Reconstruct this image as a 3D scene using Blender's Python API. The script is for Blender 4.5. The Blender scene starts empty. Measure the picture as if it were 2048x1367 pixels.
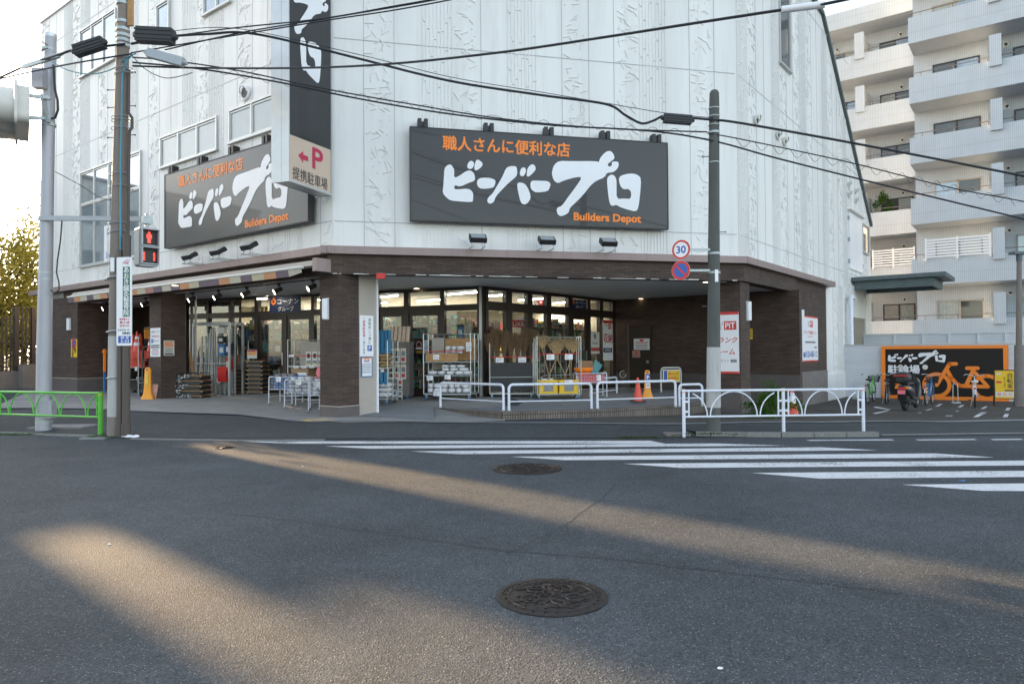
import bpy, bmesh, math, random
import numpy as np
from mathutils import Vector, Matrix
from mathutils.geometry import tessellate_polygon
R=math.radians; rnd=random.Random(7)
sc=bpy.context.scene
# ---------------- camera, world, sun, exposure ----------------
FPX,CX,CY,H=1400.,1024.,683.5,1.65
PITCH=math.atan(21.5/FPX); ROLL=R(-0.40)
cd=bpy.data.cameras.new('camera'); cam=bpy.data.objects.new('camera',cd); sc.collection.objects.link(cam)
cd.sensor_width=36; cd.lens=36*FPX/2048; cd.clip_end=3000; cd.clip_start=.05
cam.matrix_world=Matrix.Translation((0,0,H))@Matrix.Rotation(math.pi/2+PITCH,4,'X')@Matrix.Rotation(ROLL,4,'Z')
sc.camera=cam
SUN_AZ,SUN_EL=-47.8,13.5
w=bpy.data.worlds.new('World'); sc.world=w; w.use_nodes=True
nt=w.node_tree; nt.nodes.clear()
sky=nt.nodes.new('ShaderNodeTexSky'); sky.sky_type='NISHITA'; sky.sun_disc=False
sky.sun_elevation=R(SUN_EL); sky.sun_rotation=R(SUN_AZ); sky.air_density=1.0; sky.dust_density=1.3; sky.ozone_density=.6
bg=nt.nodes.new('ShaderNodeBackground'); bg.inputs[1].default_value=.15
wo=nt.nodes.new('ShaderNodeOutputWorld'); hs=nt.nodes.new('ShaderNodeHueSaturation'); hs.inputs['Saturation'].default_value=.62; nt.links.new(sky.outputs[0],hs.inputs['Color']); nt.links.new(hs.outputs[0],bg.inputs[0]); nt.links.new(bg.outputs[0],wo.inputs[0])
sl=bpy.data.lights.new('sun','SUN'); sl.energy=5.0; sl.angle=R(.5); sl.color=(1,.68,.38)
so=bpy.data.objects.new('sun',sl); sc.collection.objects.link(so)
sd=Vector((math.sin(R(SUN_AZ))*math.cos(R(SUN_EL)),math.cos(R(SUN_AZ))*math.cos(R(SUN_EL)),math.sin(R(SUN_EL))))
so.rotation_euler=sd.to_track_quat('Z','Y').to_euler()
vs=sc.view_settings; vs.view_transform='Standard'; vs.look='None'; vs.exposure=1.95; vs.gamma=1; vs.use_curve_mapping=False
# ---------------- photo geometry: pixels to points on real planes ----------------
cp,sp=math.cos(PITCH),math.sin(PITCH)
def ray(px,py):
    x=(px-CX)/FPX; y=-(py-CY)/FPX; a=-ROLL
    x,y=(x*math.cos(a)+y*math.sin(a),-x*math.sin(a)+y*math.cos(a))
    return Vector((x,cp-y*sp,sp+y*cp))
def atz(px,py,z):
    d=ray(px,py); return Vector((0,0,H))+d*((z-H)/d.z)
def aty(px,py,Y):
    d=ray(px,py); return Vector((0,0,H))+d*(Y/d.y)
CP=[(-4.0,16.2,.165),(-16.4,25.5,.35),(-10.6,21.2,.31),(-7,22.5,.40),(-1,20.3,.40),(6,18.6,.0),(0,16,.12),(-5,15.4,.07),(5,15.6,.06),(11.3,25.3,-.19),
    (13,23,-.21),(10.5,19,-.12),(16,20,-.18),(11,16,-.02),(-13,20,.22),(-16,18,.12),(-10,15,.03),(-30,40,.55),(-22,25,.38),(22,35,-.2),(0,60,0),(8,15,.03),(20,14,0),(-22,15,.1)]
def T(x,y):
    k=(y-13.3)/1.6
    if k<=0: return 0.
    k=min(1,k); k=k*k*(3-2*k); sw=sz=0
    for a,b,c in CP:
        d=((x-a)**2+(y-b)**2+.05)**-1.6; sw+=d; sz+=d*c
    return k*sz/sw
def gnd(px,py,off=0):
    z=0.
    for _ in range(30):
        p=atz(px,py,z+off); z=z*.4+.6*T(p.x,p.y)
    p=atz(px,py,z+off); return Vector((p.x,p.y,z+off))
class Frame:
    "vertical facade frame: x to the right seen from outside, y into the wall, z up"
    def __init__(s,o,az):
        a=R(az); s.o=Vector((o[0],o[1],0)); s.x=Vector((math.sin(a),math.cos(a),0)); s.y=Vector((-s.x.y,s.x.x,0)); s.rz=math.atan2(s.x.y,s.x.x)
    def pin(s,px,py,off=0):
        d=ray(px,py); o=s.o+s.y*off-Vector((0,0,H)); t=(o.dot(s.y))/d.dot(s.y); p=Vector((0,0,H))+d*t
        return ((p-s.o).dot(s.x),p.z)
    def w(s,x,y,z): return s.o+s.x*x+s.y*y+Vector((0,0,z))
    def loc(s,p): q=Vector(p)-s.o; return (q.dot(s.x),q.dot(s.y),p[2])
LF=Frame((-4.18,16.32),-52.94+180); FF=Frame((-4.18,16.32),77.23); RF=Frame((6.07,18.64),38.18); CF=Frame((-4.02,16.2),38.18)
# ---------------- materials ----------------
MATS={}
def N(nt,t,**k):
    n=nt.nodes.new(t)
    for a,b in k.items():
        if hasattr(n,a): setattr(n,a,b)
    return n
def mat(name,col,rough=.6,metal=0,var=.12,scale=4,bump=0,bscale=40,emit=0,trans=0,spec=.5,coat=0,streak=False):
    if name in MATS: return MATS[name]
    m=bpy.data.materials.new(name); m.use_nodes=True; t=m.node_tree; b=t.nodes['Principled BSDF']
    b.inputs['Roughness'].default_value=rough; b.inputs['Metallic'].default_value=metal; b.inputs['Specular IOR Level'].default_value=spec
    if coat: b.inputs['Coat Weight'].default_value=coat
    c=(col[0],col[1],col[2],1)
    tc=N(t,'ShaderNodeTexCoord')
    if var:
        n=N(t,'ShaderNodeTexNoise'); n.inputs['Scale'].default_value=scale; n.inputs['Detail'].default_value=5; n.inputs['Roughness'].default_value=.65
        if streak:
            mp=N(t,'ShaderNodeMapping'); mp.inputs['Scale'].default_value=(1,1,.12); t.links.new(tc.outputs['Object'],mp.inputs[0]); t.links.new(mp.outputs[0],n.inputs['Vector'])
        else: t.links.new(tc.outputs['Object'],n.inputs['Vector'])
        r=N(t,'ShaderNodeValToRGB'); r.color_ramp.elements[0].position=.3; r.color_ramp.elements[1].position=.7
        r.color_ramp.elements[0].color=tuple(v*(1-var) for v in col)+(1,); r.color_ramp.elements[1].color=tuple(min(1,v*(1+var)) for v in col)+(1,)
        t.links.new(n.outputs['Fac'],r.inputs[0]); t.links.new(r.outputs[0],b.inputs['Base Color'])
    else: b.inputs['Base Color'].default_value=c
    if bump:
        n2=N(t,'ShaderNodeTexNoise'); n2.inputs['Scale'].default_value=bscale; n2.inputs['Detail'].default_value=4; t.links.new(tc.outputs['Object'],n2.inputs['Vector'])
        bp=N(t,'ShaderNodeBump'); bp.inputs['Strength'].default_value=bump; bp.inputs['Distance'].default_value=.01
        t.links.new(n2.outputs['Fac'],bp.inputs['Height']); t.links.new(bp.outputs[0],b.inputs['Normal'])
    if emit: b.inputs['Emission Color'].default_value=c; b.inputs['Emission Strength'].default_value=emit
    MATS[name]=m; return m
def brick(name,c1,c2,mortar,bw,bh,ms=.006,rough=.75,bump=.4,plane='wall',var=.3,offset=.5):
    m=bpy.data.materials.new(name); m.use_nodes=True; t=m.node_tree; b=t.nodes['Principled BSDF']; b.inputs['Roughness'].default_value=rough
    tc=N(t,'ShaderNodeTexCoord'); s=N(t,'ShaderNodeSeparateXYZ'); t.links.new(tc.outputs['Object'],s.inputs[0])
    cb=N(t,'ShaderNodeCombineXYZ')
    if plane=='wall':
        a=N(t,'ShaderNodeMath',operation='ADD'); t.links.new(s.outputs[0],a.inputs[0]); t.links.new(s.outputs[1],a.inputs[1]); t.links.new(a.outputs[0],cb.inputs[0]); t.links.new(s.outputs[2],cb.inputs[1])
    else: t.links.new(s.outputs[0],cb.inputs[0]); t.links.new(s.outputs[1],cb.inputs[1])
    k=N(t,'ShaderNodeTexBrick'); k.offset=offset; k.inputs['Scale'].default_value=1; k.inputs['Brick Width'].default_value=bw; k.inputs['Row Height'].default_value=bh; k.inputs['Mortar Size'].default_value=ms; k.inputs['Mortar Smooth'].default_value=.2
    k.inputs['Color1'].default_value=c1+(1,); k.inputs['Color2'].default_value=c2+(1,); k.inputs['Mortar'].default_value=mortar+(1,)
    t.links.new(cb.outputs[0],k.inputs[0])
    n=N(t,'ShaderNodeTexNoise'); n.inputs['Scale'].default_value=1.3; n.inputs['Detail'].default_value=6; t.links.new(tc.outputs['Object'],n.inputs[0])
    mr=N(t,'ShaderNodeMapRange'); mr.inputs[1].default_value=.3; mr.inputs[2].default_value=.7; mr.inputs[3].default_value=1-var; mr.inputs[4].default_value=1+var; t.links.new(n.outputs['Fac'],mr.inputs[0])
    mx=N(t,'ShaderNodeVectorMath',operation='SCALE'); t.links.new(k.outputs['Color'],mx.inputs[0]); t.links.new(mr.outputs[0],mx.inputs['Scale']); t.links.new(mx.outputs[0],b.inputs['Base Color'])
    bp=N(t,'ShaderNodeBump'); bp.inputs['Strength'].default_value=bump; bp.inputs['Distance'].default_value=.008; bp.invert=True
    t.links.new(k.outputs['Fac'],bp.inputs['Height']); t.links.new(bp.outputs[0],b.inputs['Normal'])
    MATS[name]=m; return m
def asphalt(name,col,fleck=.55,patch=.2,bump=.55):
    m=bpy.data.materials.new(name); m.use_nodes=True; t=m.node_tree; b=t.nodes['Principled BSDF']; b.inputs['Roughness'].default_value=.85; b.inputs['Specular IOR Level'].default_value=.2
    tc=N(t,'ShaderNodeTexCoord')
    def no(sc_,d=4,r=.6):
        n=N(t,'ShaderNodeTexNoise'); n.inputs['Scale'].default_value=sc_; n.inputs['Detail'].default_value=d; n.inputs['Roughness'].default_value=r; t.links.new(tc.outputs['Object'],n.inputs[0]); return n
    big=no(.35,5); mid=no(3.5,5,.7)
    v=N(t,'ShaderNodeTexVoronoi'); v.inputs['Scale'].default_value=95; t.links.new(tc.outputs['Object'],v.inputs[0])
    cr=N(t,'ShaderNodeValToRGB'); e=cr.color_ramp.elements; e[0].position=0; e[0].color=(.45,.45,.45,1); e[1].position=1; e[1].color=(1.65,1.6,1.52,1)
    t.links.new(v.outputs['Color'],cr.inputs[0])
    v2=N(t,'ShaderNodeTexVoronoi'); v2.inputs['Scale'].default_value=55; t.links.new(tc.outputs['Object'],v2.inputs[0])
    gt=N(t,'ShaderNodeMath',operation='LESS_THAN'); gt.inputs[1].default_value=.24; t.links.new(v2.outputs['Distance'],gt.inputs[0])
    sx=N(t,'ShaderNodeSeparateXYZ'); t.links.new(v2.outputs['Color'],sx.inputs[0])
    g2=N(t,'ShaderNodeMath',operation='GREATER_THAN'); g2.inputs[1].default_value=.74; t.links.new(sx.outputs[0],g2.inputs[0])
    g3=N(t,'ShaderNodeMath',operation='MULTIPLY'); t.links.new(gt.outputs[0],g3.inputs[0]); t.links.new(g2.outputs[0],g3.inputs[1])
    def mr(n,a,c):
        q=N(t,'ShaderNodeMapRange'); q.inputs[1].default_value=.3; q.inputs[2].default_value=.7; q.inputs[3].default_value=a; q.inputs[4].default_value=c; t.links.new(n.outputs['Fac'],q.inputs[0]); return q
    m1=N(t,'ShaderNodeMath',operation='MULTIPLY'); t.links.new(mr(big,1-patch,1+patch).outputs[0],m1.inputs[0]); t.links.new(mr(mid,.9,1.1).outputs[0],m1.inputs[1])
    s1=N(t,'ShaderNodeVectorMath',operation='SCALE'); t.links.new(cr.outputs[0],s1.inputs[0]); t.links.new(m1.outputs[0],s1.inputs['Scale'])
    s2=N(t,'ShaderNodeVectorMath',operation='MULTIPLY'); s2.inputs[1].default_value=col; t.links.new(s1.outputs[0],s2.inputs[0])
    mx=N(t,'ShaderNodeMix',data_type='RGBA'); mx.inputs[7].default_value=(fleck*.5,fleck*.49,fleck*.46,1); t.links.new(g3.outputs[0],mx.inputs[0]); t.links.new(s2.outputs[0],mx.inputs[6]); t.links.new(mx.outputs[2],b.inputs['Base Color'])
    bp=N(t,'ShaderNodeBump'); bp.inputs['Strength'].default_value=bump; bp.inputs['Distance'].default_value=.006
    t.links.new(v.outputs['Distance'],bp.inputs['Height']); t.links.new(bp.outputs[0],b.inputs['Normal'])
    MATS[name]=m; return m
def glassm(name,tint=(.9,.95,.95),refl=.12,rough=.02):
    m=bpy.data.materials.new(name); m.use_nodes=True; t=m.node_tree; t.nodes.clear()
    o=N(t,'ShaderNodeOutputMaterial'); mx=N(t,'ShaderNodeMixShader'); tr=N(t,'ShaderNodeBsdfTransparent'); gl=N(t,'ShaderNodeBsdfGlossy'); fr=N(t,'ShaderNodeLayerWeight'); fr.inputs[0].default_value=.5
    tr.inputs[0].default_value=tint+(1,); gl.inputs['Roughness'].default_value=rough
    mr=N(t,'ShaderNodeMapRange'); mr.inputs[3].default_value=refl; mr.inputs[4].default_value=min(1,refl+.30); t.links.new(fr.outputs['Facing'],mr.inputs[0])
    t.links.new(mr.outputs[0],mx.inputs[0]); t.links.new(tr.outputs[0],mx.inputs[1]); t.links.new(gl.outputs[0],mx.inputs[2]); t.links.new(mx.outputs[0],o.inputs[0]); MATS[name]=m; return m
def leafm(name,col,tr=.35):
    m=bpy.data.materials.new(name); m.use_nodes=True; t=m.node_tree; t.nodes.clear()
    o=N(t,'ShaderNodeOutputMaterial'); mx=N(t,'ShaderNodeMixShader'); d=N(t,'ShaderNodeBsdfDiffuse'); tl=N(t,'ShaderNodeBsdfTranslucent'); tc=N(t,'ShaderNodeTexCoord'); n=N(t,'ShaderNodeTexNoise'); n.inputs['Scale'].default_value=2.2; n.inputs['Detail'].default_value=6
    cr=N(t,'ShaderNodeValToRGB'); cr.color_ramp.elements[0].position=.3; cr.color_ramp.elements[1].position=.7
    cr.color_ramp.elements[0].color=tuple(v*.55 for v in col)+(1,); cr.color_ramp.elements[1].color=tuple(v*1.5 for v in col)+(1,)
    t.links.new(tc.outputs['Object'],n.inputs[0]); t.links.new(n.outputs['Fac'],cr.inputs[0]); t.links.new(cr.outputs[0],d.inputs[0]); t.links.new(cr.outputs[0],tl.inputs[0])
    mx.inputs[0].default_value=tr; t.links.new(d.outputs[0],mx.inputs[1]); t.links.new(tl.outputs[0],mx.inputs[2]); t.links.new(mx.outputs[0],o.inputs[0]); MATS[name]=m; return m
M=MATS
mat('white_wall',(.79,.79,.775),.55,var=.08,scale=.9,bump=.08,bscale=60,streak=True)
mat('wall_joint',(.42,.43,.44),.8); mat('fascia',(.285,.215,.205),.45,metal=.15,var=.08,scale=2,streak=True); mat('soffit',(.60,.62,.62),.7,var=.04)
brick('brown_tile',(.105,.070,.055),(.062,.040,.032),(.028,.021,.018),.24,.042,.005,bump=.7,var=.22)
mat('base_tile',(.115,.098,.095),.55,var=.1,scale=3); mat('beige_panel',(.42,.375,.33),.6,var=.05)
mat('dark_frame',(.035,.024,.018),.4,var=.05); mat('alu',(.55,.56,.56),.35,metal=.6,var=.05); mat('win_frame',(.52,.53,.52),.4,metal=.3,var=.04)
mat('steel',(.50,.53,.54),.35,metal=.8,var=.1); mat('galv',(.42,.47,.48),.5,metal=.5,var=.15,scale=12); mat('rail_white',(.72,.75,.83),.4,var=.09,coat=.3)
mat('white',(.80,.80,.80),.5,var=.02); mat('offwhite',(.68,.68,.64),.6,var=.05); mat('sign_white',(.82,.83,.86),.35,var=.02)
mat('black',(.02,.02,.022),.5,var=.1); mat('rubber',(.025,.025,.027),.8,var=.1); mat('sign_dark',(.032,.034,.040),.32,var=.08,scale=1.5,coat=.1); mat('sign_dark_pale',(.17,.19,.185),.30,var=.07,scale=1.5,streak=True)
mat('orange',(1.0,.25,.016),.45,var=.03); mat('orange_pale',(.88,.34,.16),.45,var=.03); mat('red',(.62,.03,.025),.45,var=.05); mat('crimson',(.50,.02,.08),.45,var=.02); mat('beige_sign',(.60,.47,.37),.45,var=.02)
mat('blue',(.02,.10,.42),.4,var=.04); mat('navy',(.015,.03,.10),.4,var=.05); mat('yellow',(.82,.52,.02),.45,var=.03); mat('green',(.10,.47,.045),.35,var=.12,coat=.3); mat('dgreen',(.02,.14,.08),.4,var=.02)
mat('concrete_pole',(.215,.185,.165),.85,var=.16,scale=6,bump=.3,bscale=80,streak=True); mat('concrete_dark',(.095,.10,.095),.85,var=.2,scale=5,bump=.3,bscale=80,streak=True); mat('pole_pale',(.44,.44,.43),.75,var=.12,scale=5,streak=True)
mat('signal_grey',(.36,.39,.42),.4,metal=.2,var=.06); mat('signal_pole',(.37,.38,.42),.45,metal=.3,var=.1,scale=4,streak=True); mat('conduit',(.085,.068,.060),.6,var=.2,scale=6,streak=True)
mat('cable',(.02,.024,.028),.5,var=.1); mat('cable_blue',(.06,.25,.33),.5,var=.1); mat('wood',(.40,.22,.09),.6,var=.25,scale=9); mat('bamboo',(.42,.30,.15),.7,var=.3,scale=20); mat('broom',(.15,.09,.045),.85,var=.4,scale=25)
mat('stone',(.30,.30,.29),.85,var=.25,scale=14,bump=.5,bscale=90); mat('granite',(.21,.21,.20),.8,var=.35,scale=45,bump=.4,bscale=120)
brick('forecourt_tile',(.30,.295,.28),(.255,.25,.24),(.19,.185,.18),.30,.15,.004,rough=.85,bump=.25,plane='floor',var=.12)
brick('platform_tile',(.20,.165,.14),(.14,.115,.10),(.045,.04,.036),.06,.23,.008,rough=.8,bump=.8,var=.2,offset=0)
brick('apt_tile',(.53,.575,.62),(.51,.555,.60),(.40,.43,.46),.075,9.,.010,rough=.6,bump=.05,var=.05,offset=0)
mat('apt_white',(.52,.56,.60),.7,var=.05); mat('concrete_floor',(.22,.23,.235),.8,var=.12,scale=3,bump=.15,bscale=50)
asphalt('road_asphalt',(.064,.073,.083),patch=.30,bump=.75); asphalt('footpath_asphalt',(.062,.070,.076),fleck=.35,patch=.18); asphalt('lot_asphalt',(.085,.080,.072),fleck=.35,patch=.22)
mat('iron',(.050,.042,.040),.38,metal=.75,var=.3,scale=18,bump=.4,bscale=50)
glassm('glass',(.93,.96,.95),.025); glassm('film',(.8,.85,.85),.03)
mat('window_dark',(.06,.075,.08),.06,var=.2,scale=1.2,spec=.9); mat('window_frost',(.36,.40,.41),.25,var=.05,spec=.8); mat('window_sky',(.28,.33,.37),.04,metal=.55,var=.25,scale=.8); mat('curtain',(.38,.42,.42),.8,var=.15,scale=8)
mat('plastic_film',(.55,.55,.57),.18,var=.3,scale=14,spec=.9); mat('cardboard',(.36,.24,.14),.8,var=.1); mat('glove',(.70,.70,.72),.85,var=.3,scale=22,bump=.5,bscale=40)
mat('cone_red',(.80,.10,.06),.4,var=.06); mat('stand_orange',(.88,.34,.02),.4,var=.04); mat('pink',(.80,.20,.24),.6,var=.15,scale=15); mat('tarp_blue',(.03,.20,.38),.55,var=.12)
mat('teal_steel',(.105,.14,.145),.5,metal=.3,var=.15); mat('shutter',(.32,.29,.23),.6,metal=.2,var=.1); mat('fence_white',(.66,.69,.72),.5,var=.04); mat('fence_dark',(.045,.030,.025),.6,var=.1)
mat('bark',(.11,.085,.065),.9,var=.3,scale=10,bump=.6,bscale=30); mat('retain',(.19,.17,.16),.9,var=.15,scale=3)
mat('brick_interior',(.24,.22,.18),.8,var=.05); mat('shop_ceiling',(.68,.66,.60),.8,var=.03); mat('shop_shelf',(.28,.26,.23),.5,var=.1)
mat('tube',(1,.96,.86),.5,var=0,emit=9); mat('lamp_glow',(1,.90,.72),.5,var=0,emit=7); mat('warm_glow',(1,.62,.22),.5,var=0,emit=1.6); mat('sig_red',(1,.05,.03),.5,var=0,emit=.7); mat('down_glow',(1,.75,.45),.5,var=0,emit=2.2)
leafm('leaf_sun',(.33,.30,.075),.6); leafm('leaf_dark',(.055,.075,.025),.3); leafm('leaf_shrub',(.055,.14,.018),.35); leafm('moss',(.06,.09,.02),.1)
for n_,c_ in dict(gr=(.10,.34,.12),bu=(.05,.18,.42),rd=(.5,.06,.05),yl=(.7,.5,.08),wh=(.7,.7,.66),gy=(.25,.25,.25),br=(.26,.15,.07),bk=(.03,.03,.03),cy=(.1,.38,.42),pk=(.55,.3,.25)).items(): mat('goods_'+n_,c_,.5,var=.2,scale=9)
GOODS=['goods_'+k for k in ('gr','bu','rd','yl','wh','wh','gy','gy','br','bk','bk','cy','pk','br')]

def paintm():
    m=mat('road_paint',(.66,.67,.68),.65,var=.10,scale=5,bump=.3,bscale=80); t=m.node_tree; b=t.nodes['Principled BSDF']; tc=N(t,'ShaderNodeTexCoord')
    src=b.inputs['Base Color'].links[0].from_socket; n=N(t,'ShaderNodeTexNoise'); n.inputs['Scale'].default_value=26; n.inputs['Detail'].default_value=8; n.inputs['Roughness'].default_value=.75; t.links.new(tc.outputs['Object'],n.inputs[0])
    n2=N(t,'ShaderNodeTexNoise'); n2.inputs['Scale'].default_value=1.1; n2.inputs['Detail'].default_value=3; t.links.new(tc.outputs['Object'],n2.inputs[0])
    ad=N(t,'ShaderNodeMath',operation='MULTIPLY_ADD'); ad.inputs[1].default_value=.45; t.links.new(n2.outputs['Fac'],ad.inputs[0]); t.links.new(n.outputs['Fac'],ad.inputs[2])
    r=N(t,'ShaderNodeMapRange'); r.inputs[1].default_value=.60; r.inputs[2].default_value=.66; t.links.new(ad.outputs[0],r.inputs[0])
    mx=N(t,'ShaderNodeMix',data_type='RGBA'); mx.inputs[6].default_value=(.10,.105,.11,1); t.links.new(src,mx.inputs[7]); t.links.new(r.outputs[0],mx.inputs[0]); t.links.new(mx.outputs[2],b.inputs['Base Color'])
paintm()

def speckle(name,col,lo,hi,scale,streak=False,amt=1.):
    t=MATS[name].node_tree; b=t.nodes['Principled BSDF']; src=b.inputs['Base Color'].links[0].from_socket; tc=N(t,'ShaderNodeTexCoord'); n=N(t,'ShaderNodeTexNoise'); n.inputs['Scale'].default_value=scale; n.inputs['Detail'].default_value=7; n.inputs['Roughness'].default_value=.7
    mp=N(t,'ShaderNodeMapping'); mp.inputs['Scale'].default_value=(1,1,.07) if streak else (1,1,1); t.links.new(tc.outputs['Object'],mp.inputs[0]); t.links.new(mp.outputs[0],n.inputs['Vector'])
    r=N(t,'ShaderNodeMapRange'); r.inputs[1].default_value=lo; r.inputs[2].default_value=hi; r.inputs[4].default_value=amt; t.links.new(n.outputs['Fac'],r.inputs[0])
    mx=N(t,'ShaderNodeMix',data_type='RGBA'); mx.inputs[7].default_value=col+(1,); t.links.new(src,mx.inputs[6]); t.links.new(r.outputs[0],mx.inputs[0]); t.links.new(mx.outputs[2],b.inputs['Base Color'])
speckle('rail_white',(.20,.13,.09),.64,.70,9,amt=.8); speckle('green',(.10,.16,.05),.63,.70,8,amt=.8); speckle('white_wall',(.52,.51,.48),.52,.78,2.2,True,.55); speckle('fascia',(.13,.10,.10),.55,.75,3,True,.6); speckle('signal_pole',(.20,.19,.19),.6,.72,6,True,.7); speckle('forecourt_tile',(.10,.10,.10),.58,.72,1.1,False,.5) if 0 else None
speckle('concrete_floor',(.10,.105,.11),.56,.72,1.6,False,.6); speckle('pole_pale',(.20,.20,.19),.58,.70,5,True,.6)
# ---------------- mesh builder and object helpers ----------------
_fc={}
def textgeo(s,bold=0.0,space=1.0):
    k=(s,bold,space)
    if k in _fc: return _fc[k]
    c=bpy.data.curves.new('t','FONT'); c.body=s; c.size=1; c.offset=bold; c.space_character=space; c.resolution_u=3; c.fill_mode='FRONT'
    o=bpy.data.objects.new('t',c); sc.collection.objects.link(o)
    dg=bpy.context.evaluated_depsgraph_get(); me=o.evaluated_get(dg).to_mesh()
    vs_=[v.co.copy() for v in me.vertices]; fs=[tuple(p.vertices) for p in me.polygons]
    o.evaluated_get(dg).to_mesh_clear(); bpy.data.objects.remove(o); bpy.data.curves.remove(c)
    _fc[k]=(vs_,fs); return _fc[k]
class MB:
    def __init__(s,m='white',fr=None): s.v=[];s.f=[];s.mi=[];s.m=m;s.fr=fr;s.sm=[]
    def add(s,vs_,fs,m=None,smooth=False):
        b=len(s.v); s.v+=[Vector(p) for p in vs_]
        for f in fs: s.f.append(tuple(i+b for i in f)); s.mi.append(m or s.m); s.sm.append(smooth)
    def box(s,x0,x1,y0,y1,z0,z1,m=None):
        s.add([(x,y,z) for x in (x0,x1) for y in (y0,y1) for z in (z0,z1)],[(0,1,3,2),(4,6,7,5),(0,4,5,1),(2,3,7,6),(0,2,6,4),(1,5,7,3)],m)
    def obox(s,c,ax,ay,az,m=None):
        c,ax,ay,az=map(Vector,(c,ax,ay,az)); s.add([c+ax*i+ay*j+az*k for i in(-1,1) for j in(-1,1) for k in(-1,1)],[(0,1,3,2),(4,6,7,5),(0,4,5,1),(2,3,7,6),(0,2,6,4),(1,5,7,3)],m)
    def beam(s,a,b,w,h,m=None,up=(0,0,1)):
        a,b=Vector(a),Vector(b); d=(b-a); L=d.length/2; d.normalize(); u=Vector(up)
        if abs(d.dot(u))>.98: u=Vector((0,1,0))
        r=d.cross(u).normalized(); u=r.cross(d); s.obox((a+b)/2,d*L,r*w/2,u*h/2,m)
    def tube(s,pts,r,m=None,n=8,caps=True):
        P=[Vector(p) for p in pts]; rs=r if isinstance(r,(list,tuple)) else [r]*len(P); rings=[]; pu=None
        for i,p in enumerate(P):
            d=(P[min(i+1,len(P)-1)]-P[max(i-1,0)])
            if d.length<1e-9: d=Vector((0,0,1))
            d.normalize()
            u=pu if pu is not None else (Vector((0,0,1)) if abs(d.z)<.9 else Vector((1,0,0)))
            a=d.cross(u)
            if a.length<1e-6: a=d.cross(Vector((0,1,0)))
            a.normalize(); b=a.cross(d).normalized(); pu=b
            rings.append([p+(a*math.cos(2*math.pi*k/n)+b*math.sin(2*math.pi*k/n))*rs[i] for k in range(n)])
        vs_=[q for g in rings for q in g]; fs=[(i*n+k,i*n+(k+1)%n,(i+1)*n+(k+1)%n,(i+1)*n+k) for i in range(len(P)-1) for k in range(n)]
        s.add(vs_,fs,m,True)
        if caps: s.add(rings[0],[tuple(range(n))[::-1]],m); s.add(rings[-1],[tuple(range(n))],m)
    def cyl(s,a,b,r0,r1=None,m=None,n=16): s.tube([a,b],[r0,r0 if r1 is None else r1],m,n)
    def lathe(s,prof,c=(0,0,0),m=None,n=20):
        c=Vector(c); vs_=[c+Vector((r*math.cos(2*math.pi*k/n),r*math.sin(2*math.pi*k/n),z)) for r,z in prof for k in range(n)]
        s.add(vs_,[(i*n+k,i*n+(k+1)%n,(i+1)*n+(k+1)%n,(i+1)*n+k) for i in range(len(prof)-1) for k in range(n)],m,True)
        s.add(vs_[:n],[tuple(range(n))[::-1]],m); s.add(vs_[-n:],[tuple(range(n))],m)
    def torus(s,c,ax,R_,r,m=None,n=28,k=6,a0=0,a1=2*math.pi):
        c=Vector(c); ax=Vector(ax).normalized(); u=ax.orthogonal().normalized(); v=ax.cross(u)
        full=abs(a1-a0-2*math.pi)<1e-6
        s.tube([c+(u*math.cos(a0+(a1-a0)*i/n)+v*math.sin(a0+(a1-a0)*i/n))*R_ for i in range(n+1)],r,m,k,not full)
    # flat artwork on plane y=Y, seen from -y
    def rect(s,x0,z0,x1,z1,Y=0,m=None): s.add([(x0,Y,z0),(x1,Y,z0),(x1,Y,z1),(x0,Y,z1)],[(0,1,2,3)],m)
    def poly(s,pts,Y=0,m=None):
        P=[Vector((p[0],Y,p[1])) for p in pts]; t=tessellate_polygon([P]); s.add(P,[tuple(x) for x in t],m)
    def disc(s,x,z,r,Y=0,m=None,n=24,rx=None): rx=rx or r; s.add([(x+rx*math.cos(2*math.pi*k/n),Y,z+r*math.sin(2*math.pi*k/n)) for k in range(n)],[tuple(range(n))],m)
    def ring(s,x,z,r0,r1,Y=0,m=None,n=28,a0=0,a1=2*math.pi):
        A=[a0+(a1-a0)*k/n for k in range(n+1)]; s.add([(x+q*math.cos(a),Y,z+q*math.sin(a)) for a in A for q in (r0,r1)],[(2*k,2*k+1,2*k+3,2*k+2) for k in range(n)],m)
    def line(s,pts,wd,Y=0,m=None):
        for i,(a,b) in enumerate(zip(pts,pts[1:])):
            a,b=Vector((a[0],0,a[1])),Vector((b[0],0,b[1])); d=(b-a).normalized(); q=Vector((-d.z,0,d.x))*wd/2; y=Vector((0,Y-.0006*(i%3),0))
            s.add([a-q+y,b-q+y,b+q+y,a+q+y],[(0,1,2,3)],m)
            s.disc(a.x,a.z,wd/2,Y-.0018,m,12); s.disc(b.x,b.z,wd/2,Y-.0018,m,12)
    def text(s,t,x,z,h,Y=0,m=None,bold=.0,wd=None,align='l',shear=0):
        if bold:
            e=bold*h
            for i,(dx,dz) in enumerate(((-e,-e),(e,-e),(-e,e),(e,e),(0,0))): s.text(t,x+dx,z+dz,h,Y-.0003*i,m,0,wd,align,shear)
            return
        vs_,fs=textgeo(t,0)
        if not vs_: return
        x0=min(v.x for v in vs_); x1=max(v.x for v in vs_); z0=min(v.y for v in vs_); z1=max(v.y for v in vs_)
        k=h/(z1-z0) if (z1-z0)>.02 else h; kx=wd/(x1-x0) if wd else k; W=(x1-x0)*kx
        ox=x-(0 if align=='l' else W/2 if align=='c' else W)
        s.add([(ox+(v.x-x0)*kx+shear*(v.y-z0)*k,Y,z+(v.y-z0)*k) for v in vs_],fs,m)
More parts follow.
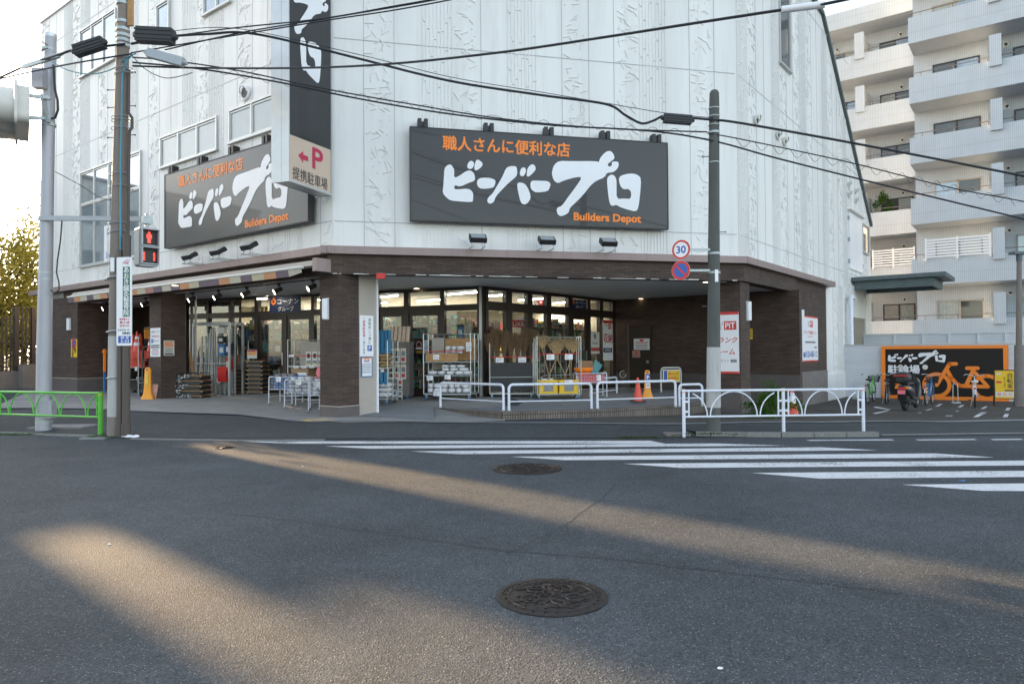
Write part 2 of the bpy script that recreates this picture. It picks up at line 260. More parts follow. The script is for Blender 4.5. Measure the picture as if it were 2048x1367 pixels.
    def vtext(s,t,x,z,size,pitch,Y=0,m=None,bold=0):
        if bold:
            e=bold*size
            for i,(dx,dz) in enumerate(((-e,0),(e,0),(0,e))): s.vtext(t,x+dx,z+dz,size,pitch,Y-.0003*i,m,0)
            return
        for i,c in enumerate(t):
            vs_,fs=textgeo(c,bold)
            if vs_:
                cx=(min(v.x for v in vs_)+max(v.x for v in vs_))/2; cz=(min(v.y for v in vs_)+max(v.y for v in vs_))/2
                rot=c in 'ー「」'
                s.add([((x+((v.y-cz) if rot else (v.x-cx))*size),Y,(z-i*pitch+((-(v.x-cx)) if rot else (v.y-cz))*size)) for v in vs_],fs,m)
    def build(s,name,parent=None,loc=None,rz=None,rot=None,mats=None):
        me=bpy.data.meshes.new(name); ms=[]
        for m in s.mi:
            if m not in ms: ms.append(m)
        me.from_pydata(s.v,[],s.f)
        for m in ms: me.materials.append(MATS[m])
        ix={m:i for i,m in enumerate(ms)}
        me.polygons.foreach_set('material_index',[ix[m] for m in s.mi]); me.polygons.foreach_set('use_smooth',s.sm)
        me.update()
        o=bpy.data.objects.new(name,me); sc.collection.objects.link(o)
        if parent: o.parent=parent
        if loc is not None: o.location=loc
        if rz is not None: o.rotation_euler=(0,0,rz)
        if rot is not None: o.rotation_euler=rot
        if s.fr is not None:   # built in a facade frame: set the object there
            m4=Matrix.Translation(s.fr.o)@Matrix.Rotation(s.fr.rz,4,'Z')
            if parent: m4=pm(parent).inverted()@m4
            o.matrix_local=m4
        elif parent is not None and parent.get('world_parts'): o.location=-parent.location
        if any(s.sm):
            try: me.set_sharp_from_angle(angle=R(40))
            except Exception: pass
        return o
def pm(o):
    m=o.matrix_basis.copy()
    if o.parent: m=pm(o.parent)@m
    return m
def tag(o,label,cat,group=None):
    o['label']=label; o['category']=cat
    if group: o['group']=group
    return o
def thing(name,label,cat,loc=(0,0,0),rz=0,group=None):
    o=bpy.data.objects.new(name,None); o.empty_display_size=.2; sc.collection.objects.link(o); o.location=loc; o.rotation_euler=(0,0,rz); return tag(o,label,cat,group)
def struct(o): o['kind']='structure'; return o
def kids(o): return [c for c in bpy.data.objects if c.parent==o]
def dup(o,loc,rz=None,label=None,group=None,parent=None):
    c=o.copy(); sc.collection.objects.link(c)
    if parent is not None: c.parent=parent
    else:
        c.location=loc
        if rz is not None: c.rotation_euler=(0,0,rz)
        if label: c['label']=label
        if group: c['group']=group
    for k in kids(o): dup(k,None,parent=c)
    return c
def sheet(name,front,back,off,m,nu=40,nv=10):
    "a ground sheet laid over the terrain between two polylines"
    def rs(P,n):
        P=[Vector((p[0],p[1])) for p in P]; L=[0]
        for a,b in zip(P,P[1:]): L.append(L[-1]+(b-a).length)
        o=[]
        for i in range(n+1):
            t=L[-1]*i/n; j=max(k for k in range(len(L)) if L[k]<=t+1e-9); j=min(j,len(P)-2); q=(t-L[j])/max(1e-9,L[j+1]-L[j]); o.append(P[j].lerp(P[j+1],q))
        return o
    A,B=rs(front,nu),rs(back,nu); b=MB(m); vs_=[]
    for j in range(nv+1):
        for i in range(nu+1):
            p=A[i].lerp(B[i],j/nv); vs_.append((p.x,p.y,T(p.x,p.y)+off))
    w_=nu+1; b.add(vs_,[(j*w_+i,j*w_+i+1,(j+1)*w_+i+1,(j+1)*w_+i) for j in range(nv) for i in range(nu)],m,True)
    return struct(b.build(name))
def G2(px,py): p=gnd(px,py); return (p.x,p.y)
# brush lettering of the shop sign, outlines traced in the sign's own plane
BR=[[(325,430),(345,405),(370,398),(385,412),(400,440),(395,500),(440,480),(480,450),(515,440),(545,465),(551,500),(545,520),(500,535),(440,563),(400,548),(397,580),(440,580),(490,575),(520,585),(538,610),(535,660),(530,674),(430,668),(370,662),(340,640),(312,605),(318,560),(322,500)],
[(495,400),(510,375),(530,372),(545,390),(540,415),(525,432),(500,430),(493,415)],[(558,368),(575,363),(605,385),(606,405),(590,425),(560,445),(545,435),(548,400)],
[(562,525),(580,500),(620,495),(660,497),(698,510),(700,530),(692,560),(670,572),(600,578),(570,562)],
[(775,430),(800,412),(850,410),(858,430),(860,465),(850,490),(800,530),(740,590),(700,635),(690,670),(665,686),(645,680),(638,660),(650,635),(680,610),(720,540),(750,490)],
[(880,445),(893,422),(915,420),(925,440),(915,475),(895,488),(877,475)],[(935,425),(960,398),(985,400),(996,430),(985,450),(950,485),(927,487),(930,455)],
[(862,530),(900,532),(925,550),(950,600),(958,645),(935,680),(912,692),(885,680),(870,620),(858,560)],
[(957,525),(975,515),(1040,518),(1085,520),(1104,540),(1095,570),(1080,595),(1000,604),(970,590),(955,565)],
[(1115,440),(1130,400),(1165,372),(1260,375),(1440,374),(1455,385),(1465,350),(1500,310),(1535,297),(1560,315),(1572,355),(1545,375),(1520,395),(1522,410),(1540,415),(1552,398),(1548,382),(1570,376),(1598,380),(1600,405),(1590,430),(1560,455),(1510,460),(1500,490),(1430,520),(1390,555),(1340,620),(1280,680),(1240,715),(1235,750),(1180,777),(1155,765),(1145,735),(1150,712),(1185,700),(1230,635),(1280,570),(1335,490),(1290,490),(1200,515),(1155,537),(1125,515),(1112,470)],
[(1518,490),(1545,470),(1570,480),(1583,510),(1583,560),(1582,650),(1640,645),(1685,650),(1690,600),(1670,575),(1630,580),(1605,545),(1598,490),(1640,470),(1700,463),(1740,475),(1762,500),(1755,600),(1740,715),(1720,742),(1650,722),(1600,705),(1580,690),(1550,702),(1530,680),(1520,600),(1513,520)]]
def homog(src,dst):
    A=[];b=[]
    for (x,y),(u,v) in zip(src,dst):
        A.append([x,y,1,0,0,0,-u*x,-u*y]); b.append(u); A.append([0,0,0,x,y,1,-v*x,-v*y]); b.append(v)
    h=np.linalg.solve(np.array(A,float),np.array(b,float))
    return lambda x,y:((h[0]*x+h[1]*y+h[2])/(h[6]*x+h[7]*y+1),(h[3]*x+h[4]*y+h[5])/(h[6]*x+h[7]*y+1))
HU=homog([(78,125),(1953,245),(1953,863),(82,802)],[(0,1),(1,1),(1,0),(0,0)])
BRU=[[HU(*p) for p in g] for g in BR]      # in 0..1 of the big sign
def smoothp(P):
    o=[]
    for i in range(len(P)):
        a,b=P[i],P[(i+1)%len(P)]; o.append((a[0]*.75+b[0]*.25,a[1]*.75+b[1]*.25)); o.append((a[0]*.25+b[0]*.75,a[1]*.25+b[1]*.75))
    return o
BRU=[smoothp(g) for g in BRU]
def brush(b,x0,z0,W,Hh,Y,m,sel=None,u0=0,v0=0,us=1,vs_=1):
    for i,g in enumerate(BRU):
        if sel and i not in sel: continue
        b.poly([(x0+(u-u0)/us*W,z0+(v-v0)/vs_*Hh) for u,v in g],Y-.0004*(i%2),m)
def leafcloud(b,c,rad,n,size,m,clump=12,seed=1,flat=1.):
    r=random.Random(seed); c=Vector(c); rad=Vector(rad)
    cs=[Vector([r.gauss(0,.42) for _ in range(3)]) for _ in range(clump)]
    vs_=[];fs=[]
    for i in range(n):
        q=r.choice(cs)+Vector([r.gauss(0,.17) for _ in range(3)])
        p=c+Vector((q.x*rad.x,q.y*rad.y,q.z*rad.z)); a=Vector([r.uniform(-1,1) for _ in range(3)]).normalized(); a.z*=flat; u=a.orthogonal().normalized(); k=size*r.uniform(.6,1.4)
        d=u.cross(a).normalized(); j=len(vs_); vs_+=[p+u*k,p+d*k*.45,p-u*k,p-d*k*.45]; fs.append((j,j+1,j+2,j+3))
    b.add(vs_,fs,m)
# ---------------- ground ----------------
b=MB('road_asphalt'); xs=[-600,-200,-80,-45]+[-30+i*1. for i in range(61)]+[45,80,200,600]; ys=[-300,-60,-20,-8,0,6,12]+[13+i*.5 for i in range(15)]+[20+i for i in range(1,20)]+[45,60,120,600]
b.add([(x,y,T(x,y)) for y in ys for x in xs],[(j*len(xs)+i,j*len(xs)+i+1,(j+1)*len(xs)+i+1,(j+1)*len(xs)+i) for j in range(len(ys)-1) for i in range(len(xs)-1)],None,True)
struct(b.build('road'))
# footpath (thin asphalt sheet with a granite kerb)
fp_front=[G2(-260,869),G2(0,868),G2(190,873),G2(240,876),G2(560,878),G2(900,877),G2(1300,876),G2(1400,874),G2(1760,873),G2(2048,869),G2(2500,862)]
fp_back=[G2(-260,822),G2(0,820),G2(180,820),G2(257,822),G2(560,838),G2(700,846),G2(860,845),G2(1200,848),G2(1400,845),G2(1800,842),G2(2200,842)]
sheet('footpath',fp_front,fp_back,.012,'footpath_asphalt',90,8)
sheet('forecourt',[G2(-30,818),G2(104,816),G2(257,821),G2(480,829),G2(640,843),G2(690,846),G2(860,845),G2(1010,843)],[(-20,31),(-16,29),(-13,27),(-9,25),(-5,23.3),(-2.5,21.5),(-1.2,20.6),(-.2,20)],.02,'forecourt_tile',60,14)
sheet('parking_lot',[G2(1180,848),G2(1400,846),G2(1600,845),G2(1900,843),G2(2300,842)],[(3,30),(7,30),(12,30),(18,26),(24,20)],.010,'lot_asphalt',30,20)
sheet('gutter_edge',[G2(-30,819),G2(104,817.5),G2(257,822.5),G2(480,830.5),G2(640,845.5),G2(860,846),G2(1200,849),G2(1500,847),G2(2200,843)],[G2(-30,817),G2(104,815),G2(257,820),G2(480,828),G2(640,842.5),G2(860,844),G2(1200,847),G2(1500,845),G2(2200,841)],.026,'concrete_floor',80,2)
# kerbs
def kerb(name,pts,hgt,wd,m,seg=.6):
    b=MB(m); P=[Vector((p[0],p[1])) for p in pts]
    for a,c in zip(P,P[1:]):
        n=max(1,round((c-a).length/seg))
        for i in range(n):
            p,q=a.lerp(c,i/n+.004),a.lerp(c,(i+1)/n-.004); h0=hgt; d=(q-p).normalized(); r=Vector((-d.y,d.x))*wd/2; z=T(*((p+q)/2))
            mid=(p+q)/2; b.obox((mid.x,mid.y,z+h0/2-.05),(d.x*(q-p).length/2,d.y*(q-p).length/2,0),(r.x,r.y,0),(0,0,h0/2+.05))
    return b.build(name)
struct(kerb('kerb',[atz(1392,872,0),atz(1420,872.5,0),atz(1560,873,0),atz(1755,872,0)],.085,.16,'granite'))
struct(kerb('low_kerb',[atz(-260,867,0),atz(0,869,0),atz(186,875,0)],.03,.14,'granite'))
struct(kerb('dropped_kerb',[atz(262,879,0),atz(480,881,0),atz(650,880,0)],.018,.10,'granite'))
struct(kerb('dropped_kerb',[atz(1760,871,0),atz(2048,867,0),atz(2500,860,0)],.02,.12,'granite'))
b=MB('footpath_asphalt'); K=[atz(1392,871,0),atz(1420,871.5,0),atz(1560,872,0),atz(1755,871,0)]
for a,c in zip(K,K[1:]): b.add([(a.x,a.y,.078),(c.x,c.y,.078),(c.x+.3,c.y+1.2,.05),(a.x-.1,a.y+1.2,.05)],[(0,1,2,3)])
struct(b.build('verge'))
# crosswalk
b=MB('road_paint')
def stripe(tl,bl,br,tr,z=.004):
    P=[atz(*p,0) for p in (tl,bl,br,tr)]; b.add([(p.x,p.y,z) for p in P],[(0,1,2,3)])
stripe((483,882),(590,886.5),(1525,889.5),(1310,880)); stripe((650,892),(745,897),(1560,893.5),(1640,890)) if 0 else None
S=[((483,882.5),(575,887),(1330,887),(1300,881)),((650,892),(740,897),(1580,891),(1430,886.5)),((822,902.3),(915,908),(1755,900),(1640,894.2)),((1020,913),(1130,920),(1990,914.5),(1870,906.5)),
   ((1246,927),(1362,935.5),(2140,930),(2080,920.5)),((1503,945.5),(1640,957),(2260,952),(2200,940)),((1803,969),(1965,981.5),(2500,984),(2400,963))]
b=MB('road_paint')
for q in S: stripe(*q)
o=struct(b.build('crosswalk'))
b=MB('road_paint')
for x0,x1 in ((1612,1790),(1830,1955),(1980,2048),(2080,2400)):
    stripe((x0,879.5-(x0-1612)*.004),(x0+8,881.5-(x0-1612)*.004),(x1,881.0-(x1-1612)*.004),(x1-8,879.0-(x1-1612)*.004),.005)
struct(b.build('edge_line'))
b=MB('road_paint')
for q in [((1777,820),(1746,814),(1752,812.5),(1783,818)),((1890,831.5),(1912,821.5),(1918,821.5),(1904,831.5)),((1946,833.5),(1962,824),(1974,824),(1956,833.5)),((2005,833.5),(2010,827),(2018,827),(2015,833.5)),((1915,814),(1922,809.5),(1929,809.5),(1922,814)),((1961,817),(1970,812),(1976,812),(1968,817)),((2010,820),(2014,815),(2022,815),(2018,820)),((1870,812),(1880,807),(1886,807),(1877,812)),((1835,825),(1860,817),(1866,817),(1842,825)),((1745,826),(1772,820.5),(1778,821),(1752,827))]:
    P=[gnd(*p,.015) for p in q]; b.add([(p.x,p.y,p.z) for p in P],[(0,1,2,3)])
struct(b.build('bay_lines'))
# road seams and cracks
b=MB('black')
def crack(pts,wd,seed,m='crack_tar'):
    r=random.Random(seed); P=[Vector(atz(*p,0)) for p in pts]; L=[]
    for a,c in zip(P,P[1:]):
        n=max(2,int((c-a).length/.08))
        for i in range(n): L.append(a.lerp(c,i/n)+Vector((r.gauss(0,.012),r.gauss(0,.012),0)))
    L.append(P[-1])
    for i,(a,c) in enumerate(zip(L,L[1:])):
        d=(c-a).normalized(); q=Vector((-d.y,d.x,0))*wd*r.uniform(.4,1)/2; z=Vector((0,0,.0022)); b.add([a-q+z,c-q+z,c+q+z,a+q+z],[(0,1,2,3)],m)
mat('crack_tar',(.026,.028,.030),.8,var=.3); mat('seam_tar',(.034,.036,.036),.75,var=.35,scale=8)
crack([(1232,968),(1200,1000),(1160,1025),(1130,1050),(1060,1085),(1010,1110)],.015,1); crack([(0,985),(300,1008),(620,1045),(1000,1100),(1250,1120),(1500,1150),(1800,1185)],.030,2,'seam_tar'); crack([(860,848),(1000,862),(1150,874)],.014,4,'seam_tar')
struct(b.build('road_cracks'))
# manhole covers
def manhole(name,px,py,rad,label,seed,group=None):
    p=atz(px,py,0); t=thing(name,label,'manhole',(p.x,p.y,0),.4*seed)
    b=MB('iron'); b.lathe([(rad,-.02),(rad,.006),(rad*.97,.009),(rad*.90,.009),(rad*.895,.003)],n=48); b.build('rim',t)
    b=MB('iron'); b.lathe([(rad*.885,-.02),(rad*.885,.004),(rad*.87,.0065),(.001,.0065)],n=48); r=random.Random(seed)
    b.torus((0,0,.007),(0,0,1),rad*.78,.005,n=48)
    for i in range(26):
        a=i*2*math.pi/26; b.cyl((rad*.84*math.cos(a),rad*.84*math.sin(a),.004),(rad*.84*math.cos(a),rad*.84*math.sin(a),.013),rad*.018,n=6)
    for i in range(70):
        a=r.uniform(0,6.28); q=rad*.72*math.sqrt(r.random()); x,y=q*math.cos(a),q*math.sin(a); b.box(x-.011,x+.011,y-.008,y+.008,.004,.013)
    for i in range(5):
        a0=i*1.257; b.tube([(rad*.72*k/8*math.cos(a0+k*.13),rad*.72*k/8*math.sin(a0+k*.13),.009) for k in range(1,9)],.006,n=5)
        x,y=rad*.42*math.cos(a0+.6),rad*.42*math.sin(a0+.6); b.torus((x,y,.009),(0,0,1),rad*.17,.005,n=16)
    for a in (.9,3.3,5.2): b.cyl((rad*.93*math.cos(a),rad*.93*math.sin(a),.007),(rad*.93*math.cos(a),rad*.93*math.sin(a),.0105),rad*.028,m='black',n=10)
    b.build('cover',t)
manhole('manhole_cover',1104,1192,.375,'patterned iron manhole cover nearest the camera, half in the sun streak',1)
manhole('manhole_cover',1055,937,.49,'wide round iron manhole cover beside the crosswalk stripes',2)
manhole('manhole_cover',448,895,.17,'tiny iron valve cover in the road near the pole with the white bag',3)
# ---------------- the store ----------------
st=thing('store_building','white relief clad corner hardware store with brown tiled ground floor','store',(-4.0,16.4,.2)); st['world_parts']=1
LEN_F=10.5; ZT=14.46; ZC=3.51; ZF0,ZF1=3.96,4.14
# wall bodies, built in each facade's own frame
b=MB('white_wall',fr=LF); b.box(-17.4,0,0,.3,ZF0-.2,ZT); b.box(-17.4,-17.1,.3,8,ZF0-.2,ZT); b.build('wall',st)
b=MB('white_wall',fr=FF); b.box(0.02,LEN_F,0.003,.3,ZF0-.2,ZT); b.build('wall',st)
b=MB('white_wall',fr=RF)
P=[(0.02,-.4),(0.02,14.46),(8.6,13.85),(16.4,7.27),(16.4,-.4)]
Pl=[(0.02,ZF0-.3),(0.02,14.46),(8.66,13.9),(16.4,7.27),(16.4,-.4),(8.75,-.4),(8.75,ZF0-.3)]
n=len(Pl); b.poly(Pl,0.003); b.poly(Pl,.3)
b.add([(p[0],y,p[1]) for p in Pl for y in (.003,.3)],[(2*i,2*i+1,(2*i+3)%(2*n),(2*i+2)%(2*n)) for i in range(n)])
b.build('wall',st)
# copings
b=MB('alu',fr=LF); b.box(-17.5,.05,-.06,.36,ZT,ZT+.12); b.build('coping',st)
b=MB('alu',fr=FF); b.box(0,LEN_F,-.06,.36,ZT+.003,ZT+.12); b.build('coping',st)
b=MB('teal_steel',fr=RF); b.beam((0,.12,14.5),(8.66,.12,13.95),.45,.14); b.beam((8.66,.12,13.92),(16.45,.12,7.27),.45,.14,up=(0,0,1)); b.build('coping',st)
b=MB('retain'); q=[LF.w(-17.2,8,0),Vector((2,32,0)),Vector((2,40,0)),RF.w(16.2,.3,0)]
b.add([(q[0].x,q[0].y,-.3),(q[1].x,q[1].y,-.3),(q[1].x,q[1].y,ZT-.7),(q[0].x,q[0].y,ZT-.7)],[(0,1,2,3)]); e=RF.w(8.6,.3,0); b.add([(q[1].x,q[1].y,-.3),(e.x,e.y,-.3),(e.x,e.y,13.4),(q[1].x,q[1].y,13.4)],[(0,1,2,3)]); b.build('rear_wall',st)
# roof body behind so that nothing is open
b=MB('offwhite'); A_=LF.w(-17.2,.3,0); B_=FF.w(0,.2,0); C_=FF.w(LEN_F,.3,0); D_=RF.w(8.6,.3,0); E_=RF.w(8.6,9,0)
pts=[A_,B_,C_,D_,Vector((2,32,0))+Vector((0,0,0)),LF.w(-17.2,8,0)]
b.add([(p.x,p.y,ZT-.7) for p in pts],[tuple(range(6))]); b.add([(p.x,p.y,ZF0+.1) for p in pts],[tuple(range(6))]); b.build('roof',st)
# relief strips
def relief(fr,x0,x1,zlo,zhi,seq,wd,name,skip,top=None,seed=3):
    b=MB('white_wall',fr=fr); j=MB('wall_joint',fr=fr); r=random.Random(seed); x=x0; i=0
    def ok(cx,cz):
        return not any(a-.05<cx<c+.05 and d-.05<cz<e+.05 for a,c,d,e in skip)
    while x<x1-.15:
        k=seq[i%len(seq)]; i+=1; w_=min(wd*(1 if k!='p' else .95),x1-x); zt=min(zhi,top(x+w_/2)) if top else zhi
        if top: zt=min(zt,top(x),top(x+w_))
        if k=='s':
            n=int((zt-zlo)*w_*18)
            for _ in range(n):
                cx,cz=x+r.uniform(.09,w_-.09),r.uniform(zlo+.06,zt-.06)
                if not ok(cx,cz): continue
                a=r.choice([.2,.5,1.,1.4,1.9,2.3,2.8])+r.uniform(-.2,.2); L=r.uniform(.07,.125); c_,s_=math.cos(a),math.sin(a)
                b.obox((cx,-.004,cz),(L*c_,0,L*s_),(0,.011,0),(-.0075*s_,0,.0075*c_))
            for q in range(int((zt-zlo)*4)):
                cx,cz=x+r.uniform(.06,w_-.06),r.uniform(zlo,zt)
                if ok(cx,cz): b.obox((cx,-.004,cz),(.013,0,0),(0,.012,0),(0,0,.013))
        elif k=='r':
            nb=max(3,int(w_/.085))
            for q in range(nb+1):
                cx=x+q*w_/nb; z=zlo
                while z<zt:
                    z2=min(zt,z+r.uniform(.5,2.0))
                    segs=[(z,z2)]
                    for a,c,d,e in skip:
                        if a-.02<cx<c+.02: segs=[(s0,s1) for (u,v) in segs for (s0,s1) in ((u,min(v,d)),(max(u,e),v)) if s1-s0>.02]
                    for s0,s1 in segs: b.box(cx-.010,cx+.010,-.012,.002,s0,s1)
                    if q<nb and ok(cx+w_/nb/2,z2): b.obox((cx+w_/nb/2,-.006,z2),(.018,0,0),(0,.016,0),(0,0,.018))
                    z=z2+.05
        segs=[(zlo,zt)]
        for a,c,d,e in skip:
            if a-.02<x<c+.02: segs=[(s0,s1) for (u,v) in segs for (s0,s1) in ((u,min(v,d)),(max(u,e),v)) if s1-s0>.02]
        for s0,s1 in segs:
            if x>x0+.1: j.box(x-.006,x+.006,-.0035,.002,s0,s1)
        x+=w_
    for z in (4.76,9.07,13.37):
        ed=sorted([(x0,x1)]); segs=[(x0,x1)]
        if top:
            segs=[(x0,min(x1,max(x0+.1,x1 if top(x1)>z else x0+ (lambda:next((q*.1 for q in range(int((x1-x0)*10)) if top(x0+q*.1)<z),x1-x0))())))]
        for a,c,d,e in skip:
            if d<z<e: segs=[(s0,s1) for (u,v) in segs for (s0,s1) in ((u,min(v,a)),(max(u,c),v)) if s1-s0>.02]
        for s0,s1 in segs: j.box(s0,s1,-.0045,.002,z-.009,z+.009)
    b.build(name,st); j.build('panel_joints',st)
def prect(fr,*pts,off=0):
    q=[fr.pin(x,y,off) for x,y in pts]; return (min(a for a,_ in q),max(a for a,_ in q),min(c for _,c in q),max(c for _,c in q))
WL=[prect(LF,(324,281),(435.6,236.2),(324.9,335.7),(435.6,295.9)),None,None]
a=LF.pin(461.7,225); c=LF.pin(460.4,287); WL[1]=(a[0],a[0]+WL[0][1]-WL[0][0],c[1],a[1])
a=LF.pin(163.4,348.6); c=LF.pin(162.5,533.8); e_=LF.pin(283,512); WL[2]=(a[0],e_[0],c[1],a[1])
a=LF.pin(163,115); c=LF.pin(161,157); e_=LF.pin(233,113); WL.append((a[0],e_[0],c[1],c[1]+1.6))
a=LF.pin(316,16); c=LF.pin(317,60); e_=LF.pin(340,50); WL.append((a[0],e_[0],c[1]-.3,a[1]))
c=LF.pin(410,32); e_=LF.pin(462,0); WL.append((c[0],e_[0],c[1],c[1]+1.5))
WR=[prect(RF,(1558,118),(1579,141)),prect(RF,(1724,449),(1736,458),(1724,503),(1736,509)),prect(RF,(1696.5,424),(1722,438),(1697,534),(1722,546))]
a0,a1,_,z1=WR[0]; WR[0]=(a0,a1,z1-.1,z1+3.2)
skipL=[q for q in WL]; skipR=WR
relief(LF,-17.35,-.02,ZF1,ZT-.02,'prspsprsrpps'[::-1],.72,'relief_bars',skipL,seed=5)
relief(FF,0.05,LEN_F-.05,ZF1,ZT-.02,'pspr sprpspsrpspr'.replace(' ',''),.715,'relief_bars',[],seed=6)
def topR(x): return 14.4-(x*.56/8.66) if x<8.66 else 13.85-(x-8.66)*.855
relief(RF,.05,16.3,ZF1,14.4,'rspprsps',.72,'relief_bars',skipR,top=topR,seed=7)
relief(RF,9.0,12.6,0.9,ZF1,'psrs',.72,'relief_bars',[],seed=8)
# windows
def window(fr,q,cols,rows=1,pane='window_frost',sash=True,name='window',split=None):
    x0,x1,z0,z1=q; t=MB('win_frame',fr=fr); wf=.055
    t.box(x0-.03,x1+.03,-.07,.02,z1,z1+wf); t.box(x0-.06,x1+.06,-.10,.02,z0-.05,z0); t.box(x0-.03,x0+.03,-.065,.02,z0,z1); t.box(x1-.03,x1+.03,-.065,.02,z0,z1)
    for i in range(1,cols): x=x0+(x1-x0)*i/cols; t.box(x-.03,x+.03,-.06,.02,z0,z1)
    zs=[z0,z1] if not split else [z0,z0+(z1-z0)*split,z1]
    for z in zs[1:-1]: t.box(x0,x1,-.055,.02,z-.03,z+.03)
    f=t.build('window',st)
    for i in range(cols):
        for a,c in zip(zs,zs[1:]):
            p=MB(pane,fr=fr); u,v=x0+(x1-x0)*i/cols+.03,x0+(x1-x0)*(i+1)/cols-.03
            if sash:
                for r_ in ((u,v,a+.02,a+.06),(u,v,c-.06,c-.02),(u,u+.04,a+.06,c-.06),(v-.04,v,a+.06,c-.06)): p.box(r_[0],r_[1],-.045,.0,r_[2],r_[3],'win_frame')
            p.box(u+.04,v-.04,-.02,.0,a+.05,c-.05); p.build('pane',f)
window(LF,WL[0],3); window(LF,WL[1],3); window(LF,WL[3],3,pane='window_sky'); window(LF,WL[4],1,pane='window_sky'); window(LF,WL[5],2,pane='window_sky'); window(LF,WL[2],4,pane='window_sky',split=.66)
window(RF,WR[0],1,pane='window_dark'); window(RF,WR[1],1,pane='window_dark')
x0,x1,z0,z1=WR[2]; b=MB('sign_white',fr=RF); b.box(x0,(x0+x1)/2-.01,-.05,.01,z0,z1); b.box((x0+x1)/2+.01,x1,-.05,.01,z0,z1); b.box(x0-.08,x1+.08,-.16,.01,z1,z1+.05,'alu')
for z in (z0+.3,(z0+z1)/2,z1-.3): b.box(x0-.05,x0+.02,-.07,.01,z-.08,z+.08,'galv'); b.box(x1-.02,x1+.05,-.07,.01,z-.08,z+.08,'galv')
b.build('double_door',st)
for fr,px,py,s in ((LF,493,187,.17),(RF,1510,241,.13),(RF,1553,270,.12),(RF,1567,283,.12),(RF,1696,369,.11),(RF,1710,382,.11),(RF,1696,388,.11),(RF,1710,401,.11)):
    x,z=fr.pin(px,py); b=MB('sign_white' if fr is LF else 'offwhite',fr=fr)
    b.torus((x,-.05,z),(0,1,0),s,.03,n=20); b.cyl((x,0.01,z),(x,-.05,z),s); b.cyl((x,-.05,z),(x,-.062,z),s*.8,m='black'); b.tube([(x+s*math.cos(k*.393),-.09-.06*math.sin(k*.393),z+s*math.sin(k*.393)) for k in range(9)],.02,n=6); b.build('vent_hood',st)
# fascia, brown lintel, soffit
b=MB('fascia',fr=LF); b.box(-17.75,.24,-.28,.0,ZF0,ZF1); b.box(-17.75,-17.45,0,4,ZF0,ZF1); b.build('fascia',st)
b=MB('fascia',fr=FF); b.box(-.26,LEN_F+.12,-.28,0,ZF0+.002,ZF1+.002); b.build('fascia',st)
b=MB('fascia',fr=RF); b.box(-.12,8.95,-.28,0,ZF0,ZF1); b.build('fascia',st)
b=MB('brown_tile',fr=FF); b.box(-.12,LEN_F+.08,-.13,.25,ZC,ZF0+.01); b.build('lintel',st)
b=MB('brown_tile',fr=RF); b.box(.0,4.7,-.12,.25,ZC+.003,ZF0+.01); b.build('lintel',st)
b=MB('brown_tile',fr=LF); b.box(-15.2,-.02,-.02,.25,ZC+.002,ZF0+.01); b.build('lintel',st)
b=MB('offwhite'); r=random.Random(4)
x=0.
while x<LEN_F:
    w_=r.uniform(.05,.3)
    if r.random()<.7: b=MB('offwhite',fr=FF); b.box(x,x+w_,-.134,-.12,ZC-.004,ZC+r.uniform(.004,.022)); b.build('chipped_edge',st)
    x+=w_
soff=[LF.w(-15.5,.2,0),LF.w(-.1,.2,0),FF.w(.1,.2,0),FF.w(LEN_F,.2,0),RF.w(4.7,.2,0),RF.w(4.7,5.2,0),Vector((3.9,26.2,0)),Vector((-.8,20.6,0)),Vector((-10.95,24.8,0)),LF.w(-13,5,0),LF.w(-15.5,3.5,0)]
b=MB('soffit'); b.poly([(0,0)]*0+[(0,0),(0,1),(1,0)],0) if 0 else None
P3=[Vector((p.x,p.y,ZC+.03)) for p in soff]; b.add(P3,[tuple(x) for x in tessellate_polygon([P3])]); b.add([p+Vector((0,0,.08)) for p in P3],[tuple(x) for x in tessellate_polygon([P3])]); b.build('canopy_ceiling',st)
# pillars
def pillar(fr,x0,x1,y0,y1,zb,zt,name='pillar',bh=.27):
    b=MB('brown_tile',fr=fr); b.box(x0,x1,y0,y1,zb+bh,zt); o=b.build('pillar',st)
    c=MB('base_tile',fr=fr); c.box(x0-.006,x1+.006,y0-.006,y1+.006,-.5,zb+bh); c.box(x0-.012,x1+.012,y0-.012,y1+.012,zb+bh-.015,zb+bh+.004,'beige_panel'); c.build('base',o)
    return o
xl=LF.pin(639,700)[0]; xc=LF.loc((-4.02,16.2,0))
wC=CF.pin(718,700)[0]
dL=xc[0]-xl
pillar(CF,0.,wC,0.,dL,.165,ZC+.03)
b=MB('beige_panel',fr=CF); x2=CF.pin(752,700,.02)[0]; b.box(wC+.004,x2,.02,.20,-.3,ZC+.03); b.box(x2,x2+.05,-.02,.22,.1,ZC+.03,'sign_white'); b.build('end_post',st)
def lx(px): return LF.pin(px,700)[0]
p2a,p2b=lx(299),lx(322); 
dp2=Frame(tuple(LF.w(p2b,0,0))[:2],38.18).pin(371,700)[0]; b2=pillar(LF,p2a,p2b,0,dp2,.33,ZC+.02,bh=.0)
p1a,p1b=lx(95),lx(155)
pillar(LF,-17.35,p1b,0,1.7,.35,ZF0,bh=.50)
b=MB('dark_frame',fr=LF); b.box(p1b+.02,p1b+.14,1.6,1.72,.2,ZC); b.box(p2b+.003,p2b+.05,1.05,1.10,.9,ZC,'alu'); b.build('door_jamb',st)
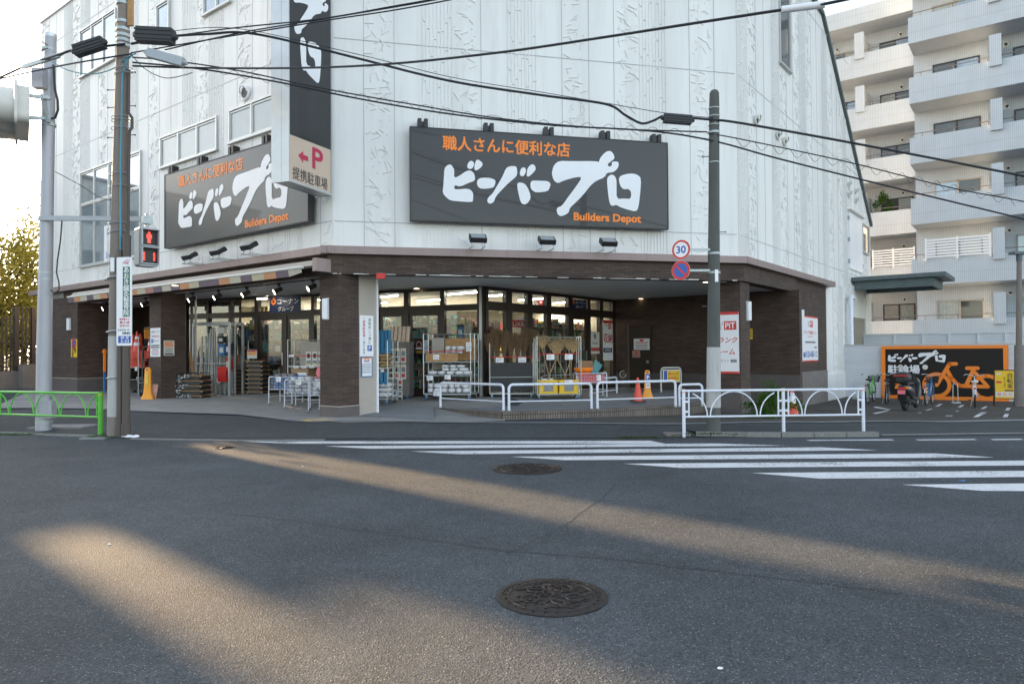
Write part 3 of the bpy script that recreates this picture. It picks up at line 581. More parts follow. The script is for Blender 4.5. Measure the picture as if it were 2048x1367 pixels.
# right pillar and right block
wR=RF.pin(1498,700)[0]; dR=1.25
pillar(RF,-.02,wR,-.03,.58,-.0,ZC+.02,bh=.62)
xe=RF.pin(1652,700)[0]
b=MB('brown_tile',fr=RF); b.box(4.7,xe,-.02,3.2,.95,ZF0); o=b.build('side_block',st)
b=MB('retain',fr=RF); b.box(4.69,xe+.01,-.045,3.2,-.5,.95); b.build('base',o)
b=MB('white_wall',fr=RF); b.box(xe+.02,12.6,-.03,.2,-.5,.78); b.build('plinth',st)
# back of the canopy, dark tiled
BKF=Frame((3.75,25.4),-52.94+180)
b=MB('brown_tile',fr=BKF); b.box(0,6.4,0,.25,0,ZC+.02); bw=b.build('back_wall',st)
b=MB('base_tile',fr=BKF); b.box(0,6.4,-.03,0,0,.9); b.build('base',bw)
b=MB('dark_frame',fr=BKF); x0,x1=BKF.pin(1260,700)[0],BKF.pin(1303,700)[0]; b.box(x0,x1,-.05,0.01,.3,2.55); b.box(x1-.16,x1-.08,-.09,-.05,1.25,1.35,'steel'); b.box(x0-.05,x0,-.08,0,.3,2.6,'base_tile'); b.build('back_door',st)
b=MB('dark_frame',fr=RF)
b.box(3.2,3.3,1.3,1.4,-.3,ZC); b.box(4.0,4.1,1.9,2.,-.3,ZC); b.build('side_entrance',st)
# glazing -----------------------------------------------------
G1=Frame((-10.95,23.8),math.degrees(math.atan2(10.02,-4.0))); G1L=math.hypot(10.02,4.0)
G2F=Frame((-.76,19.83),math.degrees(math.atan2(4.51,5.57))); G2L=math.hypot(4.51,5.57)
ZFL=.41
def glazing(fr,xs_,doors,ztr0,ztr1,name,L,vis=None):
    f=MB('dark_frame',fr=fr)
    f.box(0,L,-.04,.08,ztr0,ztr1); f.box(0,L,-.04,.08,ZC-.07,ZC+.02); f.box(0,L,-.05,.08,.2,ZFL+.10)
    for x,w_ in xs_: f.box(x-w_/2,x+w_/2,-.05,.09,ZFL,ZC)
    fo=f.build(name,st)
    X=[x for x,_ in xs_]; Wd=[w_ for _,w_ in xs_]
    for i in range(len(X)-1):
        a,c=X[i]+Wd[i]/2,X[i+1]-Wd[i+1]/2
        g=MB('glass',fr=fr); g.box(a,c,.02,.028,ztr1,ZC-.07); g.build('transom_pane',fo)
        if i in doors:
            d=MB('dark_frame',fr=fr); d.box(a,a+.10,-.02,.03,ZFL+.1,ztr0); d.box(c-.10,c,-.02,.03,ZFL+.1,ztr0); d.box(a+.1,c-.1,-.02,.03,ZFL+.1,ZFL+.22); d.box(a+.1,c-.1,-.02,.03,ztr0-.12,ztr0); d.box(c-.07,c-.04,-.05,-.02,1.3,1.7,'steel')
            do=d.build('door',fo); g=MB('glass',fr=fr); g.box(a+.1,c-.1,0,.008,ZFL+.22,ztr0-.12); g.build('pane',do)
        else:
            g=MB('glass',fr=fr); g.box(a,c,.02,.028,ZFL+.1,ztr0); g.build('pane',fo)
def gx(fr,px): return fr.pin(px,650)[0]
zt0,zt1=G1.pin(850,623)[1],G1.pin(850,611)[1]
glazing(G1,[(gx(G1,p),w_) for p,w_ in ((372,.1),(417,.1),(462,.12),(515,.16),(572,.12),(627,.12),(690,.1),(757,.1),(814,.16),(886,.14),(962,.20))],{3,4,7,8},zt0,zt1,'shop_front',G1L)
glazing(G2F,[(gx(G2F,p),w_) for p,w_ in ((972,.12),(1016,.28),(1058,.25),(1096,.25),(1139,.25),(1176,.2),(1201,.22),(1226,.2))],{4},G2F.pin(1100,628)[1],G2F.pin(1100,612)[1],'shop_front',G2L)
b=MB('alu',fr=G1); b.box(G1L+.04,G1L+.12,-.08,.0,ZFL,ZC); b.build('rain_pipe',st)
# interior shell
def inner(p,d): return p
i1=[G1.w(0,.12,0),G1.w(G1L,.12,0),G2F.w(.1,.12,0),G2F.w(G2L,.12,0)]
bk=[Vector((-9.5,31,0)),Vector((0,31,0))]
b=MB('shop_ceiling'); P3=[Vector((p.x,p.y,ZC-.02)) for p in i1+bk[::-1]]; b.add(P3,[tuple(x) for x in tessellate_polygon([P3])]); b.build('interior_ceiling',st)
b=MB('concrete_floor'); P3=[Vector((p.x,p.y,ZFL+.06)) for p in i1+bk[::-1]]; b.add(P3,[tuple(x) for x in tessellate_polygon([P3])]); b.build('interior_floor',st)
b=MB('brick_interior')
for a,c in ((i1[0]+Vector((-.1,0,0)),bk[0]),(bk[0],bk[1]),(bk[1],i1[3])): b.add([(a.x,a.y,0),(c.x,c.y,0),(c.x,c.y,ZC),(a.x,a.y,ZC)],[(0,1,2,3)])
b.build('interior_wall',st)
# left storage niche walls
b=MB('brown_tile',fr=LF); b.box(-17.2,p2b-.2,2.6,2.8,0,ZC+.04); b.build('niche_wall',st)
b=MB('dark_frame'); a=LF.w(p2b-.25,2.7,0); c=G1.w(0,0.05,0); b.beam((a.x,a.y,1.8),(c.x,c.y,1.8),.1,3.5); b.build('niche_wall',st)
# platform
pf=[gnd(868,816),atz(1004,823.5,.30),atz(1200,818,.30),atz(1364,808.5,.30),atz(1425,800,.30)]
top=[(p.x,p.y) for p in pf]; back=[(6.6,21.0),(4.5,24.8),(3.6,25.2),(-.6,19.95),(-1.6,20.1)]
poly=top+back; zz=[.24,.30,.30,.30,.30,.36,.38,.38,.432,.432]
b=MB('platform_tile'); n=len(poly); P3=[Vector((x,y,z)) for (x,y),z in zip(poly,zz)]
b.add(P3,[tuple(x) for x in tessellate_polygon([[Vector((p.x,p.y,0)) for p in P3]])],'concrete_floor')
ptop=b.build('canopy_platform',None); struct(ptop)
for i in range(4):
    a,c=P3[i],P3[i+1]; fr=Frame((a.x,a.y),math.degrees(math.atan2(c.x-a.x,c.y-a.y))); L=math.hypot(c.x-a.x,c.y-a.y)
    b=MB('platform_tile',fr=fr); b.add([(0,-.01,-.2),(L,-.01,-.2),(L,-.01,c.z),(0,-.01,a.z),(0,.12,a.z+.004),(L,.12,c.z+.004)],[(0,1,2,3),(3,2,5,4)]); struct(b.build('platform_edge'))
b=MB('forecourt_tile'); q=[gnd(722,833),gnd(868,842),gnd(868,815),gnd(748,818)]; 
b.add([(q[0].x,q[0].y,q[0].z+.03),(q[1].x,q[1].y,q[1].z+.03),(q[2].x,q[2].y,q[2].z+.06),(q[3].x,q[3].y,q[3].z+.06)],[(0,1,2,3)],'concrete_floor'); struct(b.build('ramp'))
b=MB('yellow'); q=[gnd(612,842,.03),gnd(672,841,.03),gnd(650,837,.03),gnd(600,838,.03)]; b.add([tuple(p) for p in q],[(0,1,2,3)])
mat('tactile',(.50,.36,.14),.8,var=.2); b.mi=['tactile']; struct(b.build('tactile_paving'))
# ---------------- shop signs ----------------
mat('sign_face',(.014,.015,.018),.32,var=.12,scale=1.2,coat=.28,spec=.4,streak=True)
def bigsign(fr,x0,x1,z0,z1,label,Y=-.26,clips=(),bottoms=()):
    t=thing('shop_sign',label,'sign',tuple(fr.w((x0+x1)/2,Y,z0)),fr.rz,'billboards of the store'); W=x1-x0; Hh=z1-z0; X=-W/2
    b=MB('sign_face'); b.box(X,-X,0,.16,0,Hh); b.box(X-.02,X,-.012,.16,-.02,Hh+.02,'black'); b.box(-X,-X+.02,-.012,.16,-.02,Hh+.02,'black'); b.box(X,-X,-.012,.16,Hh,Hh+.02,'black'); b.box(X,-X,-.012,.16,-.02,0,'black'); b.build('panel',t)
    b=MB('sign_white'); brush(b,X,0,W,Hh,-.006,'sign_white'); b.build('brush_lettering',t)
    b=MB('orange'); u0,v0=HU(315,290); u1,v1=HU(1243,342); ua,va=HU(780,216); ub,vb=HU(780,318)
    b.text('職人さんに便利な店',X+u0*W,(vb-.0)*Hh,(va-vb)*Hh,-.005,'orange',bold=.022,wd=(u1-u0)*W)
    u0,v0=HU(1272,808); u1,v1=HU(1757,825); b.text('Builders Depot',X+u0*W,v0*Hh-.04,.27*Hh/2.42,-.005,'orange',bold=.035,wd=(u1-u0)*W); b.build('lettering',t)
    for u in clips:
        c=MB('black'); x=X+u*W; c.box(x-.12,x-.03,-.02,.18,Hh+.021,Hh+.22); c.box(x+.03,x+.12,-.02,.18,Hh+.021,Hh+.22); c.box(x-.03,x+.03,.02,.12,Hh+.05,Hh+.16); c.build('mount_clip',t)
    return t
x0,za=FF.pin(821.3,254.2,-.26); _,zb=FF.pin(822.4,439.3,-.26); x1,_=FF.pin(1334,287,-.26)
bigsign(FF,x0,x1,zb,za,'large dark billboard with brush lettering on the chamfered front wall',clips=(.044,.288,.519,.745,.957))
x0,za=LF.pin(329.9,351.1,-.26); _,zb=LF.pin(331.1,495.6,-.26); x1,_=LF.pin(615.9,440.1,-.26)
bigsign(LF,x0,x1,zb,za,'large billboard with brush lettering behind the hanging vertical sign, on the left wall',clips=(.05,.288,.519,.745,.957))
# floodlights under the billboards
def flood(fr,px,py,label,g):
    x,z=fr.pin(px,py,-.55); t=thing('floodlight',label,'floodlight',tuple(fr.w(x,-.12,ZF1)),fr.rz,g)
    b=MB('steel'); b.box(-.16,-.14,-.55,.0,.003,.03); b.box(.14,.16,-.55,.0,.003,.03); b.beam((-.15,-.5,.02),(-.15,-.42,.24),.02,.03); b.beam((.15,-.5,.02),(.15,-.42,.24),.02,.03); b.build('bracket',t)
    b=MB('black'); b.obox((0,-.42,.22),(.20,0,0),(0,.11,.07),(0,-.03,.05)); b.obox((0,-.30,.26),(.14,0,0),(0,.05,.03),(0,-.02,.04)); b.build('housing',t)
    b=MB('window_frost'); b.obox((0,-.452,.273),(.17,0,0),(0,.085,.054),(0,-.002,.003)); b.build('glass',t)
for px,l in ((956,'leftmost of the three black floodlights under the front billboard'),(1094,'middle one of the three black floodlights under the front billboard'),(1217,'rightmost of the three black floodlights under the front billboard')): flood(FF,px,500,l,'floodlights under the front billboard')
for px,py,l in ((378,540,'farthest left floodlight under the left wall billboard'),(435,530,'middle floodlight under the left wall billboard'),(497,520,'floodlight under the left wall billboard nearest the hanging sign')): flood(LF,px,py,l,'floodlights under the left billboard')
# hanging vertical sign
VF=Frame((-4.70,14.75),21.3)
t=thing('vertical_sign','tall projecting sign box at the corner with red parking arrow on beige foot','sign',tuple(VF.w(0,0,5.33)),VF.rz)
W=VF.pin(661,340)[0]; zb=5.33; D=.40
def vp(px,py): x,z=VF.pin(px,py); return (x,z-zb)
b=MB('rail_white'); b.box(0,W,.006,D,0,7.2); b.box(-.03,0,-.03,D+.03,-.03,7.2,'alu'); b.box(W,W+.03,-.03,D+.03,-.03,7.2,'alu'); b.box(0,W,-.03,.006,-.03,0.02,'alu'); b.box(0.02,W-.02,.02,D-.02,-.02,0,'alu'); b.box(-.036,-.03,.16,.18,0,7.2,'alu'); b.build('cabinet',t)
(_,zl),(_,zr)=vp(578,268),vp(661,300)
b=MB('sign_face'); b.poly([(0,zl),(W,zr),(W,7.2),(0,7.2)],-.002,'sign_face'); b.poly([(0,.02),(W,.02),(W,zr),(0,zl)],-.0015,'beige_sign'); b.build('face',t)
def bfit(b,sel,x0,x1,z0,z1,Y,m):
    us=[u for i in sel for u,_ in BRU[i]]; vs_=[v for i in sel for _,v in BRU[i]]; u0,u1,v0,v1=min(us),max(us),min(vs_),max(vs_)
    for i in sel: b.poly([(x0+(u-u0)/(u1-u0)*(x1-x0),z0+(v-v0)/(v1-v0)*(z1-z0)) for u,v in BRU[i]],Y,m)
b=MB('sign_white'); a=vp(600,150); c=vp(642,80); bfit(b,[10],a[0],c[0],vp(620,158)[1],vp(620,80)[1],-.006,'sign_white')
a=vp(583,65); c=vp(656,10); bfit(b,[9],a[0],c[0],vp(590,66)[1],vp(590,66)[1]+1.35,-.006,'sign_white'); bfit(b,[4,5,6,7],.2,1.2,6.0,6.9,-.006,'sign_white'); b.build('brush_lettering',t)
b=MB('crimson'); a=vp(596,309); c=vp(616,316); zc=(a[1]+c[1])/2-.02; b.poly([(a[0],zc),(a[0]+.17,zc+.13),(a[0]+.17,zc+.055),(c[0],zc+.055),(c[0],zc-.055),(a[0]+.17,zc-.055),(a[0]+.17,zc-.13)],-.006,'crimson')
a=vp(625,337); c=vp(645,305); b.text('P',a[0],a[1]+.02,c[1]-a[1]+.0,-.006,'crimson',bold=.03,wd=c[0]-a[0])
a=vp(585,355); c=vp(656,383); b.text('提携駐車場',a[0],a[1]-.02,.27,-.006,'black',bold=.004,wd=c[0]-a[0]-.03); b.build('lettering',t)
for z in (.4,1.6,3.2,5.0):
    b=MB('galv'); b.beam((W+.02,.2,z),(W+.32,.2,z),.06,.14); b.box(W+.3,W+.34,.1,.3,z-.15,z+.15); b.build('bracket',t)
# wall lamps
def walllamp(fr,px0,px1,py0,py1,off,label):
    x0,z0=fr.pin(px0,py1,off); x1,z1=fr.pin(px1,py0,off); W=.13 if fr in(LF,) else .14; xm=(x0+x1)/2
    t=thing('wall_lamp',label,'wall lamp',tuple(fr.w(xm,off,z0)),fr.rz,'white wall lamps on the brown tiles'); hh=z1-z0
    b=MB('sign_white'); w_=.085; pr=[(-w_,0),(-w_,-.07),(-w_*.5,-.11),(w_*.5,-.11),(w_,-.07),(w_,0)]; n=len(pr)
    b.add([(x,y,z) for z in (0,hh) for x,y in pr],[(i,(i+1)%n,n+(i+1)%n,n+i) for i in range(n)]+[tuple(range(n))[::-1],tuple(range(n,2*n))]); b.build('shade',t)
    b=MB('alu'); b.box(-w_-.006,w_+.006,-.02,.0,-.015,hh+.015); b.build('back_plate',t)
walllamp(LF,648,660,597,638,-.002,'white wall lamp on the corner pillar with the mail slot'); walllamp(LF,136,145,636,660,-.002,'white wall lamp above the yellow notice at the far left')
walllamp(RF,1489,1499,604,640,-.032,'white wall lamp on the pillar beside the red lettered banner'); walllamp(RF,1597,1605,620,650,-.022,'white wall lamp next to the telephone number sign')
# generic flat notice fixed to a wall
def notice(name,label,fr,px0,py0,px1,py1,off,base,art=None,cat='sign',group=None,th=.012,frame=None,partlabel=None):
    x0,z1=fr.pin(px0,py0,off); x1,z0=fr.pin(px1,py1,off); t=thing(name,label,cat,tuple(fr.w((x0+x1)/2,off,z0)),fr.rz,group); W=x1-x0; Hh=z1-z0
    b=MB(base); b.box(-W/2,W/2,0,th,0,Hh)
    if frame:
        for q in ((-W/2-.01,-W/2+.01,0,Hh),(W/2-.01,W/2+.01,0,Hh),(-W/2,W/2,-.01,.01),(-W/2,W/2,Hh-.01,Hh+.01)): b.box(q[0],q[1],-.008,th,q[2],q[3],frame)
    b.build('board',t)
    if art: b=MB('black'); art(b,W,Hh); b.build('print',t)
    return t
def lines(b,W,x0,x1,zs,h,m,seed=1):
    r=random.Random(seed)
    for z in zs:
        x=x0*W
        while x<x1*W: w_=r.uniform(.5,1.4)*h; b.rect(x,z,min(x1*W,x+w_),z+h,-.001,m); x+=w_+h*.25
def a_nopark(b,W,H_):
    b.disc(0,H_*.75,W*.36,-.001,'blue'); b.ring(0,H_*.75,W*.28,W*.38,-.002,'red'); b.line([(-W*.22,H_*.75+W*.22),(W*.22,H_*.75-W*.22)],W*.09,-.003,'red')
    b.vtext('駐車',W*.2,H_*.47,W*.36,H_*.14,-.001,'black',.02); b.vtext('禁止',-W*.2,H_*.47,W*.36,H_*.14,-.001,'black',.02)
    b.vtext('駐車',-W*.2,H_*.19,W*.3,H_*.11,-.001,'black',.02)
notice('no_parking_notice','yellow no parking notice with blue disc on the far left pillar',LF,142,678,154,714,-.006,'yellow',a_nopark)
def a_p2(b,W,H_):
    b.text('道路向こうに',0,H_*.84,H_*.055,-.001,'black',.01,wd=W*.8,align='c'); b.text('「提携駐車場」',0,H_*.68,H_*.06,-.001,'crimson',.012,wd=W*.8,align='c')
    b.rect(-W*.42,H_*.48,-W*.18,H_*.62,-.001,'blue'); b.text('P',-W*.3,H_*.50,H_*.09,-.002,'sign_white',.03,align='c'); b.text('あります',W*.12,H_*.52,H_*.055,-.001,'black',.01,wd=W*.5,align='c')
    b.rect(-W*.42,H_*.37,W*.42,H_*.41,-.001,'black'); b.rect(-W*.42,H_*.30,W*.42,H_*.34,-.001,'black'); lines(b,W,-.3,.3,[H_*.22],H_*.03,'navy'); lines(b,W,-.38,.38,[H_*.15],H_*.03,'crimson',2); lines(b,W,-.35,.35,[H_*.07],H_*.03,'black',3)
notice('parking_notice','white and blue parking notice on the grey narrow face of the second pillar',LF,300.5,656,320.5,713,-.006,'sign_white',a_p2)
PF=Frame(tuple(LF.w(p2b,0,0))[:2],38.18)
def a_po(b,W,H_):
    b.rect(-W*.42,H_*.58,W*.42,H_*.94,-.001,'orange_pale'); lines(b,W,-.36,.36,[H_*.82,H_*.70],H_*.06,'sign_white'); lines(b,W,-.36,.36,[H_*k for k in (.5,.43,.36,.29,.22)],H_*.03,'black',2); b.rect(-W*.42,H_*.05,W*.42,H_*.14,-.001,'black')
notice('framed_poster','small framed orange and grey poster on the dark side of the second pillar',PF,328,681,348,710,-.006,'offwhite',a_po,frame='alu')
def a_post(b,W,H_):
    b.vtext('道路向こう側に',W*.2,H_*.90,W*.20,H_*.098,-.001,'black',.01); b.vtext('「提携駐車場」あります',-W*.2,H_*.93,W*.19,H_*.083,-.0012,'black',.01)
    b.rect(W*.07,H_*.10,W*.40,H_*.24,-.001,'blue'); b.text('P',W*.235,H_*.125,H_*.09,-.002,'sign_white',.03,align='c')
def a_post(b,W,H_):
    b.vtext('道路向こう側に',W*.22,H_*.90,W*.20,H_*.093,-.001,'black',.01); b.vtext('「提携駐車場」',-W*.2,H_*.93,W*.2,H_*.085,-.0012,'crimson',.014); b.vtext('あります',-W*.2,H_*.93-7*H_*.085,W*.2,H_*.085,-.0012,'black',.01)
    b.rect(W*.05,H_*.13,W*.38,H_*.27,-.001,'blue'); b.text('P',W*.215,H_*.155,H_*.09,-.002,'sign_white',.03,align='c')
notice('parking_direction_sign','tall white sign with vertical lettering and blue P on the beige post',CF,719.5,630,747,712,-.0,'sign_white',a_post,th=.02)
def a_sm(b,W,H_):
    b.rect(-W*.44,H_*.93,W*.44,H_*.98,-.001,'orange'); b.ring(0,H_*.78,W*.16,W*.28,-.001,'orange_pale',a0=0,a1=3.14); b.rect(-W*.2,H_*.76,W*.2,H_*.82,-.001,'blue'); lines(b,W,-.4,.4,[H_*(.66-k*.06) for k in range(9)],H_*.022,'navy',4); b.rect(-W*.5,H_*.1,-W*.42,H_*.6,-.001,'goods_bu')
notice('store_notice','small printed paper notice with orange header below the tall parking sign',CF,723,714,744,752,-.001,'sign_white',a_sm,th=.01,frame='goods_bu')
def a_kn(b,W,H_):
    b.ring(-W*.37,H_*.70,H_*.08,H_*.20,-.001,'orange'); b.rect(-W*.39,H_*.86,-W*.35,H_*.97,-.001,'orange'); b.text('コーナン',-W*.24,H_*.54,H_*.32,-.001,'sign_white',.03,wd=W*.68); b.text('グループ',-W*.22,H_*.10,H_*.28,-.001,'sign_white',.03,wd=W*.5)
notice('blue_sign','blue sign with white lettering above the left sliding doors',G1,539,594,601,624,-.07,'navy',a_kn,th=.03)
a,_=G2F.pin(1143,600,-.06); 
notice('blue_sign','dark blue lettered sign above the right door near the brooms',G2F,1143.5,598,1172,619,-.07,'navy',a_kn,th=.03)
def a_pit(b,W,H_):
    b.rect(-W/2,H_*.955,W/2,H_,-.001,'red'); b.rect(-W/2,0,W/2,H_*.035,-.001,'red'); b.rect(-W*.02,H_*.71,W*.42,H_*.85,-.001,'red'); b.text('PiT',W*.2,H_*.735,H_*.09,-.002,'sign_white',.03,wd=W*.34,align='c')
    b.text('TRU',-W*.22,H_*.79,H_*.05,-.001,'black',0,wd=W*.3,align='c'); b.text('NK',-W*.2,H_*.72,H_*.05,-.001,'black',0,wd=W*.2,align='c')
    b.text('トランク',0,H_*.50,H_*.09,-.001,'red',.02,wd=W*.84,align='c',shear=.2); b.text('ルーム',0,H_*.31,H_*.09,-.001,'red',.02,wd=W*.7,align='c',shear=.2); b.text('収納ピット',-W*.1,H_*.185,H_*.05,-.001,'black',.0,wd=W*.5,align='c'); b.rect(W*.2,H_*.18,W*.42,H_*.23,-.001,'goods_gy')
PRF=Frame(tuple(RF.w(-.02,0,0))[:2],-52.94+180)
notice('storage_banner','tall white and red banner on the pillar behind the concrete pole',PRF,1421,625,1478.5,747,-.02,'sign_white',a_pit,th=.015)
def a_ph(b,W,H_):
    b.rect(-W/2,H_*.965,W/2,H_,-.001,'red'); b.rect(-W/2,0,W/2,H_*.03,-.001,'red'); b.rect(-.02*W,H_*.76,W*.17,H_*.90,-.001,'red'); b.text('PiT',W*.07,H_*.79,H_*.08,-.002,'sign_white',.03,wd=W*.15,align='c'); b.text('TRU',-W*.1,H_*.83,H_*.05,-.001,'black',0,wd=W*.13,align='c'); b.text('NK',-W*.09,H_*.77,H_*.05,-.001,'black',0,wd=W*.1,align='c')
    b.text('トランク収納ピット',0,H_*.60,H_*.08,-.001,'red',.015,wd=W*.8,align='c'); b.text('TRUNK PIT',0,H_*.53,H_*.035,-.001,'red',0,wd=W*.36,align='c'); lines(b,W,-.32,.32,[H_*.41],H_*.035,'black'); lines(b,W,.24,.42,[H_*.3],H_*.03,'black')
    b.rect(-W*.44,H_*.10,-W*.34,H_*.20,-.001,'blue'); b.text('0120-488-112',W*.06,H_*.10,H_*.13,-.001,'blue',.02,wd=W*.76,align='c')
notice('telephone_sign','white sign with a blue telephone number on the right side wall',RF,1604,630,1636.5,722,-.03,'sign_white',a_ph,th=.02)
def a_y(b,W,H_): lines(b,W,-.4,.4,[H_*k for k in (.8,.6,.4,.2)],H_*.09,'black')
notice('yellow_notice','small yellow notice inside the dark side entrance',Frame(tuple(RF.w(3.15,1.2,0))[:2],-52.94+180),1498,657,1505,678,0,'yellow',a_y)
def a_d(b,W,H_): b.rect(-W*.12,H_*.74,W*.12,H_*.92,-.001,'red'); lines(b,W,-.4,.4,[H_*.6],H_*.08,'red',1); lines(b,W,-.38,.38,[H_*k for k in(.42,.28,.12)],H_*.05,'black',2)
notice('door_notice','upper white notice on the dim back door',BKF,1267.5,677,1299,699,-.06,'sign_white',a_d); notice('door_notice','lower pinkish notice on the dim back door',BKF,1264.5,701,1280,714.5,-.062,'goods_pk',a_d)
def a_st(b,W,H_):
    b.rect(-W/2,H_*.93,W/2,H_,-.001,'red'); b.rect(0,H_*.79,W*.32,H_*.91,-.001,'red'); b.text('PiT',W*.16,H_*.81,H_*.07,-.002,'sign_white',.03,wd=W*.26,align='c'); b.text('TRU',-W*.18,H_*.85,H_*.04,-.001,'black',0,wd=W*.24,align='c')
    b.text('収納',0,H_*.44,H_*.24,-.001,'goods_rd',.02,wd=W*.9,align='c'); b.rect(-W*.5,H_*.20,W*.4,H_*.31,-.002,'navy'); b.text('OPEN',-W*.05,H_*.225,H_*.06,-.003,'sign_white',.01,wd=W*.6,align='c')
notice('storage_poster','white storage poster with dark red characters in the rightmost shop window',G2F,1206,640,1226,720,-.13,'sign_white',a_st)
def a_rp(b,W,H_): b.text('R',0,H_*.68,H_*.22,-.001,'black',.03,wd=W*.3,align='c'); b.text('POINT',0,H_*.42,H_*.11,-.001,'black',.0,wd=W*.66,align='c'); b.rect(-W/2,H_*.12,W/2,H_*.28,-.001,'goods_rd')
notice('point_poster','pale poster with a large letter R beside the shop door',G2F,1182,663,1199,707,-.06,'offwhite',a_rp)
def a_v(b,W,H_): b.poly([(-W*.4,H_*.9),(-W*.12,H_*.9),(0,H_*.35),(W*.12,H_*.9),(W*.4,H_*.9),(W*.12,H_*.05),(-W*.12,H_*.05)],-.001,'red')
notice('red_frame_sign','white square sign with a red letter and red border behind the transom glass',Frame(tuple(G2F.w(0,.5,0))[:2],38.99),1070,600,1093,613,0,'sign_white',a_v,frame='red')
def a_lx(b,W,H_): b.text('LIXIL',-W*.02,H_*.2,H_*.55,-.001,'sign_white',.03,wd=W*.7,align='c')
notice('red_poster','red lettered poster inside the window behind the brooms',Frame(tuple(G2F.w(0,.4,0))[:2],38.99),1021,639,1055,655,0,'red',a_lx)
def a_bk(b,W,H_): b.disc(0,H_*.68,W*.34,-.001,'goods_pk'); b.disc(0,H_*.68,W*.25,-.002,'black'); b.rect(-W*.38,H_*.36,W*.38,H_*.46,-.001,'sign_white'); b.text('22時閉店',0,H_*.1,H_*.14,-.001,'yellow',.02,wd=W*.7,align='c')
notice('round_emblem_poster','black poster with a round emblem on the sliding door glass',G1,829.5,680,846.5,708,-.06,'black',a_bk)
def a_wp(b,W,H_): lines(b,W,-.4,.4,[H_*k for k in(.85,.7,.55,.4,.25,.1)],H_*.05,'goods_bu',5)
notice('white_poster','pale blue printed sheet beside the black door poster',G1,847.5,680,858,706,-.06,'sign_white',a_wp)
b_=MB('red'); x,z=CF.pin(763,553,.5)
t=thing('red_alarm_box','small red box hanging under the canopy ceiling beside the beige post','alarm',tuple(Vector(atz(762,552,ZC-.05)))); b=MB('red'); b.box(-.10,.10,-.05,.05,-.06,.06); b.build('box',t); b=MB('base_tile'); b.box(-.04,.04,-.03,.03,.06,.085); b.build('base',t)
# awning
x0,x1=LF.pin(134.7,592,-.55)[0],LF.pin(620,522,-.30)[0]
t=thing('awning','rolled awning with coloured patchwork valance along the left shop front','awning',tuple(LF.w((x0+x1)/2,-.02,3.7)),LF.rz)
X=(x1-x0)/2; za=LF.pin(142,587,-.38)[1]-3.7
b=MB('beige_panel'); pr=[(-.05,.10),(-.34,.12),(-.42,.06),(-.44,-.02),(-.36,-.05),(-.05,.0)]; n=len(pr)
b.add([(x,y,z) for x in (-X+.05,X+.4) for y,z in pr],[(i,(i+1)%n,n+(i+1)%n,n+i) for i in range(n)]+[tuple(range(n)),tuple(range(n,2*n))[::-1]]); b.build('cassette',t)
b=MB('offwhite'); b.tube([(-X,-.52,-.04),(X+.05,-.52,-.04)],.035,n=8); b.build('front_bar',t)
PC=['goods_pc%d'%i for i in range(6)]
for k,c in zip(PC,((.17,.13,.16),(.56,.28,.15),(.52,.48,.38),(.17,.13,.16),(.52,.46,.33),(.42,.22,.18))): mat(k,c,.85,var=.05)
n=26
for i in range(n):
    a,c=-X+2*X*i/n,-X+2*X*(i+1)/n; m=PC[[0,1,2,3,4,1,0,2,5,1,4,5,3,2,0,1,4,3][i%18]]
    b=MB(m); k=.17 if i<n-1 else .10; b.add([(a,-.53,-.06),(c,-.53,-.06),(c,-.50,-.06-k),(a,-.50,-.06-(.17 if i<n else .1)),(a,-.36,-.02),(c,-.36,-.02)],[(0,1,2,3),(4,5,1,0)]); b.build('valance_patch',t)
b=MB('fascia'); b.box(X+.38,X+.52,-.5,.0,-.16,.14); b.build('end_bracket',t)
def a_kd(b,W,H_): b.text('K',0,H_*.74,H_*.16,-.001,'blue',.03,align='c'); b.text('エ',0,H_*.47,H_*.08,-.001,'goods_gy',.02,align='c'); b.text('De',0,H_*.14,H_*.13,-.001,'blue',.03,align='c')
notice('window_poster','white poster with large blue letters standing in the big left upper window',LF,208,452,225,524,-.055,'sign_white',a_kd)
# spotlights on track, under the left canopy
SP=[(181,617,'first'),(214,612,'second'),(293,604,'third'),(340,598,'fourth'),(387,590,'fifth'),(438,588,'sixth'),(495,580,'seventh'),(559,576,'eighth'),(627,569,'ninth')]
for i,(px,py,nm) in enumerate(SP):
    # the row of lamps hangs 0.9 m behind the front line
    x,z=LF.pin(px,py,.55); 
    lb='%s spotlight from the left on the track under the left canopy'%nm
    t=thing('spotlight',lb,'spotlight',tuple(LF.w(x,.55,ZC)),LF.rz,'spotlights on the canopy track')
    b=MB('dark_frame'); b.box(-.02,.02,-.06,.02,-.05,.03); b.cyl((0,-.02,-.05),(0,-.02,-.14),.012); b.build('arm',t)
    b=MB('dark_frame' if i!=3 else 'wood'); d=Vector((-.42,-.80,-.48)).normalized(); o_=Vector((0,-.02,-.16)); b.tube([o_-d*.10,o_-d*.09,o_+d*.10,o_+d*.13],[.03,.055,.062,.07],n=16); b.build('can',t)
    b=MB('lamp_glow'); q=o_+d*.142; b.cyl(q-d*.010,q,.062,m='lamp_glow'); b.build('bulb',t)
b=MB('dark_frame',fr=LF); b.box(-13.4,-.9,.52,.56,ZC-.0,ZC+.028); o=b.build('lighting_track'); tag(o,'thin dark lighting track under the left canopy ceiling','lighting track')
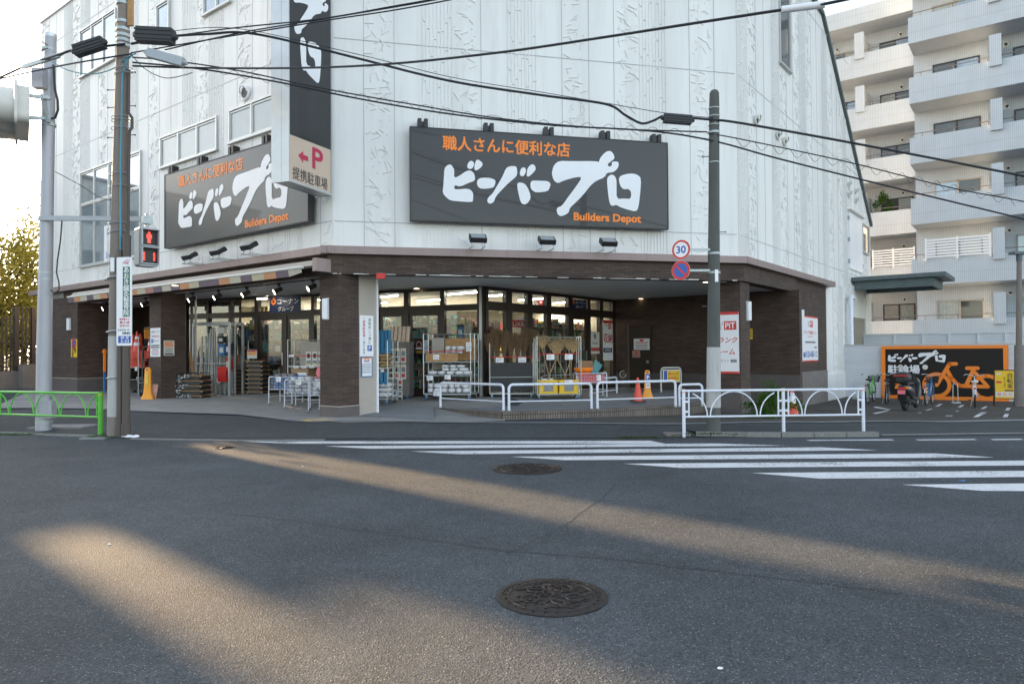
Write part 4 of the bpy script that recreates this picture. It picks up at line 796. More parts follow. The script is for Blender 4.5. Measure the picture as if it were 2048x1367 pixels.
for i,(px,py) in enumerate([(537,592),(631,588),(833,577),(772,584),(1282,597),(1330,596),(1381,592),(1412,564),(1551,579),(430,601),(350,571)]):
    p=atz(px,py,ZC+.02); nm=['over the left sliding doors','just left of the corner pillar','over the right sliding doors','beside the beige post','first of the row along the dim back wall','second of the row along the dim back wall','third of the row along the dim back wall','near the concrete pole with round signs','at the side entrance on the right','over the stacked dollies','near the second pillar'][i]
    t=thing('downlight','small warm recessed downlight '+nm,'downlight',(p.x,p.y,ZC+.03),0,'recessed canopy downlights'); b=MB('sign_white'); b.lathe([(.10,-.012),(.10,0)],n=20); b.build('trim',t); b=MB('down_glow'); b.lathe([(.078,-.016),(.078,-.012)],n=20); b.build('bulb',t)
for i,(px,py) in enumerate([(1300,597),(1355,594),(1551,583)]):
    p=atz(px,py,ZC+.02); l=bpy.data.lights.new('downlight_beam','SPOT'); l.energy=22; l.spot_size=R(70); l.spot_blend=.8; l.color=(1,.66,.36); l.shadow_soft_size=.05; o=bpy.data.objects.new('downlight_beam',l); sc.collection.objects.link(o); o.location=(p.x,p.y+.25,ZC-.05); o.parent=None
# shop ceiling tubes
k=0
for i,(px0,py0,px1,py1) in enumerate([(758,595,795,591),(834,603,890,598.5),(896,589,957,584),(758,607,774,606),(977,592,1010,590),(1037,601,1054,599),(1064,599,1092,596.5),(1106,607,1135,604),(515,598,534,597),(601,621,620,620),(842,613,856,612),(635,600,640,600)]):
    a,c=atz(px0,py0,ZC-.12),atz(px1,py1,ZC-.12); a,c=Vector(a),Vector(c)
    t=thing('ceiling_tube',['long tube light nearest the beige post','tube light low in the door transom','brightest long tube light left of the rain pipe','short lower tube light beside the beige post','tube light right of the rain pipe','short tube light in the second square transom','tube light above the red bordered square sign','tube light in the fourth square transom','small tube light left of the blue sign','small tube light below right of the blue sign','small far tube light in the door transom','small tube light at the corner pillar edge'][i],'ceiling light',tuple((a+c)/2),0,'fluorescent tubes inside the shop'); m_=(a+c)/2
    b=MB('sign_white'); b.beam(a-m_+Vector((0,0,.035)),c-m_+Vector((0,0,.035)),.12,.03); b.build('fixture',t); b=MB('tube'); b.tube([a-m_,c-m_],.018,'tube',6); b.build('tube',t)
for x,y in ((-7.5,27),(-3,25),(1.0,27.5)):
    l=bpy.data.lights.new('shop_light','AREA'); l.shape='RECTANGLE'; l.size=3; l.size_y=3; l.energy=250; l.color=(1,.86,.66); o=bpy.data.objects.new('shop_light',l); sc.collection.objects.link(o); o.location=(x,y,ZC-.2)
# ---------------- street furniture ----------------
# utility pole at the left kerb
pb=gnd(232,871); YP=pb.y
def P(px,py,Y=None): return Vector(aty(px,py,YP if Y is None else Y))
t=thing('utility_pole','tall concrete utility pole carrying cables, with dark conduits at its foot','utility pole',tuple(pb)); o_=pb
def rel(px,py,dy=0,o=None): return P(px,py,(o or pb).y+dy)-(o or pb)
b=MB('concrete_pole'); b.tube([rel(231,873),rel(236,500),rel(243,200),rel(248,0),rel(249,-60)],[.155,.145,.125,.108,.10],n=24); b.build('shaft',t)
b=MB('pole_pale'); b.tube([rel(232,832),rel(233.6,672)],[.158,.153],n=24); b.build('sleeve',t)
for q in ((239,873,240.5,500,.055),(252,869,254,470,.075)):
    b=MB('conduit'); b.tube([rel(q[0],q[1],-.17),rel(q[2],q[3],-.17)],q[4],n=14); b.cyl(rel(q[0],q[1],-.17),rel(q[0],q[1]-22,-.17),q[4]*1.22,n=14); b.build('conduit',t)
b=MB('conduit'); b.tube([rel(256,470,-.1),rel(258,300,-.05),rel(259,262,-.05),rel(264,255,-.05),rel(264,235,-.05),rel(257,225,-.05),rel(258,140,-.05)],.03,n=8); b.build('cable_riser',t)
b=MB('cable_blue'); b.tube([rel(241,520,-.17),rel(241,330,-.16),rel(245,150,-.14),rel(255,120,-.12),rel(265,108,-.1)],.018,n=8); b.build('blue_cable',t)
for py,dx in ((752,0),(660,0),(553,0),(445,1),(462,1),(372,2),(347,2),(256,4),(240,5),(234,5),(148,9),(138,9)):
    b=MB('steel' if py<500 else 'galv'); c=rel(233.5+dx*1.5,py); 
    b.tube([c+Vector((.17*math.cos(a*.5236)*(1.0 if py<500 else 1.1)+.02,.17*math.sin(a*.5236)-.02,-.02+.02*math.cos(a*.5236))) for a in range(13)],.008 if py<500 else .016,n=5); b.build('band',t)
for py,s in ((145,1),(212,1),(270,1),(380,1),(180,-1),(215,-1),(275,-1),(560,-1)):
    b=MB('base_tile'); c=rel(243 if py<300 else 238,py); b.cyl(c,c+Vector((s*.27,0,.0)),.009,n=6); b.cyl(c+Vector((s*.27,0,0)),c+Vector((s*.285,0,0)),.018,n=6); b.build('step_bolt',t)
b=MB('galv'); 
for py in (8,45,60,72,82,92): c=rel(246,py); b.lathe([(.13,-.03),(.13,.03)],tuple(c),n=16)
b.build('clamp',t)
b=MB('wood'); b.beam(rel(262,-80,-.05),rel(261,52,-.05),.10,.06); b.build('crossarm_brace',t)
b=MB('sign_white'); c=rel(224.5,529,-.18); b.box(c.x-.04,c.x+.04,c.y,c.y+.01,c.z-.14,c.z+.14); b.lathe([(.001,0),(.001,0)]) if 0 else None; b.build('number_plate',t)
# sheet metal advert on the pole
ad=P(248,691,YP-.26); t=thing('pole_advert','narrow white clinic advert with green vertical lettering strapped to the utility pole','sign',tuple(ad),R(-10)); Hh=P(248,514,YP-.26).z-ad.z; W=.34
b=MB('sign_white'); r_=.03; b.poly([(-W/2+r_,0),(W/2-r_,0),(W/2,r_),(W/2,Hh-r_),(W/2-r_,Hh),(-W/2+r_,Hh),(-W/2,Hh-r_),(-W/2,r_)],0); b.box(-W/2+.005,W/2-.005,.001,.02,.005,Hh-.005); b.build('board',t)
b=MB('dgreen'); b.rect(-.03,Hh*.325,.13,Hh*.90*.99,-.001,'dgreen') ; b.vtext('あおき鍼灸整骨院',.05,Hh*.855,.135,Hh*.069,-.002,'sign_white',.02)
for k in range(3): b.line([(-.03+k*.05,Hh*.92),(.05+k*.04,Hh*.975)],.010,-.001,'crimson'); b.line([(-.03+k*.05,Hh*.945),(.10,Hh*.915+k*.02)],.008,-.003,'crimson')
for k,s_ in enumerate(('経堂駅から','農大通','徒歩3分')): b.text(s_,-.10,Hh*(.285-k*.037),Hh*.028,-.001,'crimson',.02,wd=.22)
b.text('3425-0',-.14,Hh*.165,Hh*.025,-.001,'black',.01,wd=.26); lines(b,W,-.1,.4,[Hh*.13],Hh*.022,'black'); b.rect(-.13,Hh*.03,.15,Hh*.11,-.001,'blue'); b.text('経 堂',-.07,Hh*.078,Hh*.026,-.002,'sign_white',.02,wd=.18); b.text('5-33',-.07,Hh*.038,Hh*.03,-.002,'sign_white',.02,wd=.18)
b.build('print',t)
# plastic bag at the foot
p=gnd(263,874); t=thing('plastic_bag','crumpled white plastic bag lying at the foot of the utility pole','bag',(p.x,p.y,.02)); b=MB('sign_white'); r=random.Random(3)
b.lathe([(.001,0)]) if 0 else None
for k in range(9):
    c=Vector((r.uniform(-.20,.20),r.uniform(-.05,.05),0)); rad=r.uniform(.05,.09); n=9
    vs_=[c+Vector((rad*math.cos(i*6.283/n)*r.uniform(.7,1.3),rad*.7*math.sin(i*6.283/n)*r.uniform(.7,1.3),0)) for i in range(n)]+[c+Vector((rad*.5*math.cos(i*6.283/n+.3),rad*.4*math.sin(i*6.283/n),rad*r.uniform(.3,.75))) for i in range(n)]+[c+Vector((0,0,rad*.6))]
    b.add(vs_,[(i,(i+1)%n,n+(i+1)%n,n+i) for i in range(n)]+[(n+i,n+(i+1)%n,2*n) for i in range(n)])
b.build('film',t)
# signal pole
ps=gnd(87,861); t=thing('signal_pole','grey steel signal pole behind the green fence, with a horizontal arm','signal pole',tuple(ps)); q=lambda px,py,dy=0:P(px,py,ps.y+dy)-ps
b=MB('signal_pole'); b.tube([q(87,863),q(88.5,700),q(94,400),q(99,150),q(101,76)],[.155,.15,.128,.118,.112],n=24); b.cyl(q(101,76),q(101,69),.118,m='steel'); b.build('shaft',t)
b=MB('signal_pole'); c=q(93,815,-.12); b.box(c.x-.10,c.x+.16,c.y-.08,c.y+.1,c.z-.22,c.z+.16); b.build('service_hatch',t)
for py in (843,545,558,437,250,100): b=MB('galv'); c=q(88 if py>700 else 91.5 if py>400 else 98,py); b.lathe([(.165 if py>700 else .14,-.025),(.165 if py>700 else .14,.025)],tuple(c),n=20); b.build('clamp',t)
b=MB('signal_grey'); b.beam(q(78,436,-.14),P(303,438,ps.y-.35)-ps,.06,.10); b.build('arm',t)
b=MB('cable'); b.tube([q(124,440,-.15),q(121,480,-.15),q(115,520,-.15),q(113,545,-.12),q(118,565,-.15),q(118,580,-.15),q(108,586,-.15),q(101,580,-.12)],.014,n=6); b.build('cable',t)
b=MB('cable'); b.tube([q(107,130,-.1),q(110,180,-.1),q(115,200,-.1),q(116,220,-.1),q(110,236,-.1),q(103,237,-.1)],.024,n=6); b.build('cable',t)
b=MB('signal_pole'); c=q(81,160,-.15); b.box(c.x-.11,c.x+.13,c.y-.13,c.y+.05,c.z-.2,c.z+.22); b.build('junction_box',t)
for py in (196,237): b=MB('galv'); b.beam(q(100,py,-.1),q(44,py-6 if py<200 else py-2,-.35),.06,.07); b.build('bracket',t)
b=MB('galv'); b.beam(q(84,190,-.15),q(97,245,-.15),.10,.05); b.build('bracket',t)
# vehicle signal seen from behind at the frame edge
p=P(36,212,ps.y-.5); t=thing('vehicle_signal','pale vehicle traffic signal head cut by the left frame edge','traffic light',tuple(p),R(35))
b=MB('offwhite')
def yzplate(b,x0,x1,y0,y1,z0,z1,r):
    pr=[]
    for cy,cz,a in ((y1-r,z0+r,-90),(y1-r,z1-r,0),(y0+r,z1-r,90),(y0+r,z0+r,180)):
        for k in range(5): an=R(a+k*22.5); pr.append((cy+r*math.cos(an),cz+r*math.sin(an)))
    n=len(pr); b.add([(x,y,z) for x in (x0,x1) for y,z in pr],[(i,(i+1)%n,n+(i+1)%n,n+i) for i in range(n)]+[tuple(range(n))[::-1],tuple(range(n,2*n))])
yzplate(b,-.06,-.01,-.42,1.6,-.46,.46,.15); yzplate(b,-.01,.20,-.34,1.5,-.38,.38,.14); b.build('housing',t)
for k in (0,.72,1.44):
    b=MB('offwhite'); b.tube([(-.06,k,0),(-.95,k,-.04)],[.35,.37],n=28,caps=False); b.build('visor',t)
# pedestrian signal
p=P(296,533,ps.y-.5); pt=P(296,455,ps.y-.5); t=thing('pedestrian_signal','two lens pedestrian signal showing a red standing figure','traffic light',tuple(p),R(48)); Hh=pt.z-p.z; W=.40
b=MB('signal_grey'); 
def rbox(b,x0,x1,y0,y1,z0,z1,r,m=None):
    pr=[]
    for cx,cz,a in ((x1-r,z0+r,-90),(x1-r,z1-r,0),(x0+r,z1-r,90),(x0+r,z0+r,180)):
        for k in range(5): an=R(a+k*22.5); pr.append((cx+r*math.cos(an),cz+r*math.sin(an)))
    n=len(pr); b.add([(x,y,z) for y in (y0,y1) for x,z in pr],[(i,(i+1)%n,n+(i+1)%n,n+i) for i in range(n)]+[tuple(range(n)),tuple(range(n,2*n))[::-1]],m)
rbox(b,-W/2,W/2,-.05,.20,0,Hh,.05); b.build('housing',t)
for k,z in enumerate((Hh*.27,Hh*.73)):
    b=MB('signal_grey'); hw=.155; hh=Hh*.19
    for x0,x1,z0,z1,d in ((-hw-.02,-hw,z-hh,z+hh,-.16),(hw,hw+.02,z-hh,z+hh,-.16),(-hw-.02,hw+.02,z+hh,z+hh+.02,-.18),(-hw-.02,hw+.02,z-hh-.02,z-hh,-.10)): b.box(x0,x1,d,-.05,z0,z1)
    v=b.build('visor',t); b=MB('black'); b.box(-hw,hw,-.058,-.05,z-hh,z+hh); l=b.build('lens',t)
    b=MB('sig_red')
    if k: 
        b.disc(0,z+.105,.022,-.062,'sig_red'); b.poly([(-.03,z+.08),(.03,z+.08),(.05,z+.06),(.052,z-.01),(.035,z-.01),(.032,z+.03),(.03,z-.11),(.004,z-.11),(.0,z-.03),(-.004,z-.11),(-.03,z-.11),(-.032,z+.03),(-.035,z-.01),(-.052,z-.01),(-.05,z+.06)],-.062,'sig_red'); b.build('red_figure',t)
    else:
        for s in (-1,1):
            for j in range(6): b.rect(s*.10-.018,z-.10+j*.03,s*.10+.018,z-.10+j*.03+.02,-.062,'sig_red')
        b.build('countdown_bars',t)
b=MB('galv'); b.cyl((0,.06,Hh),(0,.06,Hh+.10),.04); b.box(-.09,.09,-.02,.14,Hh+.08,Hh+.24); b.cyl((0,.06,Hh+.24),(0,.06,Hh+.30),.03); b.build('hanger',t)
# tubular fences
def arch_fence(name,label,p0,p1,posts,zt,zb,per,m,group=None,phase=0,rpost=.032):
    p0,p1=Vector(p0),Vector(p1); d=p1-p0; L=math.hypot(d.x,d.y); rz=math.atan2(d.y,d.x); t=thing(name,label,'fence',tuple(p0),rz,group); dz=d.z/L
    for x in posts:
        b=MB(m); b.cyl((x,0,-.1),(x,0,zt+.02),rpost,n=14); po=b.build('post',t)
        c=MB('orange'); c.cyl((x,0,zt-.045),(x,0,zt-.03),rpost*1.03,n=14); c.build('reflective_band',po)
    X0,X1=posts[0] if posts[0]>0 else 0,L
    b=MB(m); b.cyl((0,0,zt-.012),(L,0,zt-.012),.024,n=12); b.build('top_rail',t)
    b=MB(m); b.cyl((0,0,zb),(L,0,zb),.020,n=12); b.build('bottom_rail',t)
    r_=.0135; hz=zt-zb-.04
    for a,c in zip(posts,posts[1:]):
        for x in (a+.10,c-.10):
            b=MB(m); b.cyl((x,0,zb),(x,0,zt-.02),.016,n=8); s=-1 if x>(a+c)/2 else 1
            for z in (zt-.22,zb+.1): b.box(min(x,x-s*.07),max(x,x-s*.07),-.01,.01,z-.02,z+.02)
            b.build('stile',t)
        n=round((c-a)/per); pw=(c-a)/n
        for k in range(n+1):
            cx=a+k*pw; hw=pw*.47; pts=[]
            for i in range(17):
                an=math.pi*i/16; x=cx-hw*math.cos(an); 
                if a+.1<=x<=c-.1: pts.append((x,0,zb+.01+hz*math.sin(an)))
            if len(pts)>2: b=MB(m); b.tube(pts,r_,n=8); b.cyl((pts[len(pts)//2][0]-.03,0,zt-.03),(pts[len(pts)//2][0]-.03,0,zt-.012),.012) if 0 else None; b.build('arch',t)
    return t
a,c=Vector(atz(1368,866.5,.075)),Vector(atz(1727,861.5,.075)); L=(c-a).length; m_=Vector(atz(1555,861,.075)); lm=(m_-a).length
arch_fence('guard_fence','white guard fence with arches on the kerb by the concrete pole',a,c,[0,lm,L],.83,.32,.80,'rail_white')
g1=Vector(atz(201,869,.03)); g0=Vector(atz(-230,851,.03)); L=(g1-g0).length
arch_fence('guard_fence','green guard fence with arches at the left kerb',g0,g1,[L-6.0,L-3.0,L] if L>6.2 else [0,L/2,L],.86,.36,.68,'green',rpost=.048)
b=MB('concrete_floor'); p=gnd(196,873,.03); b.box(p.x-.28,p.x+.2,p.y-.15,p.y+.15,0,.045); o=b.build('post_footing'); tag(o,'pale concrete pad under the green fence end post','concrete pad')
b=MB('retain'); p=atz(1368,866.5,.06); b.box(p.x-.35,p.x+.12,p.y-.06,p.y+.25,0,.066); o=b.build('post_footing'); tag(o,'pale concrete pad under the white fence left post','concrete pad')
b=MB('concrete_floor'); p=gnd(100,856,.02); b.box(p.x-.45,p.x+.75,p.y-.1,p.y+.6,0,.05+T(p.x,p.y)); o=b.build('post_footing'); tag(o,'pale concrete patch at the foot of the grey signal pole','concrete pad')
def u_rail(label,p0,p1,hh,r=.032):
    p0,p1=Vector(p0),Vector(p1); d=p1-p0; L=math.hypot(d.x,d.y); t=thing('hoop_rail',label,'railing',tuple(p0),math.atan2(d.y,d.x),'white hoop railings on the platform')
    c=.10; pts=[(0,0,-.03),(0,0,hh-c)]+[(c-c*math.cos(a*math.pi/12),0,hh-c+c*math.sin(a*math.pi/12)) for a in range(1,7)]
    pts+=[(L-c+c*math.sin(a*math.pi/12),0,hh-c+c*math.cos(a*math.pi/12)) for a in range(0,7)]+[(L,0,-.03)]
    b=MB('rail_white'); b.tube(pts,r,n=12); b.build('hoop',t); b=MB('rail_white'); b.cyl((0,0,hh*.34),(L,0,hh*.34),.017,n=10); b.build('cross_bar',t)
    for x in (0,L): b=MB('galv'); b.cyl((x,0,-.01),(x,0,.012),.05,n=14); b.build('foot',t)
Z3=.30
def AZ(px,py): return atz(px,py,Z3)
u_rail('white hoop railing in front of the folded towel trolley, leftmost',AZ(881,812),AZ(1007,820),.60)
u_rail('white hoop railing in front of the broom trolleys',AZ(1018,820),AZ(1183,816.5),.60)
u_rail('white hoop railing in front of the orange cone',AZ(1195,816.5),AZ(1351,811),.62)
u_rail('short white hoop railing just left of the concrete pole',AZ(1358.5,810.5),AZ(1404.5,809),.52)
u_rail('white hoop railing turned inwards beside the red goods basket',AZ(1181,800),AZ(1233.5,791.5),.58)
# right hand pole with round signs
pr_=Vector(atz(1427,862,.08)); q=lambda px,py,dy=0:P(px,py,pr_.y+dy)-pr_
t=thing('utility_pole','dark concrete pole with two round traffic signs and a pale taped base','utility pole',tuple(pr_))
b=MB('concrete_dark'); b.tube([q(1427,864),q(1427,812),q(1427.5,640),q(1428,400),q(1428.5,200),q(1428.5,186),q(1428.5,181),q(1428.5,179)],[.137,.132,.122,.106,.096,.090,.060,.01],n=24); b.build('shaft',t)
b=MB('pole_pale'); b.tube([q(1427,814),q(1427.4,694)],[.139,.131],n=24); b.build('sleeve',t)
b=MB('sign_white'); c=q(1433,551,-.135); b.box(c.x-.03,c.x+.035,c.y,c.y+.01,c.z-.12,c.z+.12); b.build('number_plate',t)
for py in (217,233,250,265,325,507,545): b=MB('galv'); c=q(1428,py); k=.108 if py<400 else .122; b.lathe([(k,-.02 if py>260 and py!=325 else -.008),(k,.02 if py>260 and py!=325 else .008)],tuple(c),n=20); b.build('band',t)
for py,s in ((464,1),(564,1),(612,-1),(313,-1)): b=MB('base_tile'); c=q(1428,py); b.cyl(c,c+Vector((s*.22,0,0)),.008,n=6); b.cyl(c+Vector((s*.22,0,0)),c+Vector((s*.235,0,0)),.016,n=6); b.build('step_bolt',t)
def rsign(name,label,px,py,art):
    p=P(px,py,pr_.y-.1); t=thing(name,label,'traffic sign',tuple(p),R(-38)); rad=.192
    b=MB('galv'); b.cyl((0,.004,0),(0,.014,0),rad); b.build('back_plate',t)
    b=MB('sign_white'); b.disc(0,0,rad,0,'sign_white',40); art(b,rad); b.build('face',t)
    b=MB('galv'); m=Matrix.Rotation(R(38),3,'Z'); e=m@Vector((P(1420,py,pr_.y-.05)-p)); b.beam((0,.02,0),e,.03,.045); b.box(-.02,.02,.012,.03,-.15,.15); b.build('arm',t)
def a30(b,r): b.ring(0,0,r*.78,r*.985,-.001,'red',40); b.text('30',0,-r*.36,r*.72,-.002,'blue',.03,wd=r*1.0,align='c')
def anp(b,r): b.disc(0,0,r*.8,-.001,'blue',40); b.ring(0,0,r*.72,r*.985,-.002,'red',40); b.line([(-r*.52,r*.52),(r*.52,-r*.52)],r*.2,-.004,'red')
rsign('speed_limit_sign','round speed limit sign reading 30 with red rim',1362,499,a30); rsign('no_parking_sign','round blue no parking sign with red rim and bar below the number sign',1361.5,540.5,anp)
# shrub, cone with wrapper
p=gnd(1545,836); t=thing('shrub','small bright green shrub behind the white fence','shrub',(p.x,p.y,p.z))
b=MB('leaf_shrub'); leafcloud(b,(0,0,.40),(.52,.4,.42),1500,.035,'leaf_shrub',16,5); leafcloud(b,(-.2,-.05,.12),(.5,.3,.15),350,.03,'leaf_shrub',8,6); b.build('leaves',t)
b=MB('bark'); r=random.Random(2)
for k in range(7): a=r.uniform(0,6.28); b.tube([(0,0,0),(.12*math.cos(a),.12*math.sin(a),.2),(.35*math.cos(a),.3*math.sin(a),.5+r.uniform(-.1,.2))],[.012,.009,.004],n=5)
b.build('stem',t)
def cone(label,p,hh=.70,rb=.16,m='cone_red',bands=(),group=None,name='traffic_cone',base='rubber',cat='traffic cone'):
    t=thing(name,label,cat,tuple(p),.3,group); b=MB(m); b.lathe([(rb,.03),(rb*.95,.05),(.028,hh-.01),(.02,hh)],n=20); b.build('body',t)
    b=MB(base); b.box(-rb*1.25,rb*1.25,-rb*1.25,rb*1.25,0,.03); b.build('base',t)
    for z0,z1 in bands:
        f=lambda z:(rb*.95+(.028-rb*.95)*(z-.05)/(hh-.06))+.003; c=MB('sign_white'); c.lathe([(f(z0),z0),(f(z1),z1)],n=20); c.build('reflective_band',t)
    return t
cone('orange cone standing behind the hoop railings next to the orange stand',Vector(atz(1276,803,.33)),.64,.13,bands=())
cone('faded red cone wrapped in white paper beside the shrub',gnd(1585,829),.66,.15,bands=((.30,.56),),base='black')
b=MB('sign_white')
# orange plastic stand signs
def stand(label,p,hh,w,art=None,rz=0):
    t=thing('plastic_stand_sign',label,'sign stand',tuple(p),rz,'orange plastic stand signs')
    b=MB('stand_orange'); pr=[(.30*w/.30,.0),(.30*w/.30,.06),(.26*w/.30,.10),(.19*w/.3,.22),(.165*w/.3,.5*hh),(.14*w/.3,.93*hh),(.10*w/.3,.99*hh),(.01,hh)]
    pr=[(a,z) for a,z in pr]; n=20; vs_=[]
    for a,z in pr:
        for k in range(n):
            an=2*math.pi*k/n; cs,sn=math.cos(an),math.sin(an); e=.45; vs_.append((a*math.copysign(abs(cs)**e,cs),a*.55*math.copysign(abs(sn)**e,sn),z))
    b.add(vs_,[(i*n+k,i*n+(k+1)%n,(i+1)*n+(k+1)%n,(i+1)*n+k) for i in range(len(pr)-1) for k in range(n)],None,True); b.build('body',t)
    b=MB('orange'); b.rect(-.07*w/.3,.45*hh,.07*w/.3,.82*hh,-.11*w/.3-.004,'goods_yl' if not art else 'sign_white'); 
    b.build('panel',t)
    if art: b=MB('blue'); art(b); b.build('print',t)
    b=MB('orange_pale'); b.disc(0,.93*hh,.02,-.085*w/.3,'black',12,rx=.035); b.build('grip_hole',t)
stand('orange plastic stand with keyhole grip in front of the second pillar',gnd(296,799),.98,.19)
def a_s2(b): b.rect(-.06,.30,.06,.70,-.085,'sign_white'); b.rect(-.06,.52,.06,.70,-.087,'blue'); b.text('P',0,.55,.10,-.089,'sign_white',.03,wd=.06,align='c'); b.text('お客様',0,.44,.05,-.089,'blue',.02,wd=.10,align='c'); b.text('専用',0,.35,.05,-.089,'red',.02,wd=.08,align='c')
stand('orange plastic stand with blue and white print near the back door',atz(1295,797,.34),.80,.155,a_s2)
# notice frame with yellow sign by back wall
p=Vector(atz(1322,785,.36)); p1=Vector(atz(1362,783,.36)); t=thing('bent_pipe_sign','white pipe hoop holding a yellow and blue notice near the back wall','sign',tuple(p),math.atan2(p1.y-p.y,p1.x-p.x)); L=(p1-p).length
b=MB('offwhite'); b.tube([(0,0,0),(0,0,.66),(.03,0,.74),(.1,0,.78),(L-.1,0,.78),(L-.03,0,.74),(L,0,.66),(L,0,0)],.028,n=10); b.build('hoop',t)
b=MB('sign_white'); b.box(.07,L-.07,-.03,-.015,.32,.72); b.build('board',t); b=MB('yellow'); b.rect(.27,.35,L-.09,.69,-.032,'yellow'); b.rect(.10,.35,.25,.69,-.032,'blue'); b.text('踏み込み',.29,.55,.08,-.034,'red',.01,wd=L-.42); b.text('駐車禁止',.29,.41,.08,-.034,'red',.01,wd=L-.42); b.build('print',t)
p=Vector(BKF.w(BKF.pin(1249,748)[0],-.12,BKF.pin(1249,748)[1])); t=thing('hose_loop','loop of pale hose hanging on the dim back wall','hose',tuple(p),BKF.rz); b=MB('offwhite'); b.torus((0,0,0),(0,1,0),.12,.014,n=24,a0=.6,a1=6.0); b.build('coil',t); b=MB('galv'); b.box(-.02,.02,0,.12,-.02,.02); b.build('hook',t)

for i,(px,py,w_,l) in enumerate(((1425,868,.5,'moss and weeds along the kerb at the foot of the right concrete pole'),(205,874,.35,'green weeds at the foot of the green fence post'),(1290,875,.6,'thin line of moss in the dropped kerb by the crosswalk'),(60,868,.7,'sparse weeds along the left kerb under the green fence'))):
    p=gnd(px,py,.02) if i!=0 else Vector(atz(px,py,.085)); b=MB('leaf_shrub'); leafcloud(b,(0,0,.012),(w_,.05,.022),260,.016,'moss' if i in(0,2) else 'leaf_shrub',14,400+i); g=b.build('weeds'); g.location=p; tag(g,l,'weeds'); g['kind']='stuff'
for i,(px,py,l) in enumerate(((1440,1336,'white scrap of litter on the near road at the lower right'),(1925,961,'small blue and white scrap on the last crosswalk stripe'),(218,1088,'pale flattened scrap on the road at the left'),(605,932,'tiny pale scrap on the road near the middle'))):
    p=atz(px,py,.004); r=random.Random(i); b=MB('sign_white' if i!=1 else 'goods_bu'); n=7; sz=.4 if i!=1 else 1.6; q=[(.05*sz*r.uniform(.2,1)*math.cos(k*.9),.03*sz*r.uniform(.2,1)*math.sin(k*.9)) for k in range(n)]
    b.add([(x,y,.0) for x,y in q]+[(x*.7,y*.7,.009) for x,y in q],[(k,(k+1)%n,n+(k+1)%n,n+k) for k in range(n)]+[tuple(range(n,2*n))]); g=b.build('litter'); g.location=p; tag(g,l,'litter')
glassm('wrap_film',(.62,.62,.66),.30,.14)
ORD=['first','second','third','fourth','fifth','sixth','seventh','eighth','ninth','tenth']
# ---------------- goods in front of the shop ----------------
def fl(px,py,z=None): 
    p=gnd(px,py) if z is None else Vector(atz(px,py,z)); return Vector(p)
def casters(b,xs,ys,r=.055,w_=.03,m='rubber'):
    for x in xs:
        for y in ys: b.cyl((x-w_/2,y,r),(x+w_/2,y,r),r,m=m,n=12); b.box(x-.025,x+.025,y-.03,y+.03,r,r*2.3,'galv')
def cage(label,p,rz,W,D,H_,group='roll cage trolleys outside the shop',fill=None,back=None,name='roll_cage'):
    t=thing(name,label,'trolley',tuple(p),rz,group)
    b=MB('steel'); z0=.16
    for x in (-W/2,W/2):
        for k in range(3): y=-D/2+D*k/2; b.cyl((x,y,z0),(x,y,H_ if k!=0 or True else H_),.014,n=8)
        for z in (z0,.6,1.0,H_*.8,H_): b.cyl((x,-D/2,z),(x,D/2,z),.010,n=6)
    b.cyl((-W/2,D/2,H_),(W/2,D/2,H_),.014,n=8); b.cyl((-W/2,D/2,z0+.4),(W/2,D/2,z0+.4),.009,n=6)
    for k in range(1,8): x=-W/2+W*k/8; b.cyl((x,D/2,z0),(x,D/2,H_),.005,n=5)
    b.build('frame',t); b=MB('galv'); b.box(-W/2,W/2,-D/2,D/2,z0-.03,z0); b.build('deck',t)
    for sx in (-1,1):
        for sy in (-1,1):
            b=MB('rubber'); casters(b,[sx*(W/2-.06)],[sy*(D/2-.06)],m='goods_bu' if sy<0 else 'rubber'); b.build('caster',t)
    return t
def bundles(b,x0,x1,y0,y1,z,rows,h,m,seed,wd=.16):
    r=random.Random(seed); 
    for k in range(rows):
        x=x0
        while x<x1-wd*.5:
            w_=wd*r.uniform(.8,1.2); c=Vector(((x+min(x+w_,x1))/2,(y0+y1)/2+r.uniform(-.02,.02),z+h*(k+.5))); hx,hy,hz=w_*.5,(y1-y0)/2*r.uniform(.9,1.),h*.52
            n=6; vs_=[]
            for i in range(n+1):
                v=-1+2*i/n; s_=math.sqrt(max(.0,1-abs(v)**3.5))*.92+.08
                for j in range(10):
                    a=j*.6283; e=.6; vs_.append(c+Vector((hx*v,hy*s_*math.copysign(abs(math.cos(a))**e,math.cos(a)),hz*s_*math.copysign(abs(math.sin(a))**e,math.sin(a))*r.uniform(.88,1.08))))
            b.add(vs_,[(i*10+j,i*10+(j+1)%10,(i+1)*10+(j+1)%10,(i+1)*10+j) for i in range(n) for j in range(10)],m,True); x+=w_
def tagplate(b,x,z,Y,w_=.14,h=.09,seed=1):
    b.rect(x-w_/2,z,x+w_/2,z+h,Y,'sign_white'); r=random.Random(seed)
    for k in range(3): b.rect(x-w_*.42,z+h*(.2+.27*k),x-w_*.42+w_*r.uniform(.3,.8),z+h*(.28+.27*k),Y-.001,'goods_gy')
def price(t,x,z,Y,w_=.14,h=.09,seed=1): b=MB('sign_white'); tagplate(b,x,z,Y,w_,h,seed); return b.build('price_tag',t)
